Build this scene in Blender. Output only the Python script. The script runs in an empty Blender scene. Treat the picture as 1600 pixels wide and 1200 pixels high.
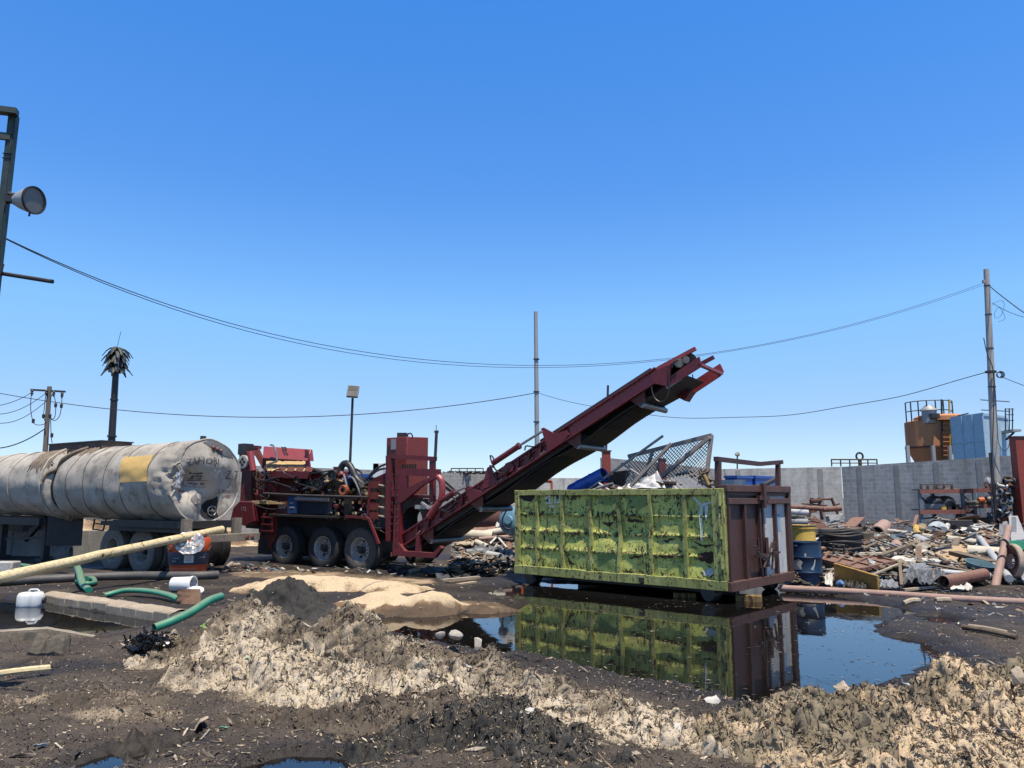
import bpy, math, random
import numpy as np
from mathutils import Vector, Matrix
V = Vector
R = math.radians
random.seed(7)
rng = np.random.default_rng(7)
sc = bpy.context.scene
COL = sc.collection
Z = V((0, 0, 1))

# ---------------------------------------------------------------- camera model
FPX, HOR, EYE = 1200.0, 778.0, 1.75
PIT = math.atan((HOR - 600) / FPX)
cP, sP = math.cos(PIT), math.sin(PIT)

def ray(px, py):
    xc, yc = (px - 800) / FPX, (600 - py) / FPX
    return V((xc, cP - sP * yc, sP + cP * yc))

def at(px, py, d):
    r = ray(px, py); t = d / r.y
    return V((r.x * t, d, EYE + r.z * t))

def gnd(px, py, z=0.0):
    r = ray(px, py); t = (z - EYE) / r.z
    return V((r.x * t, r.y * t, z))

class Plane:
    """a vertical plane through P that runs along the horizontal direction m; c points away from the viewer"""
    def __init__(s, P, m):
        s.P = V(P); s.m = V((m[0], m[1], 0)).normalized()
        s.c = V((-s.m.y, s.m.x, 0))
        if s.c.y < 0: s.c = -s.c
    def at(s, px, py, off=0.0):
        r = ray(px, py); n = s.c; P = s.P + n * off
        t = (P - V((0, 0, EYE))).dot(n) / r.dot(n)
        return V((0, 0, EYE)) + r * t

# ---------------------------------------------------------------- mesh builder
class MB:
    def __init__(s): s.v = []; s.f = []
    def add(s, vs, fs):
        o = len(s.v); s.v += [tuple(p) for p in vs]; s.f += [tuple(i + o for i in f) for f in fs]; return s
    def hexa(s, p):
        return s.add(p, [(0, 3, 2, 1), (4, 5, 6, 7), (0, 1, 5, 4), (1, 2, 6, 5), (2, 3, 7, 6), (3, 0, 4, 7)])
    def box(s, c, size, ax=None):
        c = V(c); X, Y, W = ax if ax else (V((1, 0, 0)), V((0, 1, 0)), Z)
        a, b, h = X * size[0] / 2, Y * size[1] / 2, W * size[2] / 2
        return s.hexa([c - a - b - h, c + a - b - h, c + a + b - h, c - a + b - h, c - a - b + h, c + a - b + h, c + a + b + h, c - a + b + h])
    def beam(s, a, b, w, h=None, up=Z):
        a, b = V(a), V(b); h = h or w
        d = b - a
        if d.length < 1e-6: return s
        x = d.normalized(); y = V(up).cross(x)
        if y.length < 1e-4: y = V((0, 1, 0)).cross(x)
        if y.length < 1e-4: y = V((1, 0, 0)).cross(x)
        y.normalize(); z = x.cross(y)
        return s.box((a + b) / 2, (d.length, w, h), (x, y, z))
    def ring(s, c, x, y, r, n):
        return [c + x * (r * math.cos(2 * math.pi * k / n)) + y * (r * math.sin(2 * math.pi * k / n)) for k in range(n)]
    def tube(s, pts, r, n=8, caps=True):
        pts = [V(p) for p in pts]; m = len(pts)
        rs = r if isinstance(r, (list, tuple)) else [r] * m
        t = [(pts[min(i + 1, m - 1)] - pts[max(i - 1, 0)]).normalized() for i in range(m)]
        x = t[0].orthogonal().normalized(); vs = []
        for i in range(m):
            x = (x - t[i] * x.dot(t[i]))
            x = x.normalized() if x.length > 1e-6 else t[i].orthogonal().normalized()
            vs += s.ring(pts[i], x, t[i].cross(x), rs[i], n)
        fs = [(i * n + k, i * n + (k + 1) % n, (i + 1) * n + (k + 1) % n, (i + 1) * n + k) for i in range(m - 1) for k in range(n)]
        if caps: fs += [tuple(range(n - 1, -1, -1)), tuple(range((m - 1) * n, m * n))]
        return s.add(vs, fs)
    def cyl(s, a, b, r, r2=None, n=16):
        return s.tube([a, b], [r, r if r2 is None else r2], n)
    def pipe(s, a, b, r, wall, n=14):
        a, b = V(a), V(b); L = (b - a).length
        return s.lathe(a, b - a, [(r - wall, 0), (r, 0), (r, L), (r - wall, L), (r - wall, 0)], n)
    def lathe(s, c, axis, prof, n=24, x=None, a0=0.0, a1=2 * math.pi):
        c = V(c); ax = V(axis).normalized(); x = (V(x) if x else ax.orthogonal()); x = (x - ax * x.dot(ax)).normalized(); y = ax.cross(x)
        full = abs(a1 - a0 - 2 * math.pi) < 1e-6; nn = n if full else n + 1
        vs = []
        for (r, h) in prof:
            for k in range(nn):
                a = a0 + (a1 - a0) * k / n
                vs.append(c + ax * h + x * (r * math.cos(a)) + y * (r * math.sin(a)))
        fs = []
        for i in range(len(prof) - 1):
            for k in range(n):
                k2 = (k + 1) % nn
                fs.append((i * nn + k, i * nn + k2, (i + 1) * nn + k2, (i + 1) * nn + k))
        return s.add(vs, fs)
    def disc(s, c, axis, r, n=24):
        ax = V(axis).normalized(); x = ax.orthogonal().normalized()
        return s.add(s.ring(V(c), x, ax.cross(x), r, n), [tuple(range(n))])
    def prism(s, poly, vec):
        n = len(poly); vec = V(vec)
        vs = [V(p) for p in poly] + [V(p) + vec for p in poly]
        return s.add(vs, [tuple(range(n)), tuple(range(2 * n - 1, n - 1, -1))] + [(i, i + n, (i + 1) % n + n, (i + 1) % n) for i in range(n)])
    def grid(s, P):
        m, n = len(P), len(P[0])
        return s.add([p for row in P for p in row], [(i * n + k, i * n + k + 1, (i + 1) * n + k + 1, (i + 1) * n + k) for i in range(m - 1) for k in range(n - 1)])
    def slab(s, P, th):
        """a curved sheet given as a grid of points, th thick"""
        m, n = len(P), len(P[0]); N = [[None] * n for _ in range(m)]
        for i in range(m):
            for k in range(n):
                a = V(P[min(i + 1, m - 1)][k]) - V(P[max(i - 1, 0)][k]); b = V(P[i][min(k + 1, n - 1)]) - V(P[i][max(k - 1, 0)])
                c = a.cross(b); N[i][k] = c.normalized() if c.length > 1e-9 else Z
        vs = [V(P[i][k]) for i in range(m) for k in range(n)] + [V(P[i][k]) - N[i][k] * th for i in range(m) for k in range(n)]
        q = m * n; fs = []
        for i in range(m - 1):
            for k in range(n - 1):
                a, b, c, d = i * n + k, i * n + k + 1, (i + 1) * n + k + 1, (i + 1) * n + k
                fs += [(a, b, c, d), (q + d, q + c, q + b, q + a)]
        for i in range(m - 1):
            for k in (0, n - 1):
                a, b = i * n + k, (i + 1) * n + k; fs.append((a, b, b + q, a + q))
        for k in range(n - 1):
            for i in (0, m - 1):
                a, b = i * n + k, i * n + k + 1; fs.append((a, b, b + q, a + q))
        return s.add(vs, fs)
    def build(s, name, mat, parent=None, smooth=35, bevel=0.0, label=None, origin=None):
        me = bpy.data.meshes.new(name)
        if parent is not None: O = parent_origin(parent)
        elif origin is not None: O = V(origin)
        else:
            a = np.array(s.v); O = V(((a[:, 0].min() + a[:, 0].max()) / 2, (a[:, 1].min() + a[:, 1].max()) / 2, a[:, 2].min()))
        me.from_pydata([(p[0] - O.x, p[1] - O.y, p[2] - O.z) for p in s.v], [], s.f)
        fix_normals(me)
        me.materials.append(mat)
        if smooth:
            me.polygons.foreach_set('use_smooth', [True] * len(me.polygons))
            me.set_sharp_from_angle(angle=R(smooth))
        o = bpy.data.objects.new(name, me); COL.objects.link(o)
        if parent is not None: o.parent = parent
        else: o.location = O
        if bevel:
            md = o.modifiers.new('Bevel', 'BEVEL'); md.width = bevel; md.segments = 2; md.limit_method = 'ANGLE'; md.angle_limit = R(40)
        if label: o['label'] = label
        return o

import bmesh
def fix_normals(me):
    bm = bmesh.new(); bm.from_mesh(me); bmesh.ops.recalc_face_normals(bm, faces=bm.faces); bm.to_mesh(me); bm.free()

def parent_origin(o):
    p = V((0, 0, 0))
    while o is not None: p += o.location; o = o.parent
    return p

def thing(name, label, cat, loc, group=None):
    o = bpy.data.objects.new(name, None); COL.objects.link(o); o.location = V(loc); o.empty_display_size = .2
    return tag(o, label, cat, group)

def tag(o, label=None, cat=None, group=None, kind=None):
    if label: o['label'] = label
    if cat: o['category'] = cat
    if group: o['group'] = group
    if kind: o['kind'] = kind
    return o

def sag(a, b, drop, n=24):
    a, b = V(a), V(b)
    return [a.lerp(b, t) - Z * (drop * 4 * t * (1 - t)) for t in [i / n for i in range(n + 1)]]

def curve(pts, n=6):
    """Catmull-Rom through the points"""
    pts = [V(p) for p in pts]; out = []
    for i in range(len(pts) - 1):
        p0, p1, p2, p3 = pts[max(i - 1, 0)], pts[i], pts[i + 1], pts[min(i + 2, len(pts) - 1)]
        for k in range(n):
            t = k / n
            out.append(.5 * ((2 * p1) + (p2 - p0) * t + (2 * p0 - 5 * p1 + 4 * p2 - p3) * t * t + (3 * p1 - p0 - 3 * p2 + p3) * t ** 3))
    return out + [pts[-1]]

def text_points(s, size):
    """flat mesh of a line of writing: (verts 2-D, faces), origin at its lower left"""
    cu = bpy.data.curves.new('writing', 'FONT'); cu.body = s; cu.size = size; cu.resolution_u = 3
    ob = bpy.data.objects.new('writing', cu); COL.objects.link(ob)
    dg = bpy.context.evaluated_depsgraph_get(); dg.update()
    me = bpy.data.meshes.new_from_object(ob.evaluated_get(dg))
    bm = bmesh.new(); bm.from_mesh(me)
    bmesh.ops.triangulate(bm, faces=bm.faces)
    for lim in (.5, .25, .14):
        bmesh.ops.subdivide_edges(bm, edges=[e for e in bm.edges if e.calc_length() > size * lim], cuts=1, use_grid_fill=True)
        bmesh.ops.triangulate(bm, faces=bm.faces)
    bm.verts.index_update()
    vs = [(v.co.x, v.co.y) for v in bm.verts]; fs = [tuple(v.index for v in f.verts) for f in bm.faces]
    bm.free(); bpy.data.objects.remove(ob); bpy.data.meshes.remove(me); bpy.data.curves.remove(cu)
    return vs, fs

# ---------------------------------------------------------------- noise (numpy)
_perm = rng.permutation(512); _perm = np.concatenate([_perm, _perm])
_grad = rng.normal(size=(512, 2)); _grad /= np.linalg.norm(_grad, axis=1)[:, None]
def perlin(x, y):
    xi, yi = np.floor(x).astype(int), np.floor(y).astype(int); xf, yf = x - xi, y - yi
    u, v = xf ** 3 * (xf * (xf * 6 - 15) + 10), yf ** 3 * (yf * (yf * 6 - 15) + 10)
    def g(i, k, dx, dy):
        q = _grad[_perm[(_perm[(xi + i) & 511] + yi + k) & 511] & 511]
        return q[..., 0] * dx + q[..., 1] * dy
    a, b, c, d = g(0, 0, xf, yf), g(1, 0, xf - 1, yf), g(0, 1, xf, yf - 1), g(1, 1, xf - 1, yf - 1)
    return (a + (b - a) * u) * (1 - v) + (c + (d - c) * u) * v
def fbm(x, y, oct=4, s=1.0, rough=.5):
    out, amp, tot = 0, 1.0, 0
    for k in range(oct):
        out = out + amp * perlin(x * s + 17.3 * k, y * s - 9.1 * k); tot += amp; s *= 2.03; amp *= rough
    return out / tot * 1.6
def ridged(x, y, oct=4, s=1.0, rough=.55):
    out, amp, tot = 0, 1.0, 0
    for k in range(oct):
        out = out + amp * (1 - np.abs(perlin(x * s + 31.7 * k, y * s + 5.9 * k)) * 2.2); tot += amp; s *= 2.1; amp *= rough
    return out / tot
def sstep(a, b, x):
    t = np.clip((x - a) / (b - a), 0, 1); return t * t * (3 - 2 * t)

# ---------------------------------------------------------------- materials
class NT:
    def __init__(s, name):
        s.m = bpy.data.materials.new(name); s.m.use_nodes = True; s.t = s.m.node_tree; s.t.nodes.clear()
        s.out = s.n('ShaderNodeOutputMaterial'); s.b = s.n('ShaderNodeBsdfPrincipled'); s.l(s.b.outputs[0], s.out.inputs[0])
        s.tc = s.n('ShaderNodeTexCoord')
    def n(s, k, **kw):
        q = s.t.nodes.new(k)
        for a, b in kw.items(): setattr(q, a, b)
        return q
    def l(s, a, b): s.t.links.new(a, b)
    def co(s, scale=(1, 1, 1), off=(0, 0, 0), src='Object'):
        mp = s.n('ShaderNodeMapping'); mp.inputs['Scale'].default_value = scale; mp.inputs['Location'].default_value = off
        s.l(s.tc.outputs[src], mp.inputs[0]); return mp.outputs[0]
    def noise(s, scale, detail=6, rough=.6, vec=None, dist=0.0):
        q = s.n('ShaderNodeTexNoise'); q.inputs['Scale'].default_value = scale; q.inputs['Detail'].default_value = detail
        q.inputs['Roughness'].default_value = rough; q.inputs['Distortion'].default_value = dist
        s.l(vec if vec is not None else s.co(), q.inputs['Vector']); return q.outputs[0]
    def ramp(s, fac, stops, interp='LINEAR'):
        q = s.n('ShaderNodeValToRGB'); q.color_ramp.interpolation = interp; e = q.color_ramp.elements
        while len(e) < len(stops): e.new(.5)
        for i, (p, c) in enumerate(stops):
            e[i].position = p; e[i].color = (c, c, c, 1) if isinstance(c, (int, float)) else (*c, 1)
        s.l(fac, q.inputs[0]); return q.outputs[0]
    def mix(s, fac, a, b, mode='MIX'):
        q = s.n('ShaderNodeMix', data_type='RGBA', blend_type=mode)
        for sock, v in ((q.inputs['Factor'], fac), (q.inputs[6], a), (q.inputs[7], b)):
            if isinstance(v, (int, float)): sock.default_value = v
            elif isinstance(v, tuple): sock.default_value = (*v, 1)
            else: s.l(v, sock)
        return q.outputs[2]
    def math(s, op, a, b=0.0):
        q = s.n('ShaderNodeMath', operation=op)
        for sock, v in ((q.inputs[0], a), (q.inputs[1], b)):
            if isinstance(v, (int, float)): sock.default_value = v
            else: s.l(v, sock)
        return q.outputs[0]
    def bump(s, h, strength=.3, dist=.02):
        q = s.n('ShaderNodeBump'); q.inputs['Strength'].default_value = strength; q.inputs['Distance'].default_value = dist
        s.l(h, q.inputs['Height']); s.l(q.outputs[0], s.b.inputs['Normal'])
    def set(s, **kw):
        for k, v in kw.items():
            sock = s.b.inputs[k.replace('_', ' ')]
            if isinstance(v, (int, float)): sock.default_value = v
            elif isinstance(v, tuple): sock.default_value = (*v, 1)
            else: s.l(v, sock)
        return s.m

def paint(name, c, c2=None, rust=.0, rustc=(.10, .04, .02), rough=.5, metal=0.0, scale=2.0, grime=.35, bump=.15, streak=False, dust=0.0, dustc=(.33, .25, .16)):
    """worn coat: two shades of the paint, grime, flaked rust, settled dust on faces that look up"""
    t = NT(name)
    c2 = c2 or tuple(x * .7 for x in c)
    off = (random.random() * 9, random.random() * 9, random.random() * 9)
    v = t.co((1, 1, .25) if streak else (1, 1, 1), off)
    v1 = t.co((1, 1, 1), off)
    col = t.mix(t.ramp(t.noise(scale, 5, .65, v), [(.35, 0.0), (.66, 1.0)]), c, c2)
    fine = t.noise(scale * 9, 6, .7, v1)
    g = t.ramp(fine, [(.38, 1.0), (.62, 0.0)])
    col = t.mix(t.math('MULTIPLY', g, grime), col, tuple(x * .35 for x in c))
    rsock = rough
    if rust > 0:
        n2 = t.noise(scale * 2.6, 9, .72, v, .6)
        k = .5 + (.5 - rust) * .42
        m = t.ramp(n2, [(k, 0.0), (k + .035, 1.0)])
        rc = t.mix(t.noise(scale * 14, 4, .6, v1), rustc, tuple(x * .4 for x in rustc))
        col = t.mix(m, col, rc); rsock = t.math('ADD', t.math('MULTIPLY', m, .9 - rough), rough)
    if dust > 0:
        geo = t.n('ShaderNodeNewGeometry'); sep = t.n('ShaderNodeSeparateXYZ'); t.l(geo.outputs['Normal'], sep.inputs[0])
        up = t.ramp(sep.outputs[2], [(.35, 0.0), (.9, 1.0)])
        dm = t.math('MULTIPLY', t.math('MULTIPLY', up, dust), t.ramp(t.noise(scale * 4, 5, .6, v1), [(.3, .3), (.6, 1.0)]))
        col = t.mix(dm, col, dustc)
    if bump: t.bump(fine, bump, .01)
    return t.set(Base_Color=col, Roughness=rsock, Metallic=metal)
# ---------------------------------------------------------------- camera, sky, sun
cam = bpy.data.objects.new('camera', bpy.data.cameras.new('camera')); COL.objects.link(cam)
cam.location = (0, 0, EYE); cam.rotation_euler = (R(90) + PIT, 0, 0)
cam.data.sensor_width = 36; cam.data.lens = 36 * FPX / 1600; cam.data.clip_end = 6000; cam.data.clip_start = .05
sc.camera = cam
SUN_H = V((.41, -.91, 0)).normalized(); SUN_EL = R(72)
sdir = V((SUN_H.x * math.cos(SUN_EL), SUN_H.y * math.cos(SUN_EL), math.sin(SUN_EL)))
sl = bpy.data.lights.new('sun', 'SUN'); sl.energy = 5.0; sl.angle = R(.5); sl.color = (1, .92, .80)
so = bpy.data.objects.new('sun', sl); COL.objects.link(so); so.rotation_euler = sdir.to_track_quat('Z', 'Y').to_euler(); so.location = (0, 0, 40)
w = bpy.data.worlds.new('World'); sc.world = w; w.use_nodes = True
wt = w.node_tree; bg = wt.nodes['Background']
sky = wt.nodes.new('ShaderNodeTexSky'); sky.sky_type = 'NISHITA'; sky.sun_disc = False
sky.sun_elevation = SUN_EL; sky.sun_rotation = math.atan2(SUN_H.x, SUN_H.y)
sky.altitude = 2200; sky.air_density = 1.0; sky.dust_density = .6; sky.ozone_density = 1.6
# the clear highland sky of the photo is bluer than the model's: tint it by elevation
wtc = wt.nodes.new('ShaderNodeTexCoord'); wsp = wt.nodes.new('ShaderNodeSeparateXYZ'); wrp = wt.nodes.new('ShaderNodeValToRGB')
wt.links.new(wtc.outputs['Generated'], wsp.inputs[0]); wt.links.new(wsp.outputs[2], wrp.inputs[0])
stops = [(.0, (.90, .95, 1.12)), (.105, (.98, 1.06, 1.18)), (.228, (1.12, 1.55, 1.72)), (.38, (.76, 1.42, 2.0)), (.57, (.58, 1.5, 2.32)), (.72, (.60, .62, .66))]
e = wrp.color_ramp.elements
while len(e) < len(stops): e.new(.5)
for i, (p, c) in enumerate(stops): e[i].position = p; e[i].color = (c[0] / 2.5, c[1] / 2.5, c[2] / 2.5, 1)
wmx = wt.nodes.new('ShaderNodeVectorMath'); wmx.operation = 'MULTIPLY'; wsc = wt.nodes.new('ShaderNodeVectorMath'); wsc.operation = 'SCALE'; wsc.inputs['Scale'].default_value = 2.5
wt.links.new(sky.outputs[0], wmx.inputs[0]); wt.links.new(wrp.outputs[0], wmx.inputs[1]); wt.links.new(wmx.outputs[0], wsc.inputs[0]); wt.links.new(wsc.outputs[0], bg.inputs[0])
bg.inputs[1].default_value = .098
sc.view_settings.view_transform = 'Standard'; sc.view_settings.look = 'None'; sc.view_settings.exposure = .42; sc.view_settings.gamma = 1
# ---------------------------------------------------------------- ground, water, heaps
def wpoly(pts): return np.array([[gnd(x, y).x, gnd(x, y).y] for x, y in pts])
def pdist(poly, x, y):
    """signed distance to a closed polygon (inside positive)"""
    d = np.full(x.shape, 1e9); ins = np.zeros(x.shape, bool); n = len(poly)
    for i in range(n):
        a, b = poly[i], poly[(i + 1) % n]; ex, ey = b - a
        t = np.clip(((x - a[0]) * ex + (y - a[1]) * ey) / (ex * ex + ey * ey), 0, 1)
        d = np.minimum(d, np.hypot(x - a[0] - ex * t, y - a[1] - ey * t))
        c = ((a[1] > y) != (b[1] > y)) & (x < (b[0] - a[0]) * (y - a[1]) / (b[1] - a[1] + 1e-12) + a[0]); ins ^= c
    return np.where(ins, d, -d)
def ldist(pts, vals, x, y):
    """distance to an open polyline and the values interpolated at the nearest point"""
    d = np.full(x.shape, 1e9); out = [np.zeros(x.shape) for _ in vals[0]]
    for i in range(len(pts) - 1):
        a, b = np.array(pts[i]), np.array(pts[i + 1]); ex, ey = b - a
        t = np.clip(((x - a[0]) * ex + (y - a[1]) * ey) / (ex * ex + ey * ey), 0, 1)
        q = np.hypot(x - a[0] - ex * t, y - a[1] - ey * t); k = q < d
        for j in range(len(out)): out[j] = np.where(k, vals[i][j] * (1 - t) + vals[i + 1][j] * t, out[j])
        d = np.where(k, q, d)
    return d, out

P_main = wpoly([(745, 925), (800, 916), (830, 908), (1000, 915), (1225, 912), (1270, 925), (1345, 938), (1440, 958), (1395, 966), (1360, 980), (1385, 992), (1440, 1010), (1480, 1030),
                (1400, 1062), (1300, 1090), (1200, 1105), (1150, 1092), (1060, 1068), (950, 1052), (860, 1030), (800, 1020), (720, 1012), (650, 1000), (600, 985), (590, 968), (660, 962), (740, 958), (800, 955), (838, 945), (800, 935)])
P_far = wpoly([(600, 897), (690, 893), (770, 892), (800, 898), (760, 904), (690, 905), (640, 903)])
P_isle = wpoly([(1425, 962), (1470, 962), (1505, 972), (1470, 978), (1430, 974)])
P_basin = wpoly([(-420, 930), (0, 936), (65, 942), (255, 972), (215, 984), (150, 992), (0, 1006), (-420, 1045)])
P_front = wpoly([(110, 1200), (170, 1176), (235, 1162), (300, 1152), (296, 1170), (245, 1188), (215, 1204), (150, 1222)])
P_rill = wpoly([(390, 1200), (450, 1180), (540, 1186), (590, 1196), (520, 1215), (410, 1215)])
PUDS = [P_main, P_far, P_basin, P_front, P_rill, P_isle]

def pud_mask(x, y):
    m = np.full(x.shape, -9.0)
    for i, p in enumerate(PUDS):
        k = (.3, .3, .1, .1, .1, .15)[i]
        m = np.maximum(m, pdist(p, x, y) / k)
    return m

SAW_STRIPE = [(gnd(x, y).x, gnd(x, y).y) for x, y in ((400, 1085), (520, 1095), (640, 1078), (740, 1070), (860, 1092), (960, 1118), (1060, 1150), (1140, 1175), (1230, 1205))]
def ground_h(x, y):
    base = .05 + .022 * fbm(x, y, 3, .7) + .03 * np.clip(fbm(x, y, 3, .25), -.5, 1) + .012 * ridged(x, y, 3, 2.2)
    r = np.hypot(x, y); near = sstep(14, 6, r)
    base = base + near * (.016 * fbm(x, y, 4, 4.0) + .010 * ridged(x, y, 3, 11.0))
    base = np.maximum(base, .012)
    m = pud_mask(x, y) + .8 * fbm(x, y, 4, 1.3) + .5 * fbm(x, y, 3, 5)
    k = sstep(-1.0, 1.0, m)
    return base * (1 - k) - .07 * k, m

def np_mesh(name, verts, faces, mat, attrs=None, smooth=True, origin=(0, 0, 0)):
    me = bpy.data.meshes.new(name); nv, nf = len(verts), len(faces); kk = faces.shape[1]
    me.vertices.add(nv); me.vertices.foreach_set('co', (verts - np.array(origin)).astype(np.float32).ravel())
    me.loops.add(nf * kk); me.loops.foreach_set('vertex_index', faces.astype(np.int32).ravel())
    me.polygons.add(nf); me.polygons.foreach_set('loop_start', np.arange(0, nf * kk, kk, dtype=np.int32))
    me.polygons.foreach_set('use_smooth', np.full(nf, smooth))
    for k, a in (attrs or {}).items():
        if a.ndim == 1:
            q = me.attributes.new(k, 'FLOAT', 'POINT'); q.data.foreach_set('value', a.astype(np.float32))
        else:
            q = me.attributes.new(k, 'FLOAT_COLOR', 'POINT'); q.data.foreach_set('color', np.c_[a, np.ones(len(a))].astype(np.float32).ravel())
    me.update(calc_edges=True); me.validate()
    me.materials.append(mat)
    o = bpy.data.objects.new(name, me); COL.objects.link(o); o.location = origin
    return o
def grid_faces(m, n, keep=None):
    i, k = np.meshgrid(np.arange(m - 1), np.arange(n - 1), indexing='ij'); a = (i * n + k).ravel()
    f = np.stack([a, a + 1, a + n + 1, a + n], 1)
    return f if keep is None else f[keep.ravel()]

def earth_mat(name, dark, mid, pale, tan2, wetrough=.5, lump=14.0):
    t = NT(name)
    def attr(n):
        q = t.n('ShaderNodeAttribute'); q.attribute_name = n; return q.outputs['Fac']
    saw, wet = attr('saw'), attr('wet')
    n1 = t.noise(2.3, 8, .7); n2 = t.noise(lump, 8, .75); n3 = t.noise(70, 4, .7)
    mud = t.mix(t.ramp(n1, [(.35, 0.0), (.65, 1.0)]), dark, mid)
    sp = t.ramp(n3, [(.66, 0.0), (.74, 1.0)])
    mud = t.mix(t.math('MULTIPLY', sp, t.math('SUBTRACT', .55, t.math('MULTIPLY', wet, .5))), mud, pale)
    tan = t.mix(t.ramp(n2, [(.3, 0.0), (.7, 1.0)]), pale, tan2)
    tan = t.mix(t.ramp(n3, [(.30, .75), (.5, 0.0)]), tan, tuple(x * .28 for x in pale))
    k = t.ramp(t.math('ADD', saw, t.math('MULTIPLY', t.math('SUBTRACT', t.math('ADD', t.math('MULTIPLY', n2, .6), t.math('MULTIPLY', n3, .4)), .5), 1.3)), [(.36, 0.0), (.62, 1.0)])
    col = t.mix(k, mud, tan)
    col = t.mix(t.math('MULTIPLY', wet, .75), col, tuple(x * .3 for x in dark))
    rough = t.math('SUBTRACT', .95, t.math('MULTIPLY', wet, .95 - wetrough))
    h = t.math('ADD', t.math('MULTIPLY', n2, .7), t.math('MULTIPLY', n3, .3))
    t.bump(h, .55, .035)
    t.b.inputs['Specular IOR Level'].default_value = .28
    return t.set(Base_Color=col, Roughness=rough)
MUD = (.040, .032, .026); MUD2 = (.086, .068, .054); PALE = (.44, .34, .235); TAN = (.40, .27, .15)
M_ground = earth_mat('ground mud', MUD, MUD2, PALE, TAN)
M_heap = earth_mat('fibre heap', (.075, .060, .044), (.185, .148, .108), (.53, .455, .35), (.43, .345, .24), lump=9)
M_heap2 = earth_mat('rotting fibre heap', (.105, .084, .056), (.235, .195, .135), (.51, .425, .295), (.50, .35, .215), lump=9)
M_ledge = earth_mat('crusted mud', (.045, .036, .029), (.11, .087, .066), (.40, .33, .24), (.3, .23, .16), lump=11)
M_sand = earth_mat('pale sawdust', (.10, .07, .045), (.20, .125, .07), (.56, .45, .31), (.50, .37, .22), lump=20)
M_dark = earth_mat('black clods', (.022, .021, .020), (.05, .047, .044), (.2, .17, .13), (.1, .09, .07), lump=18)

th = np.concatenate([np.linspace(-180, -52, 40)[:-1], np.linspace(-52, 52, 800), np.linspace(52, 180, 40)[1:]])
rr = np.concatenate([np.linspace(.3, 3.2, 8)[:-1], 3.2 * (60 / 3.2) ** np.linspace(0, 1, 620), 60 * (4000 / 60) ** np.linspace(0, 1, 40)[1:]])
TH, RR = np.meshgrid(np.radians(th), rr, indexing='ij')
GX, GY = (RR * np.sin(TH)).ravel(), (RR * np.cos(TH)).ravel()
GH, GM = ground_h(GX, GY)
GH = np.where(np.hypot(GX, GY) > 70, .03, GH)
ds, _ = ldist(SAW_STRIPE, [(0,)] * len(SAW_STRIPE), GX, GY)
saw = np.clip(.8 - ds / .38, 0, 1) * sstep(8.5, 7.0, GY) + .22 * sstep(-.1, .5, fbm(GX, GY, 4, .9)) * sstep(12, 7, GY)
band = wpoly([(350, 895), (480, 894), (620, 904), (690, 912), (640, 925), (520, 922), (440, 910), (360, 903)])
saw = np.maximum(saw, .75 * sstep(-.5, .5, pdist(band, GX, GY) + .5 * fbm(GX, GY, 3, 1.5)))
oil = wpoly([(380, 1195), (520, 1150), (640, 1135), (700, 1150), (640, 1170), (560, 1215), (400, 1230)])
streak = wpoly([(0, 1050), (90, 1040), (200, 1038), (330, 1030), (240, 1050), (100, 1062), (0, 1072)])
wet = np.maximum.reduce([sstep(-2.2, -.4, GM), 1.0 * sstep(-.3, .3, pdist(oil, GX, GY) + .4 * fbm(GX, GY, 3, 4)), .8 * sstep(-.2, .2, pdist(streak, GX, GY) + .3 * fbm(GX, GY, 3, 3)),
                         .85 * sstep(9.3, 11.5, GY) * sstep(34, 22, GY) * sstep(-.35, .25, fbm(GX, GY, 4, .8) + .15), .8 * sstep(-3.2, -1.4, GM) * sstep(6.2, 6.6, GY)])
ground = np_mesh('ground', np.c_[GX, GY, GH], grid_faces(len(th), len(rr)), M_ground, {'saw': saw, 'wet': wet})
tag(ground, 'dark churned mud yard strewn with wood fibre and oily wet patches', 'ground', kind='structure')
def gz(x, y):
    return float(ground_h(np.array([x]), np.array([y]))[0][0])

t = NT('oily water')
t.bump(t.noise(2.2, 4, .55, t.co((1, 1, 1))), .03, .05)
dirt = t.ramp(t.noise(1.7, 9, .75), [(.54, 0.0), (.68, 1.0)])
M_water = t.set(Base_Color=(.006, .0055, .005), Roughness=t.math('ADD', .012, t.math('MULTIPLY', dirt, .10)), IOR=1.5)
for nm, p, lb in (('water', P_main, 'large oily puddle mirroring the green container'), ('water', P_far, 'small dark puddle beside the loader skid'), ('water', P_basin, 'black still water in the concrete basin'),
                  ('water', P_front, 'small blue reflecting puddle at the front edge of the mud'), ('water', P_rill, 'thin wet rill at the front of the mud')):
    x0, y0 = p.min(0) - .5; x1, y1 = p.max(0) + .5
    tag(MB().add([(x0, y0, 0), (x1, y0, 0), (x1, y1, 0), (x0, y1, 0)], [(0, 1, 2, 3)]).build(nm, M_water, smooth=0), lb, 'puddle', kind='structure')

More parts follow.
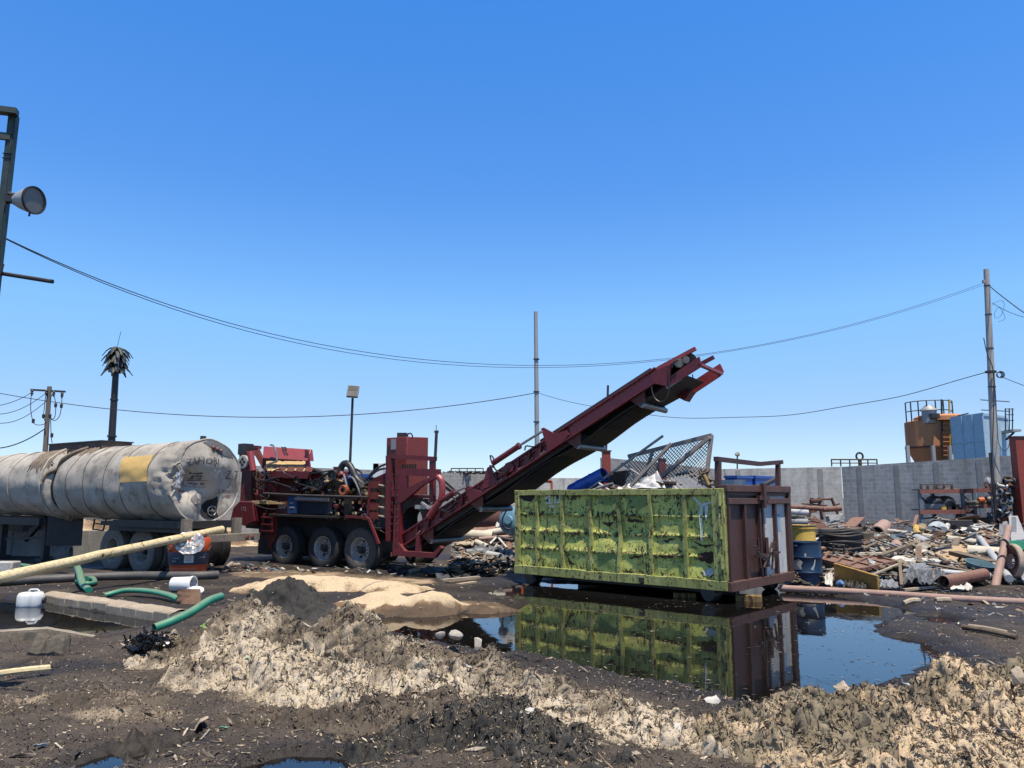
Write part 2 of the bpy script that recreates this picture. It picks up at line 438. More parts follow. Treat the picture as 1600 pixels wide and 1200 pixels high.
# ---- heaps: a crest line (pixel, distance) with its own front and back spread
HEAPS = []
def heap(name, label, cat, crest, front, back, mat, sawf, rough_amp, res, power=1.0, extra=None, clumps=(3.2, 9.0, 26.0)):
    C3 = [at(x, y, d) for x, y, d in crest]
    pts = [(c.x, c.y) for c in C3]; vals = [(max(c.z, .03), f if isinstance(front, list) else front) for c, f in zip(C3, front if isinstance(front, list) else [front] * len(C3))]
    mx = max(v[1] for v in vals)
    x0, x1 = min(p[0] for p in pts) - mx, max(p[0] for p in pts) + mx
    y0, y1 = min(p[1] for p in pts) - mx - .2, max(p[1] for p in pts) + back + .3
    nx, ny = int((x1 - x0) / res) + 1, int((y1 - y0) / res) + 1
    X, Y = np.meshgrid(np.linspace(x0, x1, nx), np.linspace(y0, y1, ny), indexing='ij'); X, Y = X.ravel(), Y.ravel()
    wx, wy = X + .16 * fbm(X, Y, 3, 1.4), Y + .16 * fbm(X + 40, Y, 3, 1.4)
    d, (zc, fr) = ldist(pts, vals, wx, wy)
    # the front side is the camera's side of the crest
    _, (cy, cx) = ldist(pts, [(p[1], p[0]) for p in pts], wx, wy)
    side = np.hypot(wx, wy) < np.hypot(cx, cy)
    q = np.clip(d / np.where(side, fr, back), 0, 1)
    prof = np.power(.5 + .5 * np.cos(np.pi * q), power) * .55 + .45 * (1 - q)
    h = zc * prof
    if extra is not None: h = h + extra(X, Y)
    env = sstep(0, .3, prof)
    a, b, c = clumps
    s = sawf(X, Y, prof, h); soft = 1 - .6 * sstep(.6, .95, s)
    n = rough_amp * (1.1 * fbm(X, Y, 4, a * .5) + soft * (.75 * (.5 - ridged(X + .12 * fbm(X + 3, Y, 3, a), Y + .12 * fbm(X, Y + 7, 3, a), 2, a)) + .34 * (.5 - ridged(X + .05 * fbm(X, Y, 2, b), Y, 2, b)) + .20 * (.5 - ridged(X, Y, 2, c * .8))) + .10 * fbm(X, Y, 2, c))
    gh, gm = ground_h(X, Y)
    H = h + n * (.25 + .75 * env) - .035 * (1 - sstep(0, .12, prof)) - .12 * (q >= 1)
    H = np.where(prof <= 0.01, -.2, np.maximum(H, -.1))
    JX = X + rough_amp * .42 * env * fbm(X + 9, Y, 3, b); JY = Y + rough_amp * .42 * env * fbm(X, Y + 9, 3, b)
    up = (H > gh - .03).reshape(nx, ny); keep = up[:-1, :-1] | up[1:, :-1] | up[:-1, 1:] | up[1:, 1:]
    F = grid_faces(nx, ny, keep); used = np.unique(F); mp = np.zeros(nx * ny, int); mp[used] = np.arange(len(used))
    lo = (float(JX[used].mean()), float(JY[used].mean()), 0.0)
    o = np_mesh(name, np.c_[JX, JY, H][used], mp[F], mat, {'saw': s[used], 'wet': np.clip(sstep(-1.4, -.2, gm) * sstep(.35, .1, H), 0, 1)[used] * .8}, origin=lo)
    tag(o, label, cat)
    HEAPS.append((x0, y0, res, nx, ny, H.reshape(nx, ny), (x1 - x0) / (nx - 1), (y1 - y0) / (ny - 1), s.reshape(nx, ny)))
    return o

heap('wood_fibre_heap', 'long ridge of grey brown shredded wood fibre between the dark mud and the large puddle', 'heap',
     [(292, 985, 8.6), (345, 942, 8.7), (385, 930, 8.7), (430, 948, 8.5), (480, 972, 8.2), (530, 956, 8.1), (560, 953, 7.9), (610, 992, 7.5), (660, 1004, 7.3), (720, 1014, 7.0),
      (790, 1030, 6.75), (850, 1052, 6.55), (920, 1080, 6.35), (990, 1102, 6.1), (1050, 1120, 5.9), (1100, 1142, 5.7)],
     [.8, 1.35, 1.7, 1.7, 1.6, 1.7, 1.7, 1.5, 1.3, 1.1, .9, .75, .65, .6, .55, .5], .5, M_heap,
     lambda X, Y, p, h: np.clip(.44 + .75 * fbm(X, Y, 4, 1.6) + .3 * np.clip(.8 - np.abs(p - .45) * 2.0, -.4, 1) - .5 * sstep(.22, .0, p), .05, 1), .165, .0125, clumps=(3.4, 11.0, 32.0))
heap('rotting_fibre_heap', 'high clumpy heap of yellow brown wood fibre at the near right corner', 'heap',
     [(1190, 1128, 5.6), (1225, 1090, 5.75), (1290, 1078, 5.9), (1350, 1082, 5.9), (1410, 1064, 5.95), (1450, 1068, 5.95), (1510, 1046, 6.0), (1550, 1036, 6.0), (1620, 1036, 5.9), (1720, 1040, 5.8)],
     [.75, 1.1, 1.3, 1.5, 1.6, 1.7, 1.8, 1.8, 1.8, 1.8], .8, M_heap2,
     lambda X, Y, p, h: np.clip(.40 + .8 * fbm(X, Y, 4, 1.9) + .5 * sstep(.55, .15, np.hypot((X - 3.05) / 1.3, (Y - 5.25) / .8)), .12, 1), .165, .0115, clumps=(4.6, 14.0, 38.0))
heap('sawdust_mound', 'pale double humped sawdust mound with an orange brown foot at the puddle edge', 'mound',
     [(540, 938, 12.3), (575, 928, 12.4), (612, 924, 12.4), (640, 933, 12.4), (672, 921, 12.5), (698, 924, 12.5), (728, 937, 12.5), (752, 945, 12.3)],
     [.5, .7, .75, .75, .75, .6, .35, .25], .7, M_sand, lambda X, Y, p, h: np.clip(sstep(.03, .22, h + .12 * fbm(X, Y, 4, 2.5)) * 1.25 - .2, 0, 1), .06, .022, clumps=(2.0, 6.0, 18.0))
heap('sawdust_mound', 'low flat spread of pale sawdust in front of the red grinder wheels', 'mound',
     [(410, 905, 14.6), (460, 898, 15.0), (520, 899, 15.0), (580, 904, 14.8), (630, 908, 14.6)], .8, .9, M_sand, lambda X, Y, p, h: np.clip(.6 + .7 * fbm(X, Y, 4, 1.6), 0, 1), .05, .035, clumps=(2.0, 6.0, 18.0))
heap('clod_mound', 'small steep mound of black grainy clods beside the pale sawdust', 'mound',
     [(408, 916, 11.7), (430, 905, 11.8), (452, 902, 11.8), (472, 909, 11.7), (488, 919, 11.6)], .6, .5, M_dark, lambda X, Y, p, h: np.clip(.05 + .3 * fbm(X, Y, 3, 3), 0, 1), .12, .016, clumps=(3.5, 9.0, 24.0))
heap('clod_mound', 'low wide patch of black lumpy clods at the front of the mud', 'mound',
     [(690, 1120, 5.9), (745, 1098, 6.0), (800, 1100, 5.9), (840, 1122, 5.75), (870, 1160, 5.4)], .85, .5, M_dark, lambda X, Y, p, h: np.clip(.28 + .3 * fbm(X, Y, 3, 3), 0, 1), .15, .013, clumps=(6.0, 14.0, 34.0))
heap('mud_ledge', 'crusted brown ledge of fibre at the near left edge', 'mound',
     [(-80, 1105, 6.6), (20, 1090, 6.7), (70, 1078, 6.8), (150, 1078, 6.8), (200, 1095, 6.6)], .7, .5, M_ledge, lambda X, Y, p, h: np.clip(.30 + .45 * fbm(X, Y, 3, 2), 0, 1), .09, .016)
heap('mud_ledge', 'dark crusted ridge of mud and fibre before the long fibre ridge', 'mound',
     [(330, 1130, 6.0), (440, 1122, 6.1), (520, 1110, 6.2), (610, 1098, 6.3), (690, 1085, 6.3)], .75, .8, M_ledge, lambda X, Y, p, h: np.clip(.2 + .4 * fbm(X, Y, 3, 2), 0, 1), .14, .014)

def surf_z(x, y):
    z = ground_h(x, y)[0]; s = np.zeros(x.shape)
    for (x0, y0, res, nx, ny, H, dx, dy, S) in HEAPS:
        i, k = ((x - x0) / dx).astype(int), ((y - y0) / dy).astype(int)
        ok = (i >= 0) & (i < nx) & (k >= 0) & (k < ny); hh = np.full(x.shape, -9.0); hh[ok] = H[i[ok], k[ok]]
        ss = np.zeros(x.shape); ss[ok] = S[i[ok], k[ok]]
        s = np.where(hh > z, ss, s); z = np.maximum(z, hh)
    return z, s
def surf(x, y): return float(surf_z(np.array([x]), np.array([y]))[0][0])

# ---- loose chips and shreds of wood, far too many to count
def chips(name, label, n, r0, r1, Lr, Wr, cols, want, tilt=.5, seed=1, curl=.35):
    g = np.random.default_rng(seed)
    r = r0 * (r1 / r0) ** g.random(n); a = np.radians(g.uniform(-42, 42, n)); x, y = r * np.sin(a), r * np.cos(a)
    z, s = surf_z(x, y); m = pud_mask(x, y)
    keep = want(x, y, z, s, g) & (m < -.2)
    x, y, z = x[keep], y[keep], z[keep]; n = len(x)
    L = g.uniform(*Lr, n) * g.uniform(.5, 1, n); W = g.uniform(*Wr, n); yaw = g.uniform(0, 2 * np.pi, n); pt = g.normal(0, tilt, n); rl = g.normal(0, tilt, n)
    u = np.stack([np.cos(yaw) * np.cos(pt), np.sin(yaw) * np.cos(pt), np.sin(pt)], 1)
    v = np.stack([-np.sin(yaw) * np.cos(rl), np.cos(yaw) * np.cos(rl), np.sin(rl)], 1); nn = np.cross(u, v)
    c = np.c_[x, y, z + .006 + np.abs(np.sin(pt)) * L * .35]
    P = []
    for t, wd, up in ((-.5, .55, 0), (0, 1, 1), (.5, .6, 0)):
        for sgn in (-.5, .5):
            P.append(c + u * (L * t)[:, None] + v * (W * wd * sgn)[:, None] + nn * (L * curl * .5 * up * g.uniform(-.6, .6, n))[:, None])
    P = np.stack(P, 1); vs = P.reshape(-1, 3); b = np.arange(n)[:, None] * 6
    F = np.concatenate([b + np.array([0, 1, 3, 2]), b + np.array([2, 3, 5, 4])])
    pal = np.array(cols)[g.integers(0, len(cols), n)] * g.uniform(.6, 1.15, n)[:, None]
    o = np_mesh(name, vs, F, M_vcol, {'Col': np.repeat(pal, 6, 0)}, smooth=False)
    return tag(o, label, 'debris', kind='stuff')
t = NT('loose shreds'); q = t.n('ShaderNodeAttribute'); q.attribute_name = 'Col'
M_vcol = t.set(Base_Color=t.mix(t.math('MULTIPLY', t.ramp(t.noise(40, 4, .6), [(.4, 1.0), (.6, 0.0)]), .5), q.outputs['Color'], (.02, .017, .014), 'MIX'), Roughness=.85)
WOODC = [(.49, .40, .29), (.40, .315, .21), (.58, .49, .37), (.26, .19, .12), (.20, .155, .11), (.13, .10, .075), (.30, .21, .12)]
DARKC = [(.06, .047, .037), (.08, .062, .048), (.045, .036, .03), (.11, .085, .06), (.3, .25, .18)]
chips('wood_chips', 'pale wood shreds covering the fibre heaps', 250000, 4.4, 10.5, (.008, .042), (.003, .010), WOODC, lambda x, y, z, s, g: g.random(len(x)) < np.clip(s * 1.3 - .1, 0, 1), .55, 1)
chips('mud_crumbs', 'dark crumbs and bark bits scattered over the mud', 80000, 4.3, 12, (.008, .028), (.005, .013), DARKC, lambda x, y, z, s, g: g.random(len(x)) < .75, .6, 2)
chips('fibre_strands', 'dark and grey strands tangled into the fibre heaps', 70000, 4.4, 10.0, (.03, .10), (.003, .010), DARKC + [(.24, .19, .13), (.16, .125, .09)], lambda x, y, z, s, g: (z > .12) & (g.random(len(x)) < .8), .6, 8, .6)
chips('mud_flecks', 'sparse pale flecks of wood on the dark mud', 16000, 4.4, 20, (.02, .07), (.006, .02), WOODC, lambda x, y, z, s, g: (s < .2) & (g.random(len(x)) < .5), .3, 3)
chips('wood_scraps', 'larger splinters and bark strips lying about the yard', 1300, 4.6, 18, (.06, .22), (.010, .03), WOODC + DARKC, lambda x, y, z, s, g: g.random(len(x)) < .6, .22, 4)

# specks and scum floating on the puddle
g_ = np.random.default_rng(44); fx = g_.uniform(-1.5, 7.5, 9000); fy = g_.uniform(6, 14.5, 9000); pm = pud_mask(fx, fy)
dn = fbm(fx, fy, 3, .9); ok = (pm > .1) & ((g_.random(9000) < .06) | ((dn > .22) & (g_.random(9000) < .35)) | ((pm < 1.2) & (g_.random(9000) < .3)))
fx, fy = fx[ok], fy[ok]; n_ = len(fx); sz = g_.uniform(.006, .022, n_); an = g_.uniform(0, 6.28, n_)
q4 = np.stack([np.stack([fx + sz * np.cos(an + k * 1.57) * (1.6 if k % 2 else .6), fy + sz * np.sin(an + k * 1.57) * (1.6 if k % 2 else .6), np.full(n_, .006)], 1) for k in range(4)], 1).reshape(-1, 3)
o = np_mesh('floating_flecks', q4, np.arange(4 * n_).reshape(-1, 4), M_vcol, {'Col': np.repeat(np.array(WOODC + DARKC * 2)[g_.integers(0, len(WOODC) + 2 * len(DARKC), n_)] * .7, 4, 0)}, smooth=False)
tag(o, 'flecks of wood and scum floating on the large puddle', 'debris', kind='stuff')
# ---------------------------------------------------------------- walls
def block_mat(name, c1, c2, mortar, seed):
    t = NT(name)
    v = t.co((1, 1, 1), (0, 0, .07), 'UV')
    b = t.n('ShaderNodeTexBrick'); t.l(v, b.inputs['Vector'])
    b.inputs['Color1'].default_value = (*c1, 1); b.inputs['Color2'].default_value = (*c2, 1); b.inputs['Mortar'].default_value = (*mortar, 1)
    b.inputs['Scale'].default_value = 1; b.inputs['Brick Width'].default_value = .34; b.inputs['Row Height'].default_value = .165; b.inputs['Mortar Size'].default_value = .016; b.inputs['Bias'].default_value = 0
    v2 = t.co((1, 1, 1), (seed, seed * 2, 0))
    st = t.ramp(t.noise(.45, 6, .65, v2), [(.35, 0.0), (.65, 1.0)])
    col = t.mix(t.math('MULTIPLY', st, .5), b.outputs[0], tuple(x * .55 for x in c1))
    col = t.mix(t.math('MULTIPLY', t.ramp(t.noise(5, 6, .7, v2), [(.4, 1.0), (.6, 0.0)]), .35), col, tuple(x * 1.35 for x in c2))
    run = t.ramp(t.noise(1.6, 5, .6, t.co((1, 1, .08), (seed, 0, 0))), [(.52, 0.0), (.66, 1.0)])
    col = t.mix(t.math('MULTIPLY', run, .4), col, (.12, .11, .10))
    t.bump(b.outputs['Fac'], -.5, .012)
    return t.set(Base_Color=col, Roughness=.92)
M_blockA = block_mat('grey blocks', (.25, .238, .22), (.34, .325, .30), (.40, .385, .355), 1)
M_blockB = block_mat('pale blocks', (.40, .38, .345), (.50, .475, .43), (.54, .51, .465), 4)
M_blockC = block_mat('dim grey blocks', (.31, .295, .27), (.43, .41, .375), (.50, .475, .435), 7)
M_conc = paint('concrete', (.36, .34, .31), (.27, .255, .235), rough=.9, scale=1.5, grime=.4, bump=.3)

def wall(label, a, b, za, zb, mat, piers=4, jag=0.0, thick=.16):
    """a block wall between two ground points, top height from za to zb, with cast piers and a ragged coping"""
    a, b = V((a.x, a.y, -.1)), V((b.x, b.y, -.1)); L = (b - a).length; d = (b - a).normalized(); nrm = V((-d.y, d.x, 0))
    if nrm.y > 0: nrm = -nrm
    n = max(2, int(L / .42)); me = bpy.data.meshes.new('block_wall'); vs = []; uv = []
    tops = [za + (zb - za) * k / n + .1 + (random.choice([0, 0, 0, -.05, .04]) * jag) for k in range(n + 1)]
    root = thing('block_wall', label, 'wall', a)
    w = MB()
    front = []
    for k in range(n + 1):
        p = a + d * (L * k / n); front.append((p, p + Z * tops[k]))
    o = 0; vs = []; fs = []; uvs = []
    for k in range(n + 1):
        p, q = front[k]; vs += [p, q, p - nrm * thick, q - nrm * thick]
    for k in range(n):
        i = 4 * k; fs += [(i, i + 4, i + 5, i + 1), (i + 2, i + 3, i + 7, i + 6), (i + 1, i + 5, i + 7, i + 3)]
    fs += [(0, 1, 3, 2), (4 * n, 4 * n + 2, 4 * n + 3, 4 * n + 1)]
    me.from_pydata([tuple(v - a) for v in vs], [], fs); fix_normals(me)
    ul = me.uv_layers.new(name='UVMap')
    for lp in me.loops:
        co = me.vertices[lp.vertex_index].co; ul.data[lp.index].uv = (co.dot(d), co.z)
    me.materials.append(mat); ob = bpy.data.objects.new('masonry', me); COL.objects.link(ob); ob.parent = root
    for k in range(piers):
        t = (k + .5) / piers; p = a + d * (L * t) + nrm * -.036
        zt = za + (zb - za) * t + .1
        MB().box(p + Z * (zt / 2 - .03), (.2, .1, zt - .06), (d, nrm, Z)).build('pier', M_conc, root)
    return root
wB0 = at(945, 715, 24); wB1 = at(1122, 733, 33.5); wB2 = at(1314, 729.5, 32); wB3 = at(1400, 722.5, 28.2); wB4 = at(1640, 708, 26.5)
wall('grey block wall behind the mesh frame in the container, red posts along it', wB0, wB1, wB0.z, wB1.z, M_blockA, 3)
wall('pale sunlit block wall between the brown container doors and the wall corner', wB1, wB2, wB1.z, wB2.z, M_blockB, 3)
wall('long darker grey block wall behind the shelf rack and scrap pile', wB2 + V((.02, 0, 0)), wB4, wB2.z, wB4.z, M_blockC, 5)
wA0, wA1 = at(300, 724, 29), at(772, 741, 40)
wall('grey block wall beyond the red grinder, reaching under the conveyor', wA0, wA1, wA0.z, wA1.z, M_blockA, 6)
wC0, wC1 = at(772, 747, 47), at(950, 747, 50)
wall('low far grey wall seen beneath the raised conveyor', wC0, wC1, wC0.z, wC1.z, M_blockB, 2)

# dark offcuts lying along the far wall's top
M_rusty = paint('rusted steel', (.13, .055, .03), (.085, .04, .026), rust=.45, rough=.8, scale=3)
M_dk = paint('dark oily steel', (.022, .021, .022), (.04, .036, .034), rough=.5, scale=4, dust=.25)
M_black = paint('black rubber', (.016, .016, .017), (.028, .027, .026), rough=.65, scale=4, dust=.2, dustc=(.13, .11, .09))
M_steel = paint('weathered bare steel', (.36, .35, .335), (.24, .23, .22), rust=.12, rough=.42, metal=.55, scale=4)
M_galv = paint('galvanised pole', (.40, .395, .385), (.33, .325, .32), rough=.6, metal=.2, scale=2, streak=True)
M_cable = paint('cable sheath', (.03, .03, .033), rough=.6)
M_redpost = paint('red post', (.30, .045, .028), (.22, .05, .035), rust=.25, rough=.6, scale=3)
m = MB()
for k in range(60):
    x = 696 + k * 1.15; p = at(x, 740, 38.5)
    m.beam(p + V((0, 0, random.uniform(-.02, .04))), p + V((random.uniform(-.2, .3), random.uniform(-.3, .3), random.uniform(.02, .14))), .07, .05)
tag(m.build('scrap_strip', M_dk), 'dark row of roofing scraps along the top of the wall beyond the grinder', 'scrap')
def railing(px0, px1, ytop, ybot, d, label, posts=5):
    r = thing('railing', label, 'railing', at((px0 + px1) / 2, ybot, d))
    a, b = at(px0, ytop, d), at(px1, ytop, d); lo = at(px0, ybot, d).z
    mm = MB().tube([a, b], .035, 6).tube([a - Z * (a.z - lo) * .5, b - Z * (b.z - lo) * .5], .025, 6); mm.build('rail', M_dk, r)
    for k in range(posts):
        p = a.lerp(b, k / (posts - 1)); MB().cyl(p + Z * .02, V((p.x, p.y, lo)), .03, n=6).build('post', M_dk, r)
railing(705, 755, 732, 741, 44, 'thin railing on a roof beyond the wall behind the conveyor')
railing(1299, 1370, 718, 729, 36, 'rusty low railing beyond the corner of the grey wall', 6)
q = at(1344, 727, 36.5)
r = thing('vent_pipe', 'dark loop topped vent pipe standing beyond the wall next to the low railing', 'pipe', q)
MB().cyl(q - Z, q + Z * .25, .09, n=8).build('pipe_stem', M_rusty, r)
MB().tube([q + Z * .25 + V((.16 * math.sin(a), 0, .17 - .17 * math.cos(a))) for a in [k * 2 * math.pi / 14 for k in range(15)]], .05, 6).build('loop', M_dk, r)
q = at(768, 736, 43)
tag(MB().cyl(q - Z, q + Z * .2, .05, n=6).box(q + Z * .25, (.25, .1, .16)).beam(q + V((.1, 0, .3)), q + V((.7, 0, .75)), .03).build('roof_vent', M_rusty), 'small rusty vent above the far wall left of the conveyor', 'vent')

t = NT('sooty lens'); M_lens = t.set(Base_Color=t.mix(t.noise(14, 5), (.10, .095, .085), (.19, .18, .165)), Roughness=.35)
# red wall posts
def red_post(px, ytop, d, label, w=.24, whip=None):
    p = at(px, ytop, d); b = V((p.x, p.y, 0))
    r = thing('wall_post', label, 'post', b)
    MB().box(V((p.x, p.y, p.z / 2)), (w, w, p.z)).build('post_shaft', M_redpost, r)
    MB().box(V((p.x, p.y, p.z + .02)), (w + .05, w + .05, .04)).build('cap', M_rusty, r)
    if whip:
        MB().cyl(p, at(px + whip[0], whip[1], d), .035, n=6).build('rod', M_dk, r)
red_post(947, 706, 23.4, 'red wall post carrying a tall thin rod', whip=(3, 602))
red_post(1034, 718, 27.5, 'red wall post behind the wire mesh frame')
red_post(527, 731, 30.5, 'short red post on the wall behind the engine')
red_post(1589, 684, 23.2, 'tall red steel column at the right edge of the yard', .30)

# lamp posts and poles
def pole(name, label, base_px, top_px, d, r0, r1, mat, cat='pole', z0=0.0):
    t = at(*top_px, d); b = at(*base_px, d); k = (z0 - t.z) / (b.z - t.z); b = t.lerp(b, k)
    r = thing(name, label, cat, V((b.x, b.y, z0)))
    MB().cyl(b, t, r0, r1, n=16).build('shaft', mat, r)
    return r, b, t
r, b, centre_top = pole('steel_pole', 'tall bare grey pole rising behind the conveyor', (839, 680), (837, 487), 40, .14, .10, M_galv)
for y in (613, 562, 660):
    p = at(838, y, 40); MB().cyl(p, p + Z * .05, .165, n=12).build('band', M_dk, r)
M_visor0 = paint('dull lamp glass', (.10, .095, .09), (.15, .14, .13), rough=.85)
r, b, t = pole('lamp_post', 'dark lamp post with a tilted square panel lamp beyond the grinder', (547, 722), (551, 622), 31, .06, .05, M_dk, 'lamp')
hd = at(551.5, 612, 31); ax = (V((1, .1, -.06)).normalized(),); X = ax[0]; Yv = V((.1, -.5, -.86)).normalized(); Yv = (Yv - X * X.dot(Yv)).normalized(); N = X.cross(Yv)
MB().box(hd, (.46, .60, .07), (X, Yv, N)).build('lamp_head', M_dk, r, bevel=.02)
sgn = -1 if N.y > 0 else 1
MB().box(hd + Yv * .14 + N * (.04 * sgn), (.38, .26, .012), (X, Yv, N)).build('lens', M_visor0, r)
MB().box(hd - Yv * .14 + N * (.04 * sgn), (.38, .24, .012), (X, Yv, N)).build('solar_panel', M_black, r)
r, b, t = pole('lamp_post', 'small round lamp on a thin rod above the pale wall', (1152, 735), (1152, 710), 34, .035, .03, M_dk, 'lamp')
MB().lathe(t, V((0, -.6, .4)), [(0, -.07), (.08, -.05), (.11, 0), (.10, .05), (0, .06)], 16).build('lamp_head', M_dk, r)

# utility pole at the left
M_wood = paint('grey timber', (.19, .16, .13), (.13, .11, .09), rough=.9, scale=2.5, streak=True)
r, b, t = pole('utility_pole', 'grey utility pole with one crossarm and hanging jumper cables beyond the tanker', (71, 700), (77.5, 604), 42, .15, .115, M_wood)
xa0, xa1 = at(48, 609, 42), at(102, 612, 42)
MB().beam(xa0, xa1, .09, .1).build('crossarm', M_dk, r)
ins = [at(50, 613, 41.8), at(72.5, 613, 41.8), at(84, 614.5, 41.8), at(97, 617, 41.8)]
for p in ins: MB().lathe(p + Z * .15, -Z, [(0, 0), (.05, 0), (.09, .08), (.05, .12), (.09, .2), (.05, .24), (.04, .34), (0, .34)], 10).build('insulator', M_dk, r)
for pts in (((49, 612), (48, 640), (52, 659), (58, 664), (68, 663), (72, 660)), ((72, 613), (69, 640), (68, 652), (72, 660)), ((84, 614), (87, 633), (86, 650), (82, 655), (78, 651)), ((97, 617), (96, 635), (93, 650), (86, 657), (80, 655)), ((79, 651), (80, 680), (81.5, 692))):
    MB().tube(curve([at(x, y, 41.7) for x, y in pts], 5), .02, 5).build('jumper', M_cable, r)
for p in (at(52, 657.5, 41.7), at(68, 650, 41.7), at(87, 633, 41.7), at(96, 634, 41.7), at(81, 680, 41.7), at(78, 650, 41.6)):
    MB().lathe(p - Z * .14, Z, [(0, 0), (.07, .03), (.08, .22), (0, .28)], 8).build('fuse', M_dk, r)
def cable(label, pts, r=.018, group=None, name='power_cable'):
    return tag(MB().tube(pts, r, 6).build(name, M_cable), label, 'cable', group)
for i, (y0, x1, y1, dr) in enumerate(((629, 50, 613, .6), (631.5, 72, 614, 1.0), (632, 84, 615, 1.5))):
    cable(('thin cable running left from the end of the crossarm', 'thin cable running left from beside the utility pole top', 'thin cable running left from the right half of the crossarm')[i], sag(at(-60, y0 - 6, 46), at(x1, y1, 41.8), dr), .018)
cable('low cable rising from the left edge to the middle of the utility pole', sag(at(-40, 697, 44), at(70, 670, 41.8), .5), .03)

# palm-shaped mast
M_mast = paint('black mast', (.016, .016, .019), (.026, .026, .03), rough=.5)
r, b, t = pole('palm_mast', 'black palm shaped phone mast behind the tanker', (174, 695), (183, 548), 62, .32, .23, M_mast, 'mast')
for y in (625, 682):
    p = at(183 - (y - 548) * 9 / 147, y, 62); MB().cyl(p - Z * .05, p + Z * .08, .36 if y > 650 else .31, n=14).build('flange', M_mast, r)
M_frond = paint('palm fronds', (.018, .022, .02), (.05, .055, .05), rough=.6)
for k in range(46):
    a = k * 2.4; y = 546 + (k % 6) * 5.6 + random.uniform(-1.5, 1.5); L = random.uniform(.85, 1.25)
    p = at(183.3 - (y - 548) * .06, y, 62); d = V((math.cos(a), math.sin(a), 0))
    row = [p + d * (L * s) + Z * (.28 * math.sin(s * 2.2) - .85 * s * s) for s in (0, .25, .5, .75, 1)]
    sd = V((-d.y, d.x, 0)); wd = (.07, .16, .2, .15, .03)
    MB().slab([[q - sd * w_ - Z * .06 for q, w_ in zip(row, wd)], row, [q + sd * w_ - Z * .06 for q, w_ in zip(row, wd)]], .03).build('frond', M_frond, r)
for k in range(3):
    a = k * 2.1 - 1.2; p = at(184, 568, 62) + V((math.cos(a), math.sin(a), 0)) * .5
    MB().box(p, (.3, .16, 1.5), (V((-math.sin(a), math.cos(a), 0)), V((math.cos(a), math.sin(a), 0)), Z)).build('antenna_panel', M_steel, r)
MB().cyl(at(182, 546, 62), at(189, 518, 62), .02, n=5).build('lightning_rod', M_cable, r)
MB().cyl(at(177, 588, 61.4), at(169, 697, 61.4), .025, n=5).build('safety_cable', M_cable, r)

# long cables across the yard, concrete pole at the right
M_cpole = paint('concrete pole', (.42, .40, .375), (.35, .33, .31), rough=.85, scale=1.8, streak=True, grime=.3)
r, b, rt = pole('concrete_pole', 'weathered concrete utility pole wrapped with cables beside the shelf rack', (1560, 826), (1541, 421), 23.5, .135, .08, M_cpole)
for y in (447, 492, 545, 605):
    p = at(1541 + (y - 421) * 19 / 405, y, 23.5); rad = .088 + (y - 421) / 405 * .052
    MB().cyl(p, p + Z * .025, rad + .006, n=12).build('band', M_dk, r)
MB().tube(curve([at(1537, 528, 23.28), at(1543, 555, 23.25), at(1551, 575, 23.25), at(1553, 610, 23.25), at(1552, 660, 23.25), at(1550, 720, 23.25), at(1549, 790, 23.25)], 6), .014, 6).build('service_cable', M_cable, r)
MB().tube(curve([at(1553, 584, 23.25), at(1557, 650, 23.25), at(1560, 690, 23.25), at(1568, 704, 23.2), at(1575, 700, 23.2), at(1578, 688, 23.2)], 6), .010, 6).build('service_cable', M_cable, r)
cl = at(1561, 586, 23.25)
for k in range(4):
    MB().tube([cl + V(((.08 + .012 * k) * math.cos(a), -.03 * k, (.08 + .008 * k) * math.sin(a))) for a in [i * 2 * math.pi / 16 for i in range(17)]], .012, 5).build('cable_coil', M_cable, r)
MB().box(at(1548, 581, 23.28), (.28, .14, .07)).build('bracket', M_dk, r)
MB().box(at(1537, 440, 23.5), (.06, .08, .09)).build('insulator', M_galv, r)
MB().tube(curve([at(x, y, 23.5) for x, y in ((1550, 477), (1556, 472), (1566, 470), (1569, 478), (1564, 493), (1556, 497), (1554, 490), (1560, 480), (1567, 488), (1570, 498), (1560, 503))], 6), .006, 5).build('loose_loop', M_cable, r)
MB().box(at(1553, 770, 23.3), (.07, .07, 2.4)).build('conduit', M_dk, r)
for k in range(7):
    y = 755 + k * 9; p = at(1541 + (y - 421) * 19 / 405, y, 23.5)
    MB().tube([p + V((.17 * math.cos(a), .17 * math.sin(a), .05 * math.sin(2 * a + k))) for a in [i * 2 * math.pi / 16 for i in range(17)]], .011, 5).build('wire_wrap', M_cable, r)
cable('upper twin strand of the long cable from the green frame to the concrete pole', [at(x, y, d) for x, y, d in [(4 + (1535 - 4) * t, 370 + (443 - 370) * t + 652 * t * (1 - t) * (1 - .06 * (t - .5)), 6.5 + 17 * t) for t in [i / 40 for i in range(41)]]], .0055)
cable('lower twin strand of the long cable across the sky to the concrete pole', [at(x, y, d) for x, y, d in [(4 + (1535 - 4) * t, 371 + (446 - 371) * t + 652 * t * (1 - t) * (1.012 - .05 * (t - .5)) + 2.5 * math.sin(t * 6.28), 6.5 + 17 * t) for t in [i / 40 for i in range(41)]]], .005)
cable('lower cable from the left edge to the bare grey pole', [at(-20 + 857 * t, 611 + 3 * t + 158 * t * (1 - t), 43 - 3 * t) for t in [i / 30 for i in range(31)]], .02)
cable('lower cable from the bare grey pole to the concrete pole', [at(838 + 702 * t, 613 - 31 * t + 215 * t * (1 - t) * (1 + .25 * (.5 - t)) + 1.0 * math.sin(t * 25), 40 - 16.5 * t) for t in [i / 40 for i in range(41)]], .012)
cable('thick cable running off right from the top of the concrete pole', sag(at(1545, 446, 23.5), at(1660, 527, 20), .08), .014)
cable('thinner cable crossing below it off the right edge', sag(at(1550, 473, 23.5), at(1660, 498, 20), .22), .008)
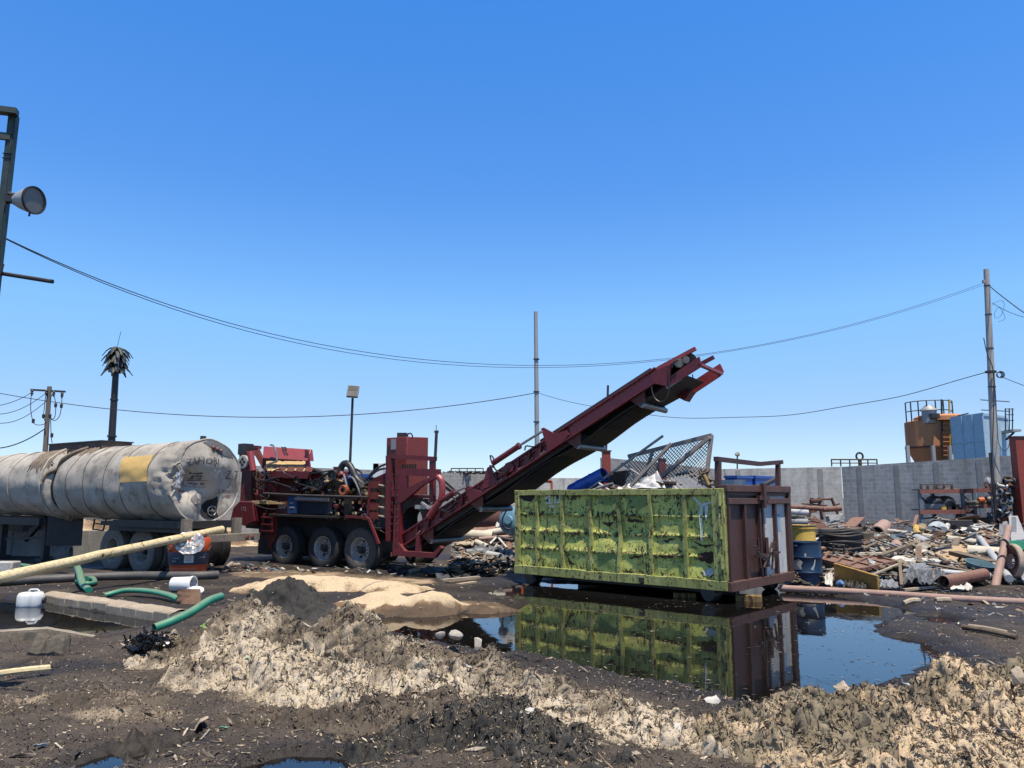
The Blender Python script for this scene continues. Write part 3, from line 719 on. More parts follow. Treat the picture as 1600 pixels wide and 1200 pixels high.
cable('cable leaving the coil on the concrete pole toward the right edge', sag(at(1563, 588, 23.5), at(1660, 622, 20), .03), .010)

# storage tanks beyond the wall
M_orange = paint('orange brown tank', (.56, .235, .095), (.42, .165, .07), rust=.12, rustc=(.16, .07, .03), rough=.75, scale=1.3, streak=True, grime=.22)
M_blue = paint('faded blue tank', (.33, .49, .60), (.40, .55, .64), rough=.6, scale=1.2, streak=True, grime=.35)
M_yel = paint('yellow ladder', (.55, .36, .04), rust=.15)
D = 37.0
def P(px, py, d=D): return at(px, py, d)
c0 = P(1451, 660); R0 = (P(1486, 690).x - P(1417, 690).x) / 2
zt, zb, zc = P(1451, 660).z, P(1451, 701).z, P(1451, 722).z
r = thing('storage_tank', 'rusty orange round tank with cone bottom and railed top beyond the wall', 'tank', V((c0.x, D, 0)))
ctr = V((c0.x, D, 0))
MB().lathe(ctr, Z, [(0, zb - 1.4), (R0 * .35, zb - 1.4), (R0 * .98, zb), (R0, zb), (R0, zt), (R0 * .98, zt), (R0 * .9, zt + .05), (0, zt + .12)], 40).build('tank_body', M_orange, r)
MB().lathe(ctr, Z, [(R0, zb), (R0 + .05, zb), (R0 + .05, zb + .08), (R0, zb + .08)], 40).build('hoop', M_rusty, r)
MB().lathe(ctr + V((.35, -.3, zt)), Z, [(1.1, 0), (1.1, .2), (.9, .3), (0, .34)], 30).build('hatch', M_orange, r)
for px in (1418, 1458, 1484):
    p = P(px, 703, D - 1.5); MB().beam(V((p.x, p.y, 0)), p + Z * .2, .14).build('leg', M_galv, r)
for k in range(10):
    a = R(180 + k * 20); p = ctr + V((R0 * math.cos(a), R0 * math.sin(a), zt)); MB().cyl(p, p + Z * .95, .03, n=6).build('rail_post', M_dk, r)
for h in (.5, .95): MB().tube([ctr + V((R0 * math.cos(a), R0 * math.sin(a), zt + h)) for a in [R(180 + k * 9) for k in range(21)]], .022, 6).build('handrail', M_dk, r)
for px in (1471, 1483):
    MB().beam(P(px, 624, D - R0 - .1), P(px + 2, 716, D - R0 - .1), .06).build('ladder_rail', M_yel if px > 1475 else M_dk, r)
for k in range(9): MB().beam(P(1472, 655 + k * 7, D - R0 - .1), P(1484, 655 + k * 7, D - R0 - .1), .04).build('rung', M_orange, r)
q = P(1452, 650, D - .8); MB().lathe(q, Z, [(.32, -.35), (.32, .25), (.38, .25), (.36, .32), (.16, .5), (0, .52)], 16).build('motor', M_galv, r)
MB().box(P(1460, 650, D - 1.3), (.35, .3, .22)).build('gearbox', M_dk, r)
D2 = 33.0
a, b_, c_ = P(1484, 650, D2 + 1.2), P(1534, 645, D2 - .6), P(1574, 648, D2 + .9)
zt = P(1534, 645, D2 - .6).z
r = thing('storage_tank', 'faded light blue square tank with a railed side landing beyond the wall', 'tank', V((b_.x, b_.y, 0)))
fl = [V((a.x, a.y, .6)), V((b_.x, b_.y, .6)), V((c_.x, c_.y, .6)), V((a.x + c_.x - b_.x, a.y + c_.y - b_.y, .6))]
MB().prism(fl, Z * (zt - .6)).build('tank_body', M_blue, r)
for h in (.25, .5, .75):
    MB().beam(fl[0] + Z * h * (zt - .6) + V((0, -.03, 0)), fl[1] + Z * h * (zt - .6) + V((0, -.03, 0)), .05, .05).build('rib', M_blue, r)
for k in (.35, .68, 1.0):
    p = fl[0].lerp(fl[1], k) + V((0, -.03, 0)); MB().beam(p, p + Z * (zt - .6), .05, .05).build('rib', M_blue, r)
for h in (.02, .45):
    MB().beam(P(1534, 645, D2 - .8) + Z * (h + .1), P(1578, 640, D2 + .8) + Z * (h - .1), .035).build('handrail', M_dk, r)
ld = [P(1571, 674, D2 + .2), P(1584, 674, D2 + .2)]
MB().box((ld[0] + ld[1]) / 2, ((ld[1] - ld[0]).x, 1.0, .1)).build('landing', M_galv, r)
MB().beam(ld[1] - Z * .05, P(1572, 687, D2 + .2), .07).build('bracket', M_dk, r)
for px in (1571, 1577, 1582): MB().beam(P(px, 674, D2 - .2), P(px, 638, D2 - .2), .035).build('rail_post', M_dk, r)
for y in (639, 648, 657): MB().beam(P(1570, y, D2 - .2), P(1584, y, D2 - .2), .03).build('handrail', M_dk, r)
MB().beam(P(1496, 650, D2 + 1), P(1513, 646, D2 + .5), .05).build('handle', M_dk, r)

# green steel frame with the bell lamp, near left edge
M_green = paint('dark green steel', (.022, .042, .036), (.05, .062, .055), rust=.12, rough=.5, scale=5)
D3 = 6.2
ft = at(18.5, 180, D3); fb = at(-8, 415, D3); k = (0 - ft.z) / (fb.z - ft.z); base = ft.lerp(fb, k)
r = thing('lamp_gantry', 'dark green steel frame entering at the left edge', 'frame', V((ft.x, ft.y, 0)))
u = V((1, 0, 0))
tp = V((ft.x, D3, ft.z)); lean = (tp - base).normalized()
def on_post(z): return base.lerp(tp, z / tp.z)
MB().beam(base, tp, .055, .012, V((0, 1, 0))).build('post', M_green, r)
MB().beam(base + V((.03, .025, 0)), tp + V((.03, .025, 0)), .012, .05, V((0, 1, 0))).build('flange', M_green, r)
MB().beam(tp + V((.06, -.02, .015)), tp + V((-1.6, -.5, .02)), .08, .05).build('top_beam', M_green, r)
MB().beam(tp + V((.01, -.0, -.20)), tp + V((-1.6, -.5, -.22)), .03, .06).build('mid_beam', M_green, r)
MB().beam(base + V((-1.6, -.5, 0)), tp + V((-1.6, -.5, 0)), .06, .06).build('post', M_green, r)
q = on_post(2.0); MB().beam(q, q + V((-1.6, -.5, 0)), .05).build('low_beam', M_green, r)
for yy in (240, 247):
    q = on_post(at(13, yy, D3).z); MB().box(q - V((0, .004, 0)), (.07, .02, .006)).build('weld', M_dk, r)
r = thing('bell_lamp', 'grey bell shaped lamp clamped on the green steel frame', 'lamp', at(20, 311, D3))
c = at(52, 313, D3 - .02); axd = V((.97, -.22, -.08)).normalized()
M_bell = paint('grey lamp bell', (.42, .42, .41), (.33, .33, .32), rough=.55, metal=.2)
MB().lathe(c - axd * .17, axd, [(.035, -.03), (.05, 0), (.075, .05), (.10, .12), (.112, .17), (.118, .172), (.118, .18), (.108, .18)], 32).build('bell', M_bell, r)
MB().disc(c + axd * .004, axd, .109, 32).build('glass', M_lens, r)
MB().lathe(c, axd, [(.107, 0), (.118, -.002), (.118, .018), (.107, .016)], 32).build('rim', M_dk, r)
MB().tube([c - axd * .18, at(24, 305, D3), at(14, 303, D3)], .02, 8).build('arm', M_dk, r)
MB().box(at(16, 312, D3), (.06, .06, .05)).build('clamp', M_dk, r)
MB().beam(c + V((-.02, .0, -.10)), c + V((-.022, 0, -.14)), .012).build('latch', M_dk, r)
r = thing('steel_rod', 'short dark rod sticking out from the foot of the green frame', 'rod', at(0, 427, D3))
MB().cyl(at(-30, 422, D3 + .1), at(82, 440, D3 - .1), .018, n=10).build('rod', M_dk, r)
MB().beam(at(0, 430, D3), at(4, 412, D3), .02).build('clip', M_dk, r)
# ---------------------------------------------------------------- tanker trailer
TD = V((-.84, .54, 0)).normalized()           # from the rear towards the front (left, away)
TN = V((-TD.y, TD.x, 0)); TN = TN if TN.y < 0 else -TN   # the side seen by the viewer
TR = .95
_a, _b = at(321, 688, 17.6), at(300, 818, 17.6)
TC = V((at(322, 750, 17.6).x, 17.6, (at(321, 687, 17.6).z + at(321, 817, 17.6).z) / 2)); TR = (at(321, 687, 17.6).z - at(321, 817, 17.6).z) / 2
TC0 = gnd(300, 890) ; TC0 = V((TC.x, TC.y, 0))
tank = thing('tanker_trailer', 'dented grey tanker trailer with a yellow patch and crumpled rear end', 'trailer', TC0)
def pn(x, y): return float(perlin(np.array([x]), np.array([y]))[0])
SEAMS = []
S_GAP = (99, 99); S_BAND = 99
def shell(s, th, off=0.0):
    """point of the tank's skin: s metres from the rear head, th from the side seen (0) up (pi/2)"""
    r = TR * (1.0 - .012 * min(s, 7))
    dz = 0
    r += .035 * pn(s * .9, th * 2.2) + .012 * pn(s * 3, th * 5)
    if s < 1.1: r -= .16 * max(0, 1 - s / 1.1) ** 1.5 * math.exp(-((th - .15) / .55) ** 2) * (1.2 + 1.6 * pn(s * 5 + 3, th * 6))
    for sd, td, ws, wt_, am in ((2.1, .05, .7, .35, .07), (3.4, -.05, .5, .4, .06), (5.2, .3, .35, .5, .09), (5.9, -.3, .5, .5, .06), (1.4, -.5, .5, .35, .05), (4.2, .6, .6, .4, .035)):
        r -= am * math.exp(-((s - sd) / ws) ** 2 - ((th - td) / wt_) ** 2)
    if S_GAP[0] < s < S_GAP[1]: r -= .09
    if S_GAP[1] < s < S_BAND: r += .045 + .04 * pn(s * 5, th * 4)
    r += off
    return TC + TD * s + TN * (r * math.cos(th)) + Z * (r * math.sin(th))
def thp(px, py):
    """where a ray from the viewpoint meets the bare cylinder: metres from the rear, angle"""
    o = V((0, 0, EYE)); r_ = ray(px, py); a_ = V((r_.dot(TN), r_.z)); q_ = o - TC; b_ = V((q_.dot(TN), q_.z))
    A_, B_, C_ = a_.dot(a_), 2 * a_.dot(b_), b_.dot(b_) - (TR * .97) ** 2; D_ = max(0.0, B_ * B_ - 4 * A_ * C_)
    t_ = (-B_ - math.sqrt(D_)) / (2 * A_); p = q_ + r_ * t_
    return p.dot(TD), math.atan2(p.z, p.dot(TN))
def s_of(px, th=.25):
    """metres from the rear at which the skin shows at a picture column"""
    lo, hi = 0.0, 14.0
    for _ in range(40):
        m_ = (lo + hi) / 2; p = TC + TD * m_ + TN * (TR * .97 * math.cos(th)) + Z * (TR * .97 * math.sin(th))
        if 800 + FPX * p.x / (p.y * cP + (p.z - EYE) * sP) > px: lo = m_
        else: hi = m_
    return lo
def tank_mat():
    t = NT('weathered tank skin')
    v = t.co()
    col = t.mix(t.ramp(t.noise(.8, 6, .65, v), [(.36, 0.0), (.64, 1.0)]), (.45, .41, .345), (.29, .262, .22))
    col = t.mix(t.math('MULTIPLY', t.ramp(t.noise(3.2, 9, .72, v, .8), [(.52, 0.0), (.62, 1.0)]), .7), col, (.15, .12, .09))
    run = t.ramp(t.noise(2.4, 6, .65, t.co((1, 1, .14))), [(.5, 0.0), (.68, 1.0)])
    col = t.mix(t.math('MULTIPLY', run, .6), col, (.24, .20, .155))
    col = t.mix(t.math('MULTIPLY', t.ramp(t.noise(18, 5, .7, v), [(.60, 0.0), (.68, 1.0)]), .55), col, (.09, .07, .055))
    t.bump(t.noise(6, 6, .6, v), .12, .02)
    return t.set(Base_Color=col, Roughness=.66, Metallic=.0)
M_tank = tank_mat()
M_mudcake = paint('caked mud', (.16, .12, .085), (.30, .24, .175), rough=.95, scale=3, grime=.6, bump=.7)
S_GAP = (s_of(80), s_of(70)); S_BAND = s_of(40)
SS = [0, .03, .08] + [.16 + .09 * k for k in range(150)]
ths = [2 * math.pi * k / 96 - math.pi / 2 for k in range(97)]
MB().grid([[shell(s, a) for a in ths] for s in SS]).build('tank_shell', M_tank, tank, smooth=45)
def head(u, v, off=0.0):
    """point of the dented rear head: u along the width seen (left -1 .. right 1), v up"""
    rho = min(1.0, math.hypot(u, v)); th = (math.atan2(v, -u) + math.pi / 2) % (2 * math.pi) - math.pi / 2
    e = shell(0, th); c = TC
    p = c.lerp(e, rho)
    bulge = .20 * (1 - rho ** 2.2)
    for du, dv, w, am in ((-.44, .0, .33, .34), (-.05, -.15, .22, .12), (.12, -.55, .36, .28), (.5, .0, .3, .12), (-.6, -.3, .25, .12), (-.1, .45, .3, -.04), (.62, -.35, .24, .10)):
        bulge -= am * math.exp(-(((u - du) ** 2 + (v - dv) ** 2) / w ** 2))
    bulge += .03 * pn(u * 3.1 + 5, v * 3.1) * (1 - rho ** 4) + .02 * abs(pn(u * 7, v * 7 + 3)) * (1 - rho ** 6)
    return p - TD * (bulge + off)
P_ = [[head(r_ * -math.cos(a), r_ * math.sin(a)) for a in ths] for r_ in [k / 34 for k in range(1, 35)]]
MB().grid([[head(0, 0)] * 97] + P_).build('rear_head', M_tank, tank, smooth=50)
MB().tube([head(-math.cos(a) * 1.0, math.sin(a) * 1.0, .005) for a in ths], .022, 6).build('rear_rim', M_tank, tank)
# torn skin at the left of the head
M_bare = paint('bare torn sheet', (.62, .61, .59), (.40, .39, .37), rough=.35, metal=.4, scale=6)
for (u0, v0, du, dv, w) in ((-.97, .30, .20, .06, .30), (-.99, .02, .12, -.10, .34), (-.95, .16, .16, -.16, .20)):
    row = []
    for i in range(10):
        t_ = i / 9
        row.append([head(u0 + du * t_, v0 + dv * t_, .03 + .09 * t_ * (1 - t_) * 3 + .05 * pn(i * .8 + u0 * 9, k * .9)) + Z * (w * (k / 6 - .5)) * (1 - .3 * t_) + TN * .05 * pn(i * .7, k * .8 + v0 * 9) for k in range(7)])
    MB().slab(row, .006).build('torn_sheet', M_bare, tank, smooth=25)
t = NT('recess shade and emblem black'); M_shade_black = t.set(Base_Color=(.012, .011, .011), Roughness=.8)  # near-black paints shade into holes and recesses; also black for the emblems
poly = [(.02, -.55), (.12, -.47), (.28, -.42), (.36, -.36), (.40, -.5), (.38, -.75), (.44, -.86), (.25, -.93), (.05, -.88), (-.06, -.80), (-.08, -.68)]
def on_head_patch(poly, name, mat, off=.012, n=10):
    c = (sum(p[0] for p in poly) / len(poly), sum(p[1] for p in poly) / len(poly))
    return MB().grid([[head(c[0] + (p[0] - c[0]) * k / n, c[1] + (p[1] - c[1]) * k / n, off) for p in poly + poly[:1]] for k in range(n + 1)]).build(name, mat, tank)
on_head_patch(poly, 'valve_recess', M_shade_black)
vc = head(.26, -.72, .05)
def ring_at(c, ax, r, tr, n=20):
    ax = V(ax).normalized(); x = ax.orthogonal().normalized(); y = ax.cross(x)
    return MB().tube([c + x * (r * math.cos(a)) + y * (r * math.sin(a)) for a in [i * 2 * math.pi / n for i in range(n + 1)]], tr, 6, False)
vv = ring_at(vc, TD, .11, .015); vv.cyl(vc + TD * .05, vc - TD * .06, .03, n=10)
for k in range(4): vv.beam(vc, vc + (Z * math.cos(k * 1.57) + TN * math.sin(k * 1.57)) * .1, .015)
vv.build('valve_wheel', M_steel, tank)
hc = head(-.26, -.42, .02); MB().lathe(hc, -TD, [(.0, .03), (.12, .025), (.125, .0), (.11, -.03)], 20).build('hatch_cover', M_tank, tank)
MB().tube([hc - TD * .04 + Z * .08, hc - TD * .08, hc - TD * .05 - Z * .05 - TN * .06], .014, 6).build('hatch_handle', M_bare, tank)
# grey shadowed visor plate at the top of the head, three small lamps
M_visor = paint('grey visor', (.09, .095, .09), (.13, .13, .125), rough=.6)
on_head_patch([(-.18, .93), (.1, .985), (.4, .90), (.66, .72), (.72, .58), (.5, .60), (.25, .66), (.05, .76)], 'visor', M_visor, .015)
M_lamp = paint('dirty red lamp', (.16, .03, .03), (.2, .17, .15), rough=.4)
for u_, v_ in ((.06, .79), (.17, .77), (.28, .74)):
    p = head(u_, v_, .03); MB().lathe(p, -TD, [(.045, -.02), (.045, .03), (.03, .045), (0, .05)], 10).build('marker_lamp', M_lamp, tank)
q = shell(.1, 1.5); MB().box(q + Z * .03, (.1, .1, .09)).build('top_fitting', M_dk, tank)
# yellow patch on the skin
M_patch = paint('yellow primer', (.62, .40, .12), (.55, .37, .14), rough=.7, scale=2.5, grime=.25)
k1, k2, k3, k4 = thp(194, 714), thp(241, 712), thp(230, 752), thp(184, 754)
def bil(u_, w_): return [(k1[j] * (1 - u_) + k2[j] * u_) * (1 - w_) + (k4[j] * (1 - u_) + k3[j] * u_) * w_ for j in (0, 1)]
MB().grid([[shell(*bil(i / 24, k / 24), .012) for i in range(25)] for k in range(25)]).build('yellow_panel', M_patch, tank)
# mud caked collar and spill box on top
def swath(s0, s1, a0, a1, off, name, mat, amp=.05, rag=.5):
    MB().grid([[shell(s0 + (s1 - s0) * i / 24 + (.12 * pn(k * .6, s0 + i) if i in (0, 24) else 0), a0 + rag * (.5 + pn(i * .45 + s0, 1.0) + .5 * pn(i * 1.1, s0)) * (1 - k / 30) + (a1 - a0) * k / 30, (off + amp * pn(i * .55 + 3, k * .5)) * min(1, k / 4 + .1)) for k in range(31)] for i in range(25)]).build(name, mat, tank)
swath(s_of(84), s_of(118), .75, 1.7, .03, 'mud_crust', M_mudcake)
swath(S_GAP[1], S_BAND, .15, 1.7, .012, 'mud_crust', M_mudcake, .02)
swath(S_GAP[0] + .02, S_GAP[1] - .02, -1.5, 1.45, .02, 'gap_shade', M_shade_black, .01, 0)  # near-black strip paints the shade inside the collar gap
for px_, rr_ in ((64, .03), (12, .014), (-20, .014)):
    MB().tube([shell(s_of(px_), a, .015) for a in ths], rr_, 6).build('hoop', M_tank, tank)
M_seam = paint('dark seam', (.075, .06, .05), (.13, .11, .09), rough=.9, scale=6)
for px_ in (104, 128, 162, 187, 231):
    MB().tube([shell(s_of(px_), -1.3 + 2.7 * k / 40, .004) for k in range(41)], .009, 5).build('weld_seam', M_seam, tank)
MB().tube(curve([shell(s_of(x_), a_, .05) for x_, a_ in ((99, 1.25), (92, .95), (84, .7), (76, .5), (70, .3), (67, .05))], 6), .05, 8).build('mud_caked_pipe', M_mudcake, tank)
M_box = paint('mud stained box', (.085, .06, .045), (.15, .11, .08), rust=.2, rough=.9, scale=3)
b0 = shell(thp(160, 700)[0], math.pi / 2); b1 = shell(thp(78, 705)[0], math.pi / 2)
MB().box((b0 + b1) / 2 - TN * .1 + Z * .04, ((b1 - b0).length, .8, .26), (TD, TN, Z)).build('spill_box', M_box, tank)
MB().box((b0 + b1) / 2 - TN * .1 + Z * .175, ((b1 - b0).length + .06, .86, .03), (TD, TN, Z)).build('spill_box_lid', M_dk, tank)
# writing on the head and side
M_ink = paint('faded dark lettering', (.055, .055, .06), (.10, .10, .105), rough=.7, scale=8)
M_red = paint('faded red lettering', (.28, .06, .05), (.33, .16, .13), rough=.7, scale=8)
def letter(s, size, u, v, mat, wide=1.0, off=.022, name='lettering', lean=0.0):
    vs, fs = text_points(s, size)
    MB().add([head(u + x * wide + lean * y, v + y, off) for x, y in vs], fs).build(name, mat, tank, smooth=0)
letter('ZAHORI', .225, -.68, .40, M_ink, 1.05)
letter('Z-7', .30, .50, .06, M_ink, .85)
letter('BR', .13, -.66, -.13, M_red, .9)
letter('25 000 Lts', .14, .33, -.30, M_ink, .72)
for (u0, u1, v0, v1, mt) in ((-.48, -.40, .17, .21, M_ink), (-.38, -.18, .17, .21, M_ink), (-.46, -.33, .10, .14, M_ink), (-.30, -.16, .10, .14, M_ink), (-.46, -.33, .05, .08, M_ink), (-.30, -.16, .05, .08, M_ink), (-.46, -.33, 0, .03, M_ink), (-.30, -.17, 0, .03, M_ink),
                         (-.80, -.50, -.27, -.235, M_red), (-.70, .02, -.155, -.145, M_red), (-.70, .02, .0, .01, M_red), (-.70, -.69, -.15, .0, M_red), (-.42, -.34, -.10, -.05, M_red), (-.30, -.18, -.10, -.06, M_red), (-.12, -.04, -.10, -.05, M_red), (.60, .74, -.375, -.34, M_red)):
    MB().grid([[head(u0 + (u1 - u0) * i / 4, v0 + (v1 - v0) * k / 2, .013) for i in range(5)] for k in range(3)]).build('stencil_bar', mt, tank)
# running gear
M_tyre = paint('dusty tyre', (.15, .132, .112), (.21, .185, .155), rough=.92, scale=5, dust=.3, dustc=(.28, .24, .19), grime=.5)
M_tyre_dk = paint('oily tyre', (.014, .014, .015), (.024, .023, .022), rough=.75, scale=5)
M_rimw = paint('chalky white rim', (.42, .40, .365), (.28, .26, .235), rust=.34, rustc=(.14, .07, .04), rough=.6, scale=7)
M_rimd = paint('dirty cream rim', (.36, .32, .26), (.22, .19, .15), rust=.3, rough=.7, scale=6)
def wheel(parent, c, ax, Rw, w, tyre, rim, name='wheel', hub_r=.07, dual=False):
    """tyre with ribbed tread, dished rim with hand holes, hub and nuts; ax points to the side seen"""
    ax = V(ax).normalized(); e = bpy.data.objects.new(name, None); COL.objects.link(e); e.parent = parent; e.location = c - parent_origin(parent); e.empty_display_size = .1
    def ty(off):
        pr = [(Rw * .56, -w * .42), (Rw * .62, -w * .5), (Rw * .82, -w * .54), (Rw * .95, -w * .47), (Rw, -w * .38)]
        for k in range(4):
            x0 = -w * .38 + w * .76 * (k + .62) / 4.3; pr += [(Rw, x0), (Rw * .975, x0 + .002), (Rw * .975, x0 + .016), (Rw, x0 + .018)]
        pr += [(Rw, w * .38), (Rw * .95, w * .47), (Rw * .82, w * .54), (Rw * .62, w * .5), (Rw * .56, w * .42), (Rw * .56, -w * .42)]
        return MB().lathe(c + ax * off, ax, pr, 44)
    t_ = ty(0)
    if dual: t_.v += ty(-w * 1.2).v and []; tt = ty(-w * 1.2); t_.add(tt.v, tt.f)
    t_.build('tyre', tyre, e)
    d0 = -.05 if not dual else -.12
    MB().lathe(c, ax, [(Rw * .575, w * .44), (Rw * .55, w * .46), (Rw * .52, w * .38), (Rw * .50, w * .1), (Rw * .46, d0), (Rw * .30, d0 + .02), (hub_r * 1.6, d0 + .05), (hub_r * 1.5, d0 + .06), (0, d0 + .06)], 40).build('rim', rim, e)
    x = ax.orthogonal().normalized(); y = ax.cross(x); hn = MB(); hh = MB()
    for k in range(10):
        a = k * math.pi / 5; q_ = c + (x * math.cos(a) + y * math.sin(a)) * (Rw * .27) + ax * (d0 + .02); hn.cyl(q_, q_ + ax * .035, .016, n=6)
        a += math.pi / 10
        if k % 2 == 0:
            q_ = c + (x * math.cos(a) + y * math.sin(a)) * (Rw * .385) + ax * (d0 + .014); hh.cyl(q_ - ax * .02, q_ + ax * .006, .036, n=12)
    hn.build('wheel_nut', M_dk, e); hh.build('hand_hole', M_shade_black, e)
    MB().lathe(c + ax * (d0 + .05), ax, [(hub_r * 1.5, 0), (hub_r * 1.3, .04), (hub_r, .06), (hub_r, .13), (hub_r * .8, .15), (0, .15)], 20).build('hub', M_dk, e)
    return e
WR = .52
tp = Plane(gnd(230, 896), TD)
w1 = tp.at(227, 859); w2 = tp.at(181, 858)
for wc in (w1, w2):
    z_ = WR - .01; c_ = V((wc.x, wc.y, z_))
    wheel(tank, c_, TN, WR, .25, M_tyre, M_rimd, dual=True)
    wheel(tank, c_ - TN * 1.9, -TN, WR, .25, M_tyre_dk, M_rimd, dual=True)
    MB().cyl(c_ - TN * .1, c_ - TN * 1.8, .07, n=10).build('axle', M_dk, tank)
M_chas = paint('oily black chassis', (.014, .014, .016), (.03, .028, .027), rough=.6, scale=4, dust=.2)
zb_ = TC.z - TR
for sg in (-.45, .45):
    a_ = TC + TN * sg; MB().beam(V((a_.x, a_.y, zb_ - .10)) - TD * .15, V((a_.x, a_.y, zb_ - .10)) + TD * 2.9, .12, .22).build('chassis_beam', M_chas, tank)
    MB().beam(V((a_.x, a_.y, zb_ - .06)) + TD * 6.2, V((a_.x, a_.y, zb_ - .06)) + TD * 12.5, .12, .2).build('chassis_beam', M_chas, tank)
c_ = (w1 + w2) / 2 - TN * .15
MB().box(V((c_.x, c_.y, zb_ - .06)), (2.3, .55, .10), (TD, TN, Z)).build('mudguard', M_chas, tank)
MB().box(TC + TD * 1.2 - Z * (TR + .03), (2.8, 1.2, .16), (TD, TN, Z)).build('bolster', M_chas, tank)
M_bump = paint('mud caked bumper', (.17, .145, .115), (.28, .235, .18), rough=.9, scale=3, grime=.5)
bz = at(395, 836, 17).z
bc = V((TC.x, TC.y, at(378, 842, 17.3).z)) - TD * .30
MB().box(bc - TN * .12, (.16, 2.3, .17), (TD, TN, Z)).build('rear_bumper', M_bump, tank, bevel=.01)
for sg in (-1.05, -.9):
    p = bc + TN * sg - TD * .085; MB().lathe(p, -TD, [(.05, -.01), (.05, .012), (.035, .02), (0, .02)], 12).build('tail_lamp', M_lamp, tank)
for sg in (-.75, .55):
    p = bc + TN * sg + TD * .12; MB().box(V((p.x, p.y, (p.z + zb_) / 2 + .05)), (.12, .2, zb_ - p.z + .1), (TD, TN, Z)).build('bumper_bracket', M_bump, tank)
# mud flap, tool box, landing legs, rack
def tside(px, py, off): return tp.at(px, py, off)
fl = tside(101, 832, .1)
MB().box(V((fl.x, fl.y, (tside(101, 802, .1).z + tside(101, 853, .1).z) / 2)), (.9, .04, tside(101, 802, .1).z - tside(101, 853, .1).z), ((TN * .6 + TD * .8).normalized(), (TN * .8 - TD * .6).normalized(), Z)).build('mud_flap', M_chas, tank)
for px, off in ((70, .2), (68, 1.5), (2, .2), (0, 1.5)):
    p = tside(px, 870, off); MB().box(V((p.x, p.y, .62)), (.16, .16, 1.1), (TD, TN, Z)).build('landing_leg', M_chas, tank)
    MB().box(V((p.x, p.y, .06)), (.34, .34, .12), (TD, TN, Z)).build('foot', M_chas, tank)
a_, b_ = tside(10, 842, .2), tside(70, 840, .2); MB().beam(a_, b_, .07).build('cross_brace', M_chas, tank)
MB().beam(tside(72, 806, .3), tside(40, 842, .3), .10, .18).build('support_strut', M_chas, tank)
MB().box(tside(40, 820, .9), (1.0, .6, .35), (TD, TN, Z)).build('tool_box', M_chas, tank)
rk = MB()
for x0, y0, x1, y1 in ((148, 811, 145, 827), (166, 811, 161, 829), (145, 827, 161, 829), (147, 818, 163, 819)): rk.beam(tside(x0, y0, .1), tside(x1, y1, .1), .03)
rk.build('hose_rack', M_chas, tank)
# ---------------------------------------------------------------- red wood grinder with its conveyor
GM_ = V((.84, -.54, 0)).normalized()
GP = Plane(at(640, 850, 18.0), GM_)
GC = GP.c                                            # across the machine, away from the viewer
M_red = paint('worn red paint', (.165, .0155, .022), (.105, .014, .018), rust=.26, rustc=(.055, .024, .016), rough=.48, scale=1.8, grime=.55, dust=.3, dustc=(.28, .15, .11))
M_redl = paint('sun bleached red paint', (.30, .045, .05), (.23, .035, .038), rust=.12, rough=.45, scale=1.6, grime=.25, dust=.4, dustc=(.42, .21, .17))
M_redb = paint('brown stained red paint', (.13, .022, .018), (.11, .035, .02), rust=.35, rustc=(.12, .06, .025), rough=.6, scale=2, streak=True)
M_grease = paint('greasy engine block', (.016, .015, .015), (.035, .031, .028), rough=.42, scale=6, dust=.4, dustc=(.14, .11, .08))
M_hose = paint('hydraulic hose', (.02, .02, .021), (.04, .038, .036), rough=.45, scale=8)
M_navy = paint('dark navy box', (.009, .014, .028), (.014, .02, .036), rough=.45, scale=3, dust=.3)
M_chipfill = paint('fresh wood chips', (.50, .34, .15), (.62, .46, .24), rough=.95, scale=12, grime=.6, bump=.9)
M_tyre2 = paint('grimy tyre', (.06, .053, .046), (.09, .08, .07), rough=.9, scale=5)
gbase = V((GP.at(560, 800).x, GP.at(560, 800).y, 0)) + GC * 1.2
gr = thing('wood_grinder', 'big red mobile wood grinder on three axles with a long raised discharge conveyor', 'grinder', gbase)
def G(px, py, off=0.0): return GP.at(px, py, off)
def plate(pts, off, th, name, mat, bevel=0.0):
    return MB().prism([G(x, y, off) for x, y in pts], GC * th).build(name, mat, gr, bevel=bevel)
def bar(m_, p, q, w_, h_=None, off=0.0, off2=None):
    return m_.beam(G(*p, off), G(*q, off if off2 is None else off2), w_, h_)

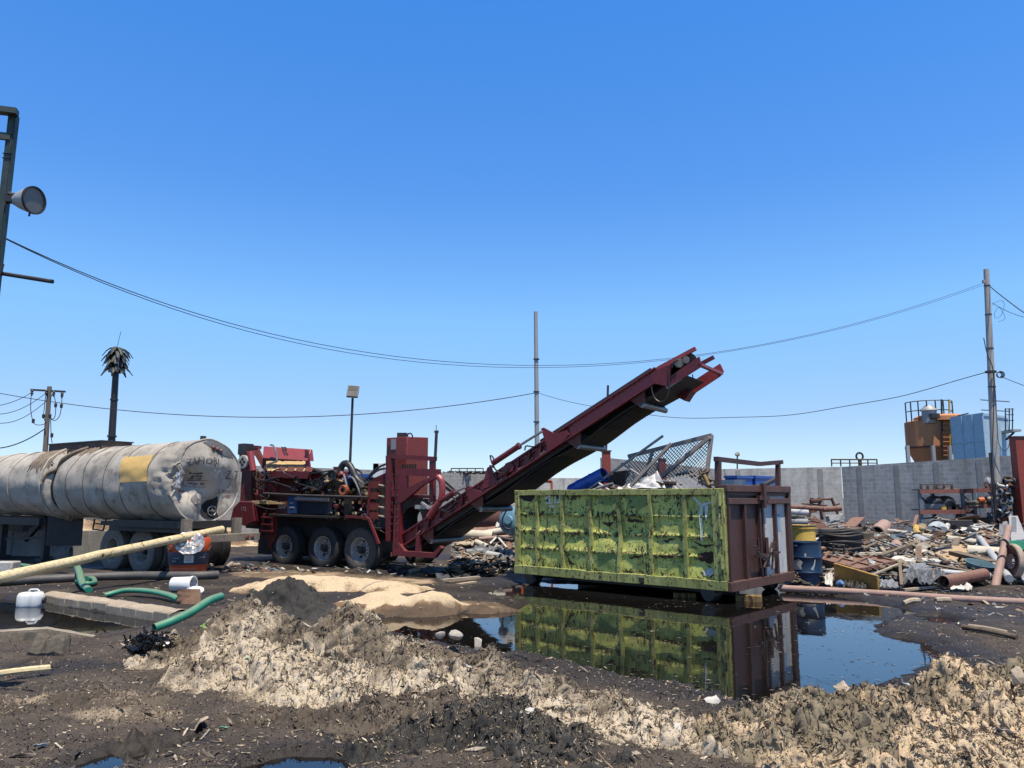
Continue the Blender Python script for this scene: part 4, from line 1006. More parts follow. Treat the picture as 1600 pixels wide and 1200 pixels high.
# conveyor side rails
W_ = 1.25
def yb(x): return 850 - .648 * (x - 634)
def yt(x): return yb(x) - (19 + (x - 634) * .0085)
A0, A1 = G(634, 846), G(1022, 590)                 # along the rail's middle
ca = (A1 - A0).normalized(); cu_ = GC.cross(ca); cu_ = cu_ if cu_.z > 0 else -cu_
Lc = (A1 - A0).length
for off, nm in ((0.0, 'conveyor_rail'), (W_, 'conveyor_rail')):
    poly = [(628, yb(628)), (1024, yb(1024)), (1024, yt(1024)), (628, yt(628))]
    web = [G(x, y) + GC * (off + (.05 if off == 0 else 0)) for x, y in poly]
    o = MB().prism(web, GC * .02).build(nm, M_red, gr)
    fl = MB()
    P0, P1 = G(628, yb(628)), G(1024, yb(1024)); Q0, Q1 = G(628, yt(628)), G(1024, yt(1024))
    c_ = GC * (off + (.02 if off == 0 else .05))
    fl.beam(P0 + c_, P1 + c_, .11, .035, cu_); fl.beam(Q0 + c_, Q1 + c_, .11, .035, cu_); fl.build('rail_flange', M_red, gr)
    if off == 0:
        for k in range(13):                            # stamped stiffeners of the lower half
            x = 650 + k * 17.5
            if x > 872: break
            rib = MB()
            a, b = G(x, yb(x)) + GC * .01, G(x + 3, yt(x + 3)) + GC * .01
            rib.beam(a, b, .04, .05, GC)
            rib.prism([G(x + 9, yb(x + 9) - 2), G(x + 17, yb(x + 17) - 2), G(x + 19.5, yt(x + 19.5) + 2), G(x + 6, yt(x + 6) + 2), G(x + 5, yt(x + 5) + 7), G(x + 12, yt(x + 12) + 6.5)], GC * .05)
            rib.build('rail_stiffener', M_red, gr)
    else: pass
plate([(890, yb(890) - 1), (1020, yb(1020) - 1), (1020, yt(1020) + 1), (890, yt(890) + 1)], .015, .03, 'rail_plate', M_redl)
sk = MB().beam(G(845, yt(845) - 2, .2), G(1018, yt(1018) - 1, .2), .03, .09, cu_); sk.build('belt_skirt', M_dk, gr)
# belt: carrying run above and sagging return run below, with chevron cleats
M_belt = paint('black conveyor belt', (.010, .010, .011), (.020, .019, .019), rough=.6, scale=4)
def belt_pt(t, c, dz): return A0 + ca * (Lc * t) + GC * (W_ * c) + cu_ * dz
rows = [[belt_pt(t_ / 40, c, -.24 - .03 * math.sin(t_ * .5)) for c in (.06, .3, .5, .7, .94)] for t_ in range(-1, 44)]
MB().slab(rows, .015).build('return_belt', M_belt, gr)
rows = [[belt_pt(t_ / 40, c, dz) for c, dz in ((.05, .12), (.25, .03), (.5, -.02), (.75, .03), (.95, .12))] for t_ in range(-1, 44)]
MB().slab(rows, .02).build('carrying_belt', M_belt, gr)
cl = MB()
for k in range(110):
    t_ = k / 105
    cl.beam(belt_pt(t_ - .012, .12, -.258), belt_pt(t_ + .012, .5, -.258), .03, .008, cu_); cl.beam(belt_pt(t_ + .012, .5, -.258), belt_pt(t_ - .012, .86, -.258), .03, .008, cu_)
cl.build('belt_cleats', M_belt, gr)
MB().box(belt_pt(.35, .5, -.10), (Lc * .72, W_ * .8, .14), (ca, GC, cu_)).build('belt_pan', M_dk, gr)
for t_ in (.09, .31, .70, .93):
    a, b = belt_pt(t_, .03, -.31), belt_pt(t_, 1.02, -.31)
    MB().cyl(a, b, .058, n=14).build('return_roller', M_steel, gr)
    MB().prism([a + cu_ * .27 - ca * .2, a + cu_ * .27 + ca * .22, a + cu_ * .0 + ca * .08, a - cu_ * .03 - ca * .05], GC * .03).build('roller_hanger', M_redb, gr); MB().beam(b + cu_ * .28, b, .06, .05, ca).build('roller_hanger', M_redb, gr)
# hinge plates, rams
for pts, off in (([(734, yb(734)), (725, 761), (731, 759), (747, 766), (751, yb(751) - 6), (757, yb(757))], -.03), ([(752, 765), (761, 731), (766, 728), (772, 745), (778, 752), (781, yb(781))], -.03),
                 ([(775, 748), (790, 724), (797, 721), (803, 729), (801, yt(801) + 14)], -.05), ([(857, yb(857)), (845, 670), (849, 668), (867, 678), (885, 672), (889, 679), (878, yb(878))], -.04)):
    plate(pts, off, .05, 'hinge_plate', M_red)
def ram(p0, p1, p2, r_, off):
    a, b, c_ = G(*p0, off), G(*p1, off), G(*p2, off)
    MB().cyl(a, b, r_, n=14).cyl(b - (b - a).normalized() * .05, b, r_ * 1.2, n=14).build('ram_barrel', M_red, gr)
    MB().cyl(b, c_, r_ * .45, n=10).build('ram_rod', M_steel, gr)
ram((770, 724), (812, 696), (847, 674), .062, -.06); ram((688, 783), (711, 769), (727, 761), .062, -.06)
ram((770, 724), (812, 696), (847, 674), .062, W_ + .1)
hz = MB()
for pts in (((768, 722), (766, 712), (771, 716), (772, 730), (780, 738), (790, 738), (796, 730)), ((690, 792), (695, 798), (705, 792), (712, 783), (706, 777), (698, 783)), ((686, 795), (700, 800), (712, 793)), ((820, 704), (822, 697), (832, 698), (838, 697))):
    hz.tube(curve([G(x, y, -.07) for x, y in pts], 5), .016, 6)
hz.build('ram_hose', M_hose, gr)
# discharge head
plate([(1015, 588), (1021, 580), (1048, 569), (1044, 604), (1027, 600), (1020, 599)], -.03, .05, 'head_plate', M_red)
plate([(1044, 590), (1092, 557), (1096, 572), (1057, 597), (1045, 602)], .0, .05, 'head_cheek', M_red)
plate([(1012, 583), (1030, 571), (1085, 541.5), (1087.5, 546.5), (1052, 566), (1040, 575)], .02, .06, 'head_arm', M_redl)
h2 = [(1012, 583), (1030, 571), (1085, 541.5), (1087.5, 546.5), (1052, 566), (1040, 575)]
MB().prism([G(x, y) + GC * (W_ - .18) for x, y in h2], GC * .06).build('head_arm', M_red, gr)
hp = [(1057, 597), (1044, 592), (1092, 557), (1096, 572)]
MB().prism([G(x, y) + GC * W_ for x, y in [(1025, 604), (1038, 589), (1092, 553), (1098, 566), (1092, 574), (1052, 601), (1040, 616)]], GC * .05).build('head_cheek', M_redl, gr)
MB().prism([G(x, y) + GC * (W_ - .3) for x, y in [(1030, 612), (1046, 598), (1052, 602), (1042, 618)]], GC * .3).build('head_scraper', M_red, gr)
MB().beam(G(1094, 570), G(1094, 570) + GC * W_, .09, .05).build('head_lip', M_redl, gr)
MB().cyl(G(1074, 566, .1), G(1074, 566, W_ - .05), .19, n=24).build('head_drum', M_black, gr)
mt = MB().cyl(G(1061, 567, -.02), G(1061, 567, .2), .09, n=16).cyl(G(1072, 562, .0), G(1072, 562, .16), .07, n=14).beam(G(1056, 571, .1), G(1070, 560, .1), .07, .12); mt.build('drive_motor', M_rimd, gr)
hz = MB()
for pts in (((1045, 572), (1045, 590), (1046, 605), (1042, 622), (1033, 628), (1024, 623), (1019, 612), (1018, 604)), ((1050, 575), (1053, 566), (1060, 563))): hz.tube(curve([G(x, y, -.05) for x, y in pts], 5), .012, 6)
hz.tube(curve([G(x, y, W_) for x, y in ((1082, 585), (1083, 597), (1078, 608), (1066, 617), (1050, 620), (1036, 616), (1026, 604))], 6), .012, 6)
hz.build('head_hose', M_hose, gr)
MB().box(G(1052, 597, .02), (.34, .03, .1), (ca, GC, cu_)).build('head_tag', M_steel, gr)

# tail end of the conveyor: pivot frame, skid
plate([(613, 868), (678, 872), (690, 857), (687, 853), (676, 864), (632, 861), (622, 848), (624, 812), (624, 787), (616, 790)], -.12, .12, 'skid_frame', M_red)
plate([(650, 838), (655, 838), (655, 868), (648, 868)], -.05, .10, 'pivot_leg', M_red)
m_ = MB().prism([G(x, y, W_) for x, y in [(613, 862), (678, 866), (690, 852), (687, 848), (676, 858), (622, 854)]], GC * .1); m_.build('skid_frame', M_red, gr)
MB().beam(G(615, 866, -.06), G(615, 866, W_), .14, .1).beam(G(676, 868, -.06), G(676, 868, W_), .14, .1).build('skid_cross', M_redb, gr)
# triangular tower frame
tri = [(620, 732), (685, 733), (685, 740), (624, 785), (624, 792), (616, 792), (619, 780)]
def frame_tri(off):
    m_ = MB(); m_.prism([G(x, y, off) for x, y in [(620, 732), (635, 732), (633, 781), (617, 792), (618, 780)]], GC * .1)
    m_.prism([G(x, y, off + .004) for x, y in [(635, 732), (685, 733), (685, 745), (635, 743)]], GC * .1)
    m_.prism([G(x, y, off - .004) for x, y in [(685, 739), (685, 745), (661, 757), (633, 781), (633, 764)]], GC * .1)
    return m_
frame_tri(-.10).build('gusset_frame', M_red, gr); frame_tri(1.35).build('gusset_frame', M_redb, gr)
plate([(616, 788), (624, 783), (625, 850), (632, 862), (613, 867)], -.1, .14, 'tower_post', M_red)
def gate(off, mat):
    m_ = MB()
    m_.beam(G(610, 845, off), G(610, 712, off), .16, .16); m_.beam(G(676, 785, off), G(676, 716, off), .11, .11)
    bar(m_, (611, 713), (680, 717), .14, .1, off); bar(m_, (604, 774), (680, 776.5), .08, .06, off)
    return m_.build('tower_gate', mat, gr)
gate(.12, M_red); gate(1.5, M_redb)
# tall red box
tb = G(604, 780, .35)
f0, f1 = G(604, 684, .35), G(636, 684, .35); wd = (f1 - f0).length
far = GP.at(670, 686, .35); 
z1 = f0.z; z0 = G(604, 782, .35).z
e1 = f1 - f0
e2 = GM_.cross(Z); e2 = e2 if e2.y > 0 else -e2
# the end face runs away to the right of the corner
rr_ = ray(669, 687); k_ = None
best = None
for i in range(1, 400):
    q = f1 + (e2 * .86 + GM_ * .5).normalized() * (i * .01)
    pxq = 800 + FPX * q.x / ((q.y) * cP + (q.z - EYE) * sP)
    if pxq >= 669: best = q; break
best = best or f1 + e2 * 1.2
cn = [V((p.x, p.y, z0)) for p in (f0, f1, best, f0 + (best - f1))]
MB().prism(cn, Z * (z1 - z0)).build('fuel_tank', paint('maroon tank', (.20, .028, .028), (.15, .045, .03), rust=.2, rustc=(.10, .05, .028), rough=.55, scale=1.6, streak=True, grime=.4), gr, bevel=.015)
top = (cn[0] + cn[2]) / 2; top.z = z1
MB().box(top + V((0, 0, .02)), (.05, .05, .05)).add([], []).box(cn[1] * .5 + cn[0] * .5 + Z * (z1 - z0 + .06) + e2 * .2, (.24, .12, .12)).build('filler_cap', M_grease, gr)
MB().tube([cn[1] + Z * (z1 - z0) + e2 * .12 + GM_ * (.09 * math.cos(a) - .02) + Z * (.09 * math.sin(a)) for a in [math.pi * k / 8 for k in range(9)]], .018, 6).build('lifting_eye', M_dk, gr)
MB().box(G(615, 694, .34), (.16, .02, .26), (GM_, GC, Z)).build('data_plate', M_steel, gr)
MB().box(G(607, 705, .34), (.05, .03, .26), (GM_, GC, Z)).build('latch', M_grease, gr)
gl = MB()
for k in range(6): gl.box(G(629 + k * 4, 732, .3), (.035, .03, .2), (GM_, GC, Z))
gl.build('vent_slots', M_shade_black, gr)
MB().cyl(G(680, 716, .12), G(682, 676, .12), .035, n=8).cyl(G(682, 676, .12), G(681.5, 664, .12), .008, n=5).box(G(682, 674.5, .12), (.1, .07, .05)).build('antenna', M_dk, gr)
# ribbed feed tyre inside the tower, curved ram
tc_ = G(656, 812, .55)
tr_ = MB().lathe(tc_, GC, [(.30, -.28), (.50, -.26), (.55, -.2), (.55, .2), (.50, .26), (.3, .28)], 36)
for k in range(26):
    a = k * 2 * math.pi / 26
    x_ = GM_ * math.cos(a) + Z * math.sin(a); a2 = a + .12; y_ = GM_ * math.cos(a2) + Z * math.sin(a2)
    tr_.beam(tc_ + x_ * .56 - GC * .2, tc_ + y_ * .56, .07, .06, x_); tr_.beam(tc_ + y_ * .56, tc_ + x_ * .56 + GC * .2, .07, .06, x_)
tr_.build('lugged_feed_wheel', M_tyre2, gr)
MB().tube(curve([G(684, 744, -.05), G(690, 752, -.05), (G(691, 770, -.05)), G(687, 784, -.05), G(680, 793, -.05), G(670, 808, -.05)], 6), .075, 10).build('curved_arm', M_redl, gr)
MB().beam(G(688, 755, .5), G(712, 772, .5), .07).beam(G(690, 748, .7), G(722, 776, .9), .05).build('brace', M_dk, gr)
lc = MB(); lc.box(G(668, 792, .1), (.5, .3, .09), (GM_, GC, Z)); lc.beam(G(660, 785, -.02), G(672, 795, -.02), .1, .05); lc.build('white_block', M_rimw, gr)
plate([(632, 842), (690, 805), (700, 806), (640, 848)], .25, .05, 'inner_guard', M_redb)

# chassis and wheels
zf = G(560, 826).z
MB().beam(G(388, 818, .5), G(616, 834, .5), .16, .24).beam(G(388, 818, 1.9), G(616, 834, 1.9), .16, .24).build('chassis_beam', M_chas, gr)
WD = 1.05
for k, (px, py) in enumerate(((443, 848), (503, 851.5), (561, 855))):
    c_ = G(px, py, .02); rad = .525; c_ = V((c_.x, c_.y, rad - .02))
    wheel(gr, c_ + GC * .15, -GC, rad, .30, M_tyre2 if k == 2 else M_tyre_dk, M_rimw)
    wheel(gr, c_ + GC * 2.3, GC, rad, .30, M_tyre_dk, M_rimw)
    MB().cyl(c_ + GC * .2, c_ + GC * 2.2, .07, n=10).build('axle', M_dk, gr)
MB().box(G(505, 846, 1.25), (4.2, .9, .75), (GM_, GC, Z)).build('dark_underside_fill', M_chas, gr)  # dark box added to blacken the open underside behind the wheels
fd = MB(); pts = [(540, 807), (572, 809), (577, 812), (592, 850)]
for a, b in zip(pts, pts[1:]): fd.add([G(*a, -.12), G(*b, -.12), G(*b, .55), G(*a, .55)], [(0, 1, 2, 3)]); fd.beam(G(*a, -.12), G(*b, -.12), .05, .06)
fd.build('fender', M_red, gr)
MB().beam(G(436, 804, .2), G(542, 808, .2), .7, .05).build('fender', M_chas, gr)
MB().box(G(508, 822, .7), (3.9, .6, .5), (GM_, GC, Z)).build('side_tank', M_chas, gr)
MB().box(G(604, 842, .75), (.55, 1.0, .55), (GM_, GC, Z)).build('tail_box', M_grease, gr)
MB().grid([[G(580 + 5 * i, 832 - 4 * math.sin(i * .8) - 2 * (k == 1), .1 + .35 * k) for i in range(8)] for k in range(3)]).build('chip_spill', M_chipfill, gr)
# steps
st = MB()
for px in (409, 424): st.beam(G(px + 4, 802, -.1), G(px, 838, -.1), .05)
for y in (808, 819, 829): st.beam(G(410, y, -.1), G(427, y + 1, -.1), .1, .03)
st.build('steps', M_red, gr); plate([(424, 804), (432, 804), (430, 838), (420, 858), (416, 840)], -.05, .05, 'step_plate', M_redb)

# left end: chute body and hopper
plate([(364, 793), (374, 783), (395, 784), (396, 815), (383, 822), (359, 816)], -.1, 1.9, 'outfeed_chute', M_red, .02)
plate([(378, 736), (393, 736), (392, 783), (375, 783)], .0, 1.8, 'end_panel', M_redb)
plate([(373, 703), (388, 706), (390, 737), (376, 737)], -.02, .08, 'bearing_plate', M_red)
plate([(392, 738), (470, 742), (470, 800), (395, 806)], .35, 1.5, 'mill_body', M_redb)
plate([(432, 783), (450, 783), (449, 803), (431, 803)], .1, .3, 'guard_box', M_redb)
plate([(419, 742), (434, 748), (431, 772), (418, 768)], .28, .1, 'belt_guard', M_redl)
MB().box(G(441, 792, .09), (.28, .01, .1), (GM_, GC, Z)).build('notice_plate', M_rimw, gr)
dc = G(381, 722, -.04); dd = (-GC + GM_ * .15).normalized()
dm = MB().lathe(dc, dd, [(0, .06), (.17, .055), (.19, .03), (.19, -.02)], 28); dm.build('round_sign', M_rimw, gr)
X_ = dd.cross(Z).normalized(); Y_ = X_.cross(dd); Y_ = Y_ if Y_.z > 0 else -Y_
dmk = MB()
for a, b in ((0, .075), (0, -.075), (.06, 0), (-.06, 0)):
    c_ = dc + X_ * a + Y_ * b + dd * .06
    dmk.add([c_ + X_ * .055, c_ + Y_ * .055, c_ - X_ * .055, c_ - Y_ * .055], [(0, 1, 2, 3)])
dmk.build('diamond_emblem', M_shade_black, gr, smooth=0)
# hood of the hopper
hb = [G(x, y, .25) for x, y in ((401.5, 696.5), (476, 701.5), (479, 720), (410, 716))]
ht = [p + GC * 1.1 + Z * d for p, d in zip(hb, (.05, .05, 0, 0))]
MB().hexa([hb[3], hb[2], hb[2] + GC * .26, hb[3] + GC * .26, hb[0] + GC * .22, hb[1] + GC * .22, hb[1] + GC * .28, hb[0] + GC * .28]).build('hopper_hood', M_redl, gr, bevel=.015)
hs_ = [G(401.5, 696.5, .56), G(387, 695.5, .56), G(389, 704, .5), G(399, 713, .4), G(411, 734, .3), G(416, 731, .3)]
MB().prism(hs_, GC * .06).build('hood_cheek', M_redb, gr)
MB().prism([G(x, y, .5) for x, y in ((387, 695), (402, 696.4), (402, 701), (388, 701))], GC * .15).build('hood_roof', M_red, gr)
MB().prism([G(x, y, .5) for x, y in ((475, 701.5), (481, 703), (480, 711), (477, 711))], GC * .1).build('hood_roof', M_dk, gr)
MB().prism([G(x, y, .3) for x, y in ((476, 702), (480, 703), (484, 736), (478, 736))], GC * .06).build('hood_cheek', M_red, gr)
MB().prism([G(x, y, .9) for x, y in ((410, 714), (480, 718), (482, 742), (412, 738))], GC * .05).build('hopper_throat', M_shade_black, gr)
MB().grid([[G(416 + 67 * i / 16, 722 + 13.5 * k / 6 + 1.0 * pn(i * .9, k * 1.1) * 2 - (1.5 if k == 0 else 0), .80 - .75 * k / 6) for i in range(17)] for k in range(7)]).build('chip_ledge', M_chipfill, gr)
rb = MB()
for k in range(4): rb.prism([G(433 + k * 14, 736, .0), G(443 + k * 14, 737, .0), G(445 + k * 14, 730, .18), G(437 + k * 14, 729, .18)], GC * .05)
rb.build('hopper_gussets', M_redb, gr)
plate([(418, 736), (484, 737), (480, 748), (420, 746)], .0, .1, 'hopper_sill', M_red)
MB().cyl(G(391, 706, -.1), G(396, 736, -.1), .085, n=14).build('hood_ram', M_redl, gr)
MB().box(G(384, 702, .1), (.28, .3, .3), (GM_, GC, Z)).build('bearing_housing', M_grease, gr)
MB().tube(curve([G(x, y, .2) for x, y in ((423, 695), (428, 697), (431, 705), (432.5, 716), (432, 721), (426, 723), (417, 727), (413, 735), (413, 748))], 6), .028, 8).build('grey_hose', M_steel, gr)
# painted numbers on the chute
def gtext(s, size, px, py, off, mat, name='lettering'):
    vs, fs = text_points(s, size); o = G(px, py, off)
    MB().add([o + GM_ * x + Z * y for x, y in vs], fs).build(name, mat, gr, smooth=0)
gtext('172', .15, 376, 798, -.106, M_rimw)
gtext('01', .16, 379, 771, -.008, M_redl)
hy = MB()
for x, y in ((452, 696), (444, 701)):
    for k in range(2): pass
def HE(x, y): return G(x, y, .235 + .25 * (718 - y) / 20)
for dx in (0, 4):
    hy.prism([HE(439 + dx, 698.2), HE(442 + dx, 698.2), HE(444.5 + dx, 703), HE(442.5 + dx, 704), HE(446 + dx, 711), HE(444.5 + dx, 711), HE(440 + dx, 703.5), HE(441.5 + dx, 702)], GC * .02)
hy.build('hood_emblem', M_shade_black, gr)
# hoses and tangle at the hopper's foot
for k in range(26):
    x0, y0 = random.uniform(395, 425), random.uniform(728, 775); L = random.uniform(8, 30)
    pts = [(x0, y0), (x0 + random.uniform(-6, 10), y0 + L * .4), (x0 + random.uniform(-4, 14), y0 + L)]
    MB().tube(curve([G(x, y, random.uniform(-.05, .25)) for x, y in pts], 5), random.uniform(.012, .026), 6).build('hydraulic_hose', random.choice([M_hose, M_hose, M_red, M_dk]), gr)
for pts in (((404, 737), (414, 742), (436, 733), (447, 741), (461, 746)), ((396, 745), (412, 751), (430, 747), (441, 745)), ((392, 783), (402, 790), (418, 795), (432, 796)), ((405, 755), (420, 752), (440, 757), (455, 762))):
    MB().tube(curve([G(x, y, -.06) for x, y in pts], 6), .018, 6).build('hydraulic_hose', M_hose, gr)
plate([(385, 783), (412, 781), (440, 786), (440, 788), (385, 787)], -.02, .4, 'chip_shelf', M_chipfill)

# engine bay
MB().box(G(520, 766, .95), (3.4, .9, .5), (GM_, GC, Z)).build('engine_block', M_grease, gr)
MB().box(G(525, 794, 1.1), (3.6, 1.0, .7), (GM_, GC, Z)).build('engine_bed', M_grease, gr)
def pulley(px, py, r_, off, mat=M_grease, w_=.12, tilt=.35):
    c_ = G(px, py, off); ax = (-GC + GM_ * tilt).normalized()
    MB().lathe(c_, ax, [(0, w_ * .3), (r_ * .3, w_ * .3), (r_ * .32, w_ * .1), (r_ * .8, w_ * .1), (r_ * .85, w_ * .5), (r_, w_ * .5), (r_ * .93, w_ * .2), (r_, 0), (r_ * .93, -w_ * .2), (r_, -w_ * .5), (0, -w_ * .5)], 26).build('pulley', mat, gr)
pulley(466, 749, .10, .05); pulley(476, 747, .13, .25); pulley(497, 757, .15, .05); pulley(504, 756, .17, .3); pulley(520, 742, .12, .1); pulley(482, 757, .1, .2)
oc = G(536, 766, -.02); MB().lathe(oc, (-GC + GM_ * .2).normalized(), [(.06, .02), (.11, .03), (.13, 0), (.13, -.12)], 22).build('clutch_ring', paint('orange rust', (.34, .09, .03), rust=.35), gr)
MB().disc(oc - GC * .0, (-GC + GM_ * .2).normalized(), .07, 16).build('clutch_core', M_shade_black, gr)
bl = MB()
for a, b in (((466, 743), (520, 735)), ((498, 765), (524, 748)), ((500, 748), (519, 735)), ((467, 755), (496, 765))): bl.beam(G(*a, .06), G(*b, .06), .10, .02)
bl.build('drive_belt', M_black, gr)
MB().prism([G(x, y, .5) for x, y in ((484, 742), (494, 738), (510, 748), (502, 758), (488, 756))], GC * .08).build('belt_guard', M_redl, gr)
MB().tube(curve([G(x, y, .45) for x, y in ((482, 743), (488, 735), (498, 737), (508, 743), (512, 750))], 6), .06, 10).build('air_hose', M_hose, gr)
MB().tube(curve([G(x, y, .25) for x, y in ((533, 742), (532.5, 733), (536, 726), (541, 724), (546, 727), (551, 735), (557, 748), (566, 757), (572, 760))], 8), .085, 14).build('exhaust_hose', M_hose, gr)
MB().cyl(G(532, 740, .2), G(534, 744, .2), .11, n=12).box(G(541, 741, .2), (.1, .1, .14)).build('hose_clamp', M_red, gr)
MB().tube(curve([G(x, y, .1) for x, y in ((537, 741), (540, 752), (542, 761))], 5), .03, 8).tube(curve([G(x, y, .05) for x, y in ((545, 745), (551, 747), (557, 757), (565, 777))], 5), .024, 8).build('bright_pipe', M_steel, gr)
MB().cyl(G(549, 755, .6), G(553, 764, .6), .34, n=20).build('air_cleaner', M_navy, gr)
for pts in (((556, 733), (564, 738), (569, 750), (568, 762)), ((566, 760), (578, 742), (592, 730), (606, 724)), ((574, 748), (590, 735), (604, 732)), ((553, 735), (548, 738), (541, 743))):
    MB().tube(curve([G(x, y, .3) for x, y in pts], 6), .026, 8).build('engine_hose', M_hose, gr)
MB().tube([G(412, 771, -.1), G(470, 774, -.1), G(540, 776, -.1), G(575, 777, -.1)], .03, 8).build('hand_rail', M_dk, gr)
MB().cyl(G(462, 779.5, -.06), G(512, 781, -.06), .05, n=10).build('bright_bar', M_steel, gr)
plate([(450, 775), (463, 775), (462, 802), (449, 802)], -.08, .5, 'control_box', paint('blue cabinet', (.02, .06, .16), rough=.5))
for y in (786, 793): MB().box(G(456, y, -.085), (.16, .01, .03), (GM_, GC, Z)).build('switch_label', M_rimw, gr)
plate([(463, 779), (515, 781), (515, 804), (462, 803)], .0, .6, 'battery_box', M_navy)
plate([(538, 775), (546, 775), (545, 812), (537, 812)], -.04, .2, 'black_upright', M_grease)
# clutter of linkages, chips and small hoses on the bed
M_mixc = [M_grease, M_dk, M_hose, M_rusty, M_red, M_chipfill, M_steel]
for k in range(120):
    x, y = random.uniform(512, 580), random.uniform(779, 808)
    if k > 70: x, y = random.uniform(458, 575), random.uniform(752, 776)
    a, b = G(x, y, random.uniform(-.02, .5)), G(x + random.uniform(-9, 9), y + random.uniform(-5, 5), random.uniform(-.02, .5))
    mm = random.choice(M_mixc)
    if random.random() < .5: MB().cyl(a, b, random.uniform(.015, .05), n=7).build('linkage', mm, gr)
    else: MB().beam(a, b, random.uniform(.03, .12), random.uniform(.02, .09)).build('bracket', mm, gr)
MB().grid([[G(515 + 55 * i / 12, 783 + 22 * k / 6, .75 + .12 * pn(i * .8, k * .9 + 4)) for i in range(13)] for k in range(7)]).build('chip_litter', M_chipfill, gr)
# valve bank
vb = MB().beam(G(579, 754, -.05), G(575, 812, -.05), .07, .06)
vb.build('valve_post', M_red, gr)
for y in (757, 774, 791, 805):
    MB().beam(G(577, y, -.03), G(600, y + 2, .25), .045, .05).build('valve_bar', M_red, gr)
    MB().box(G(586, y + .5, .02), (.2, .16, .16), (GM_, GC, Z)).build('valve_block', M_redb, gr)
    MB().cyl(G(592, y + 1, .05), G(600, y + 2.5, .05), .025, n=8).build('valve_spool', M_rimd, gr)
    for q_ in range(2): MB().tube(curve([G(584 + 5 * q_, y, .1), G(588 + 5 * q_, y + 6, .05), G(590 + random.uniform(-8, 8), y + 14, .15)], 5), .016, 6).build('valve_hose', random.choice([M_hose, M_redb]), gr)
plate([(582, 748), (604, 738), (606, 752), (590, 762)], .5, .06, 'tower_brace', M_red)

# bolt heads along the rail flanges and the tower, caked dust on ledges
for k in range(46):
    x = 640 + k * 8.3
    if 716 < x < 740 or 752 < x < 782: continue
    p = G(x, yt(x) + 1.6, -.01); MB().cyl(p, p - GC * .025, .016, n=6).build('bolt', M_dk, gr)
for k in range(9):
    for x, o_ in ((613.5, .03), (621, -.11)):
        p = G(x, 742 + k * 11, o_); MB().cyl(p, p - GC * .03, .02, n=6).build('bolt', M_dk, gr)
for k in range(14):
    x0 = random.uniform(640, 870); o_ = .02
    a, b = G(x0, yb(x0) - 2.6, o_), G(x0 + random.uniform(4, 12), yb(x0 + 8) - 2.9, o_)
    MB().beam(a, b, .07, random.uniform(.015, .04), cu_).build('caked_dust', M_mudcake, gr)
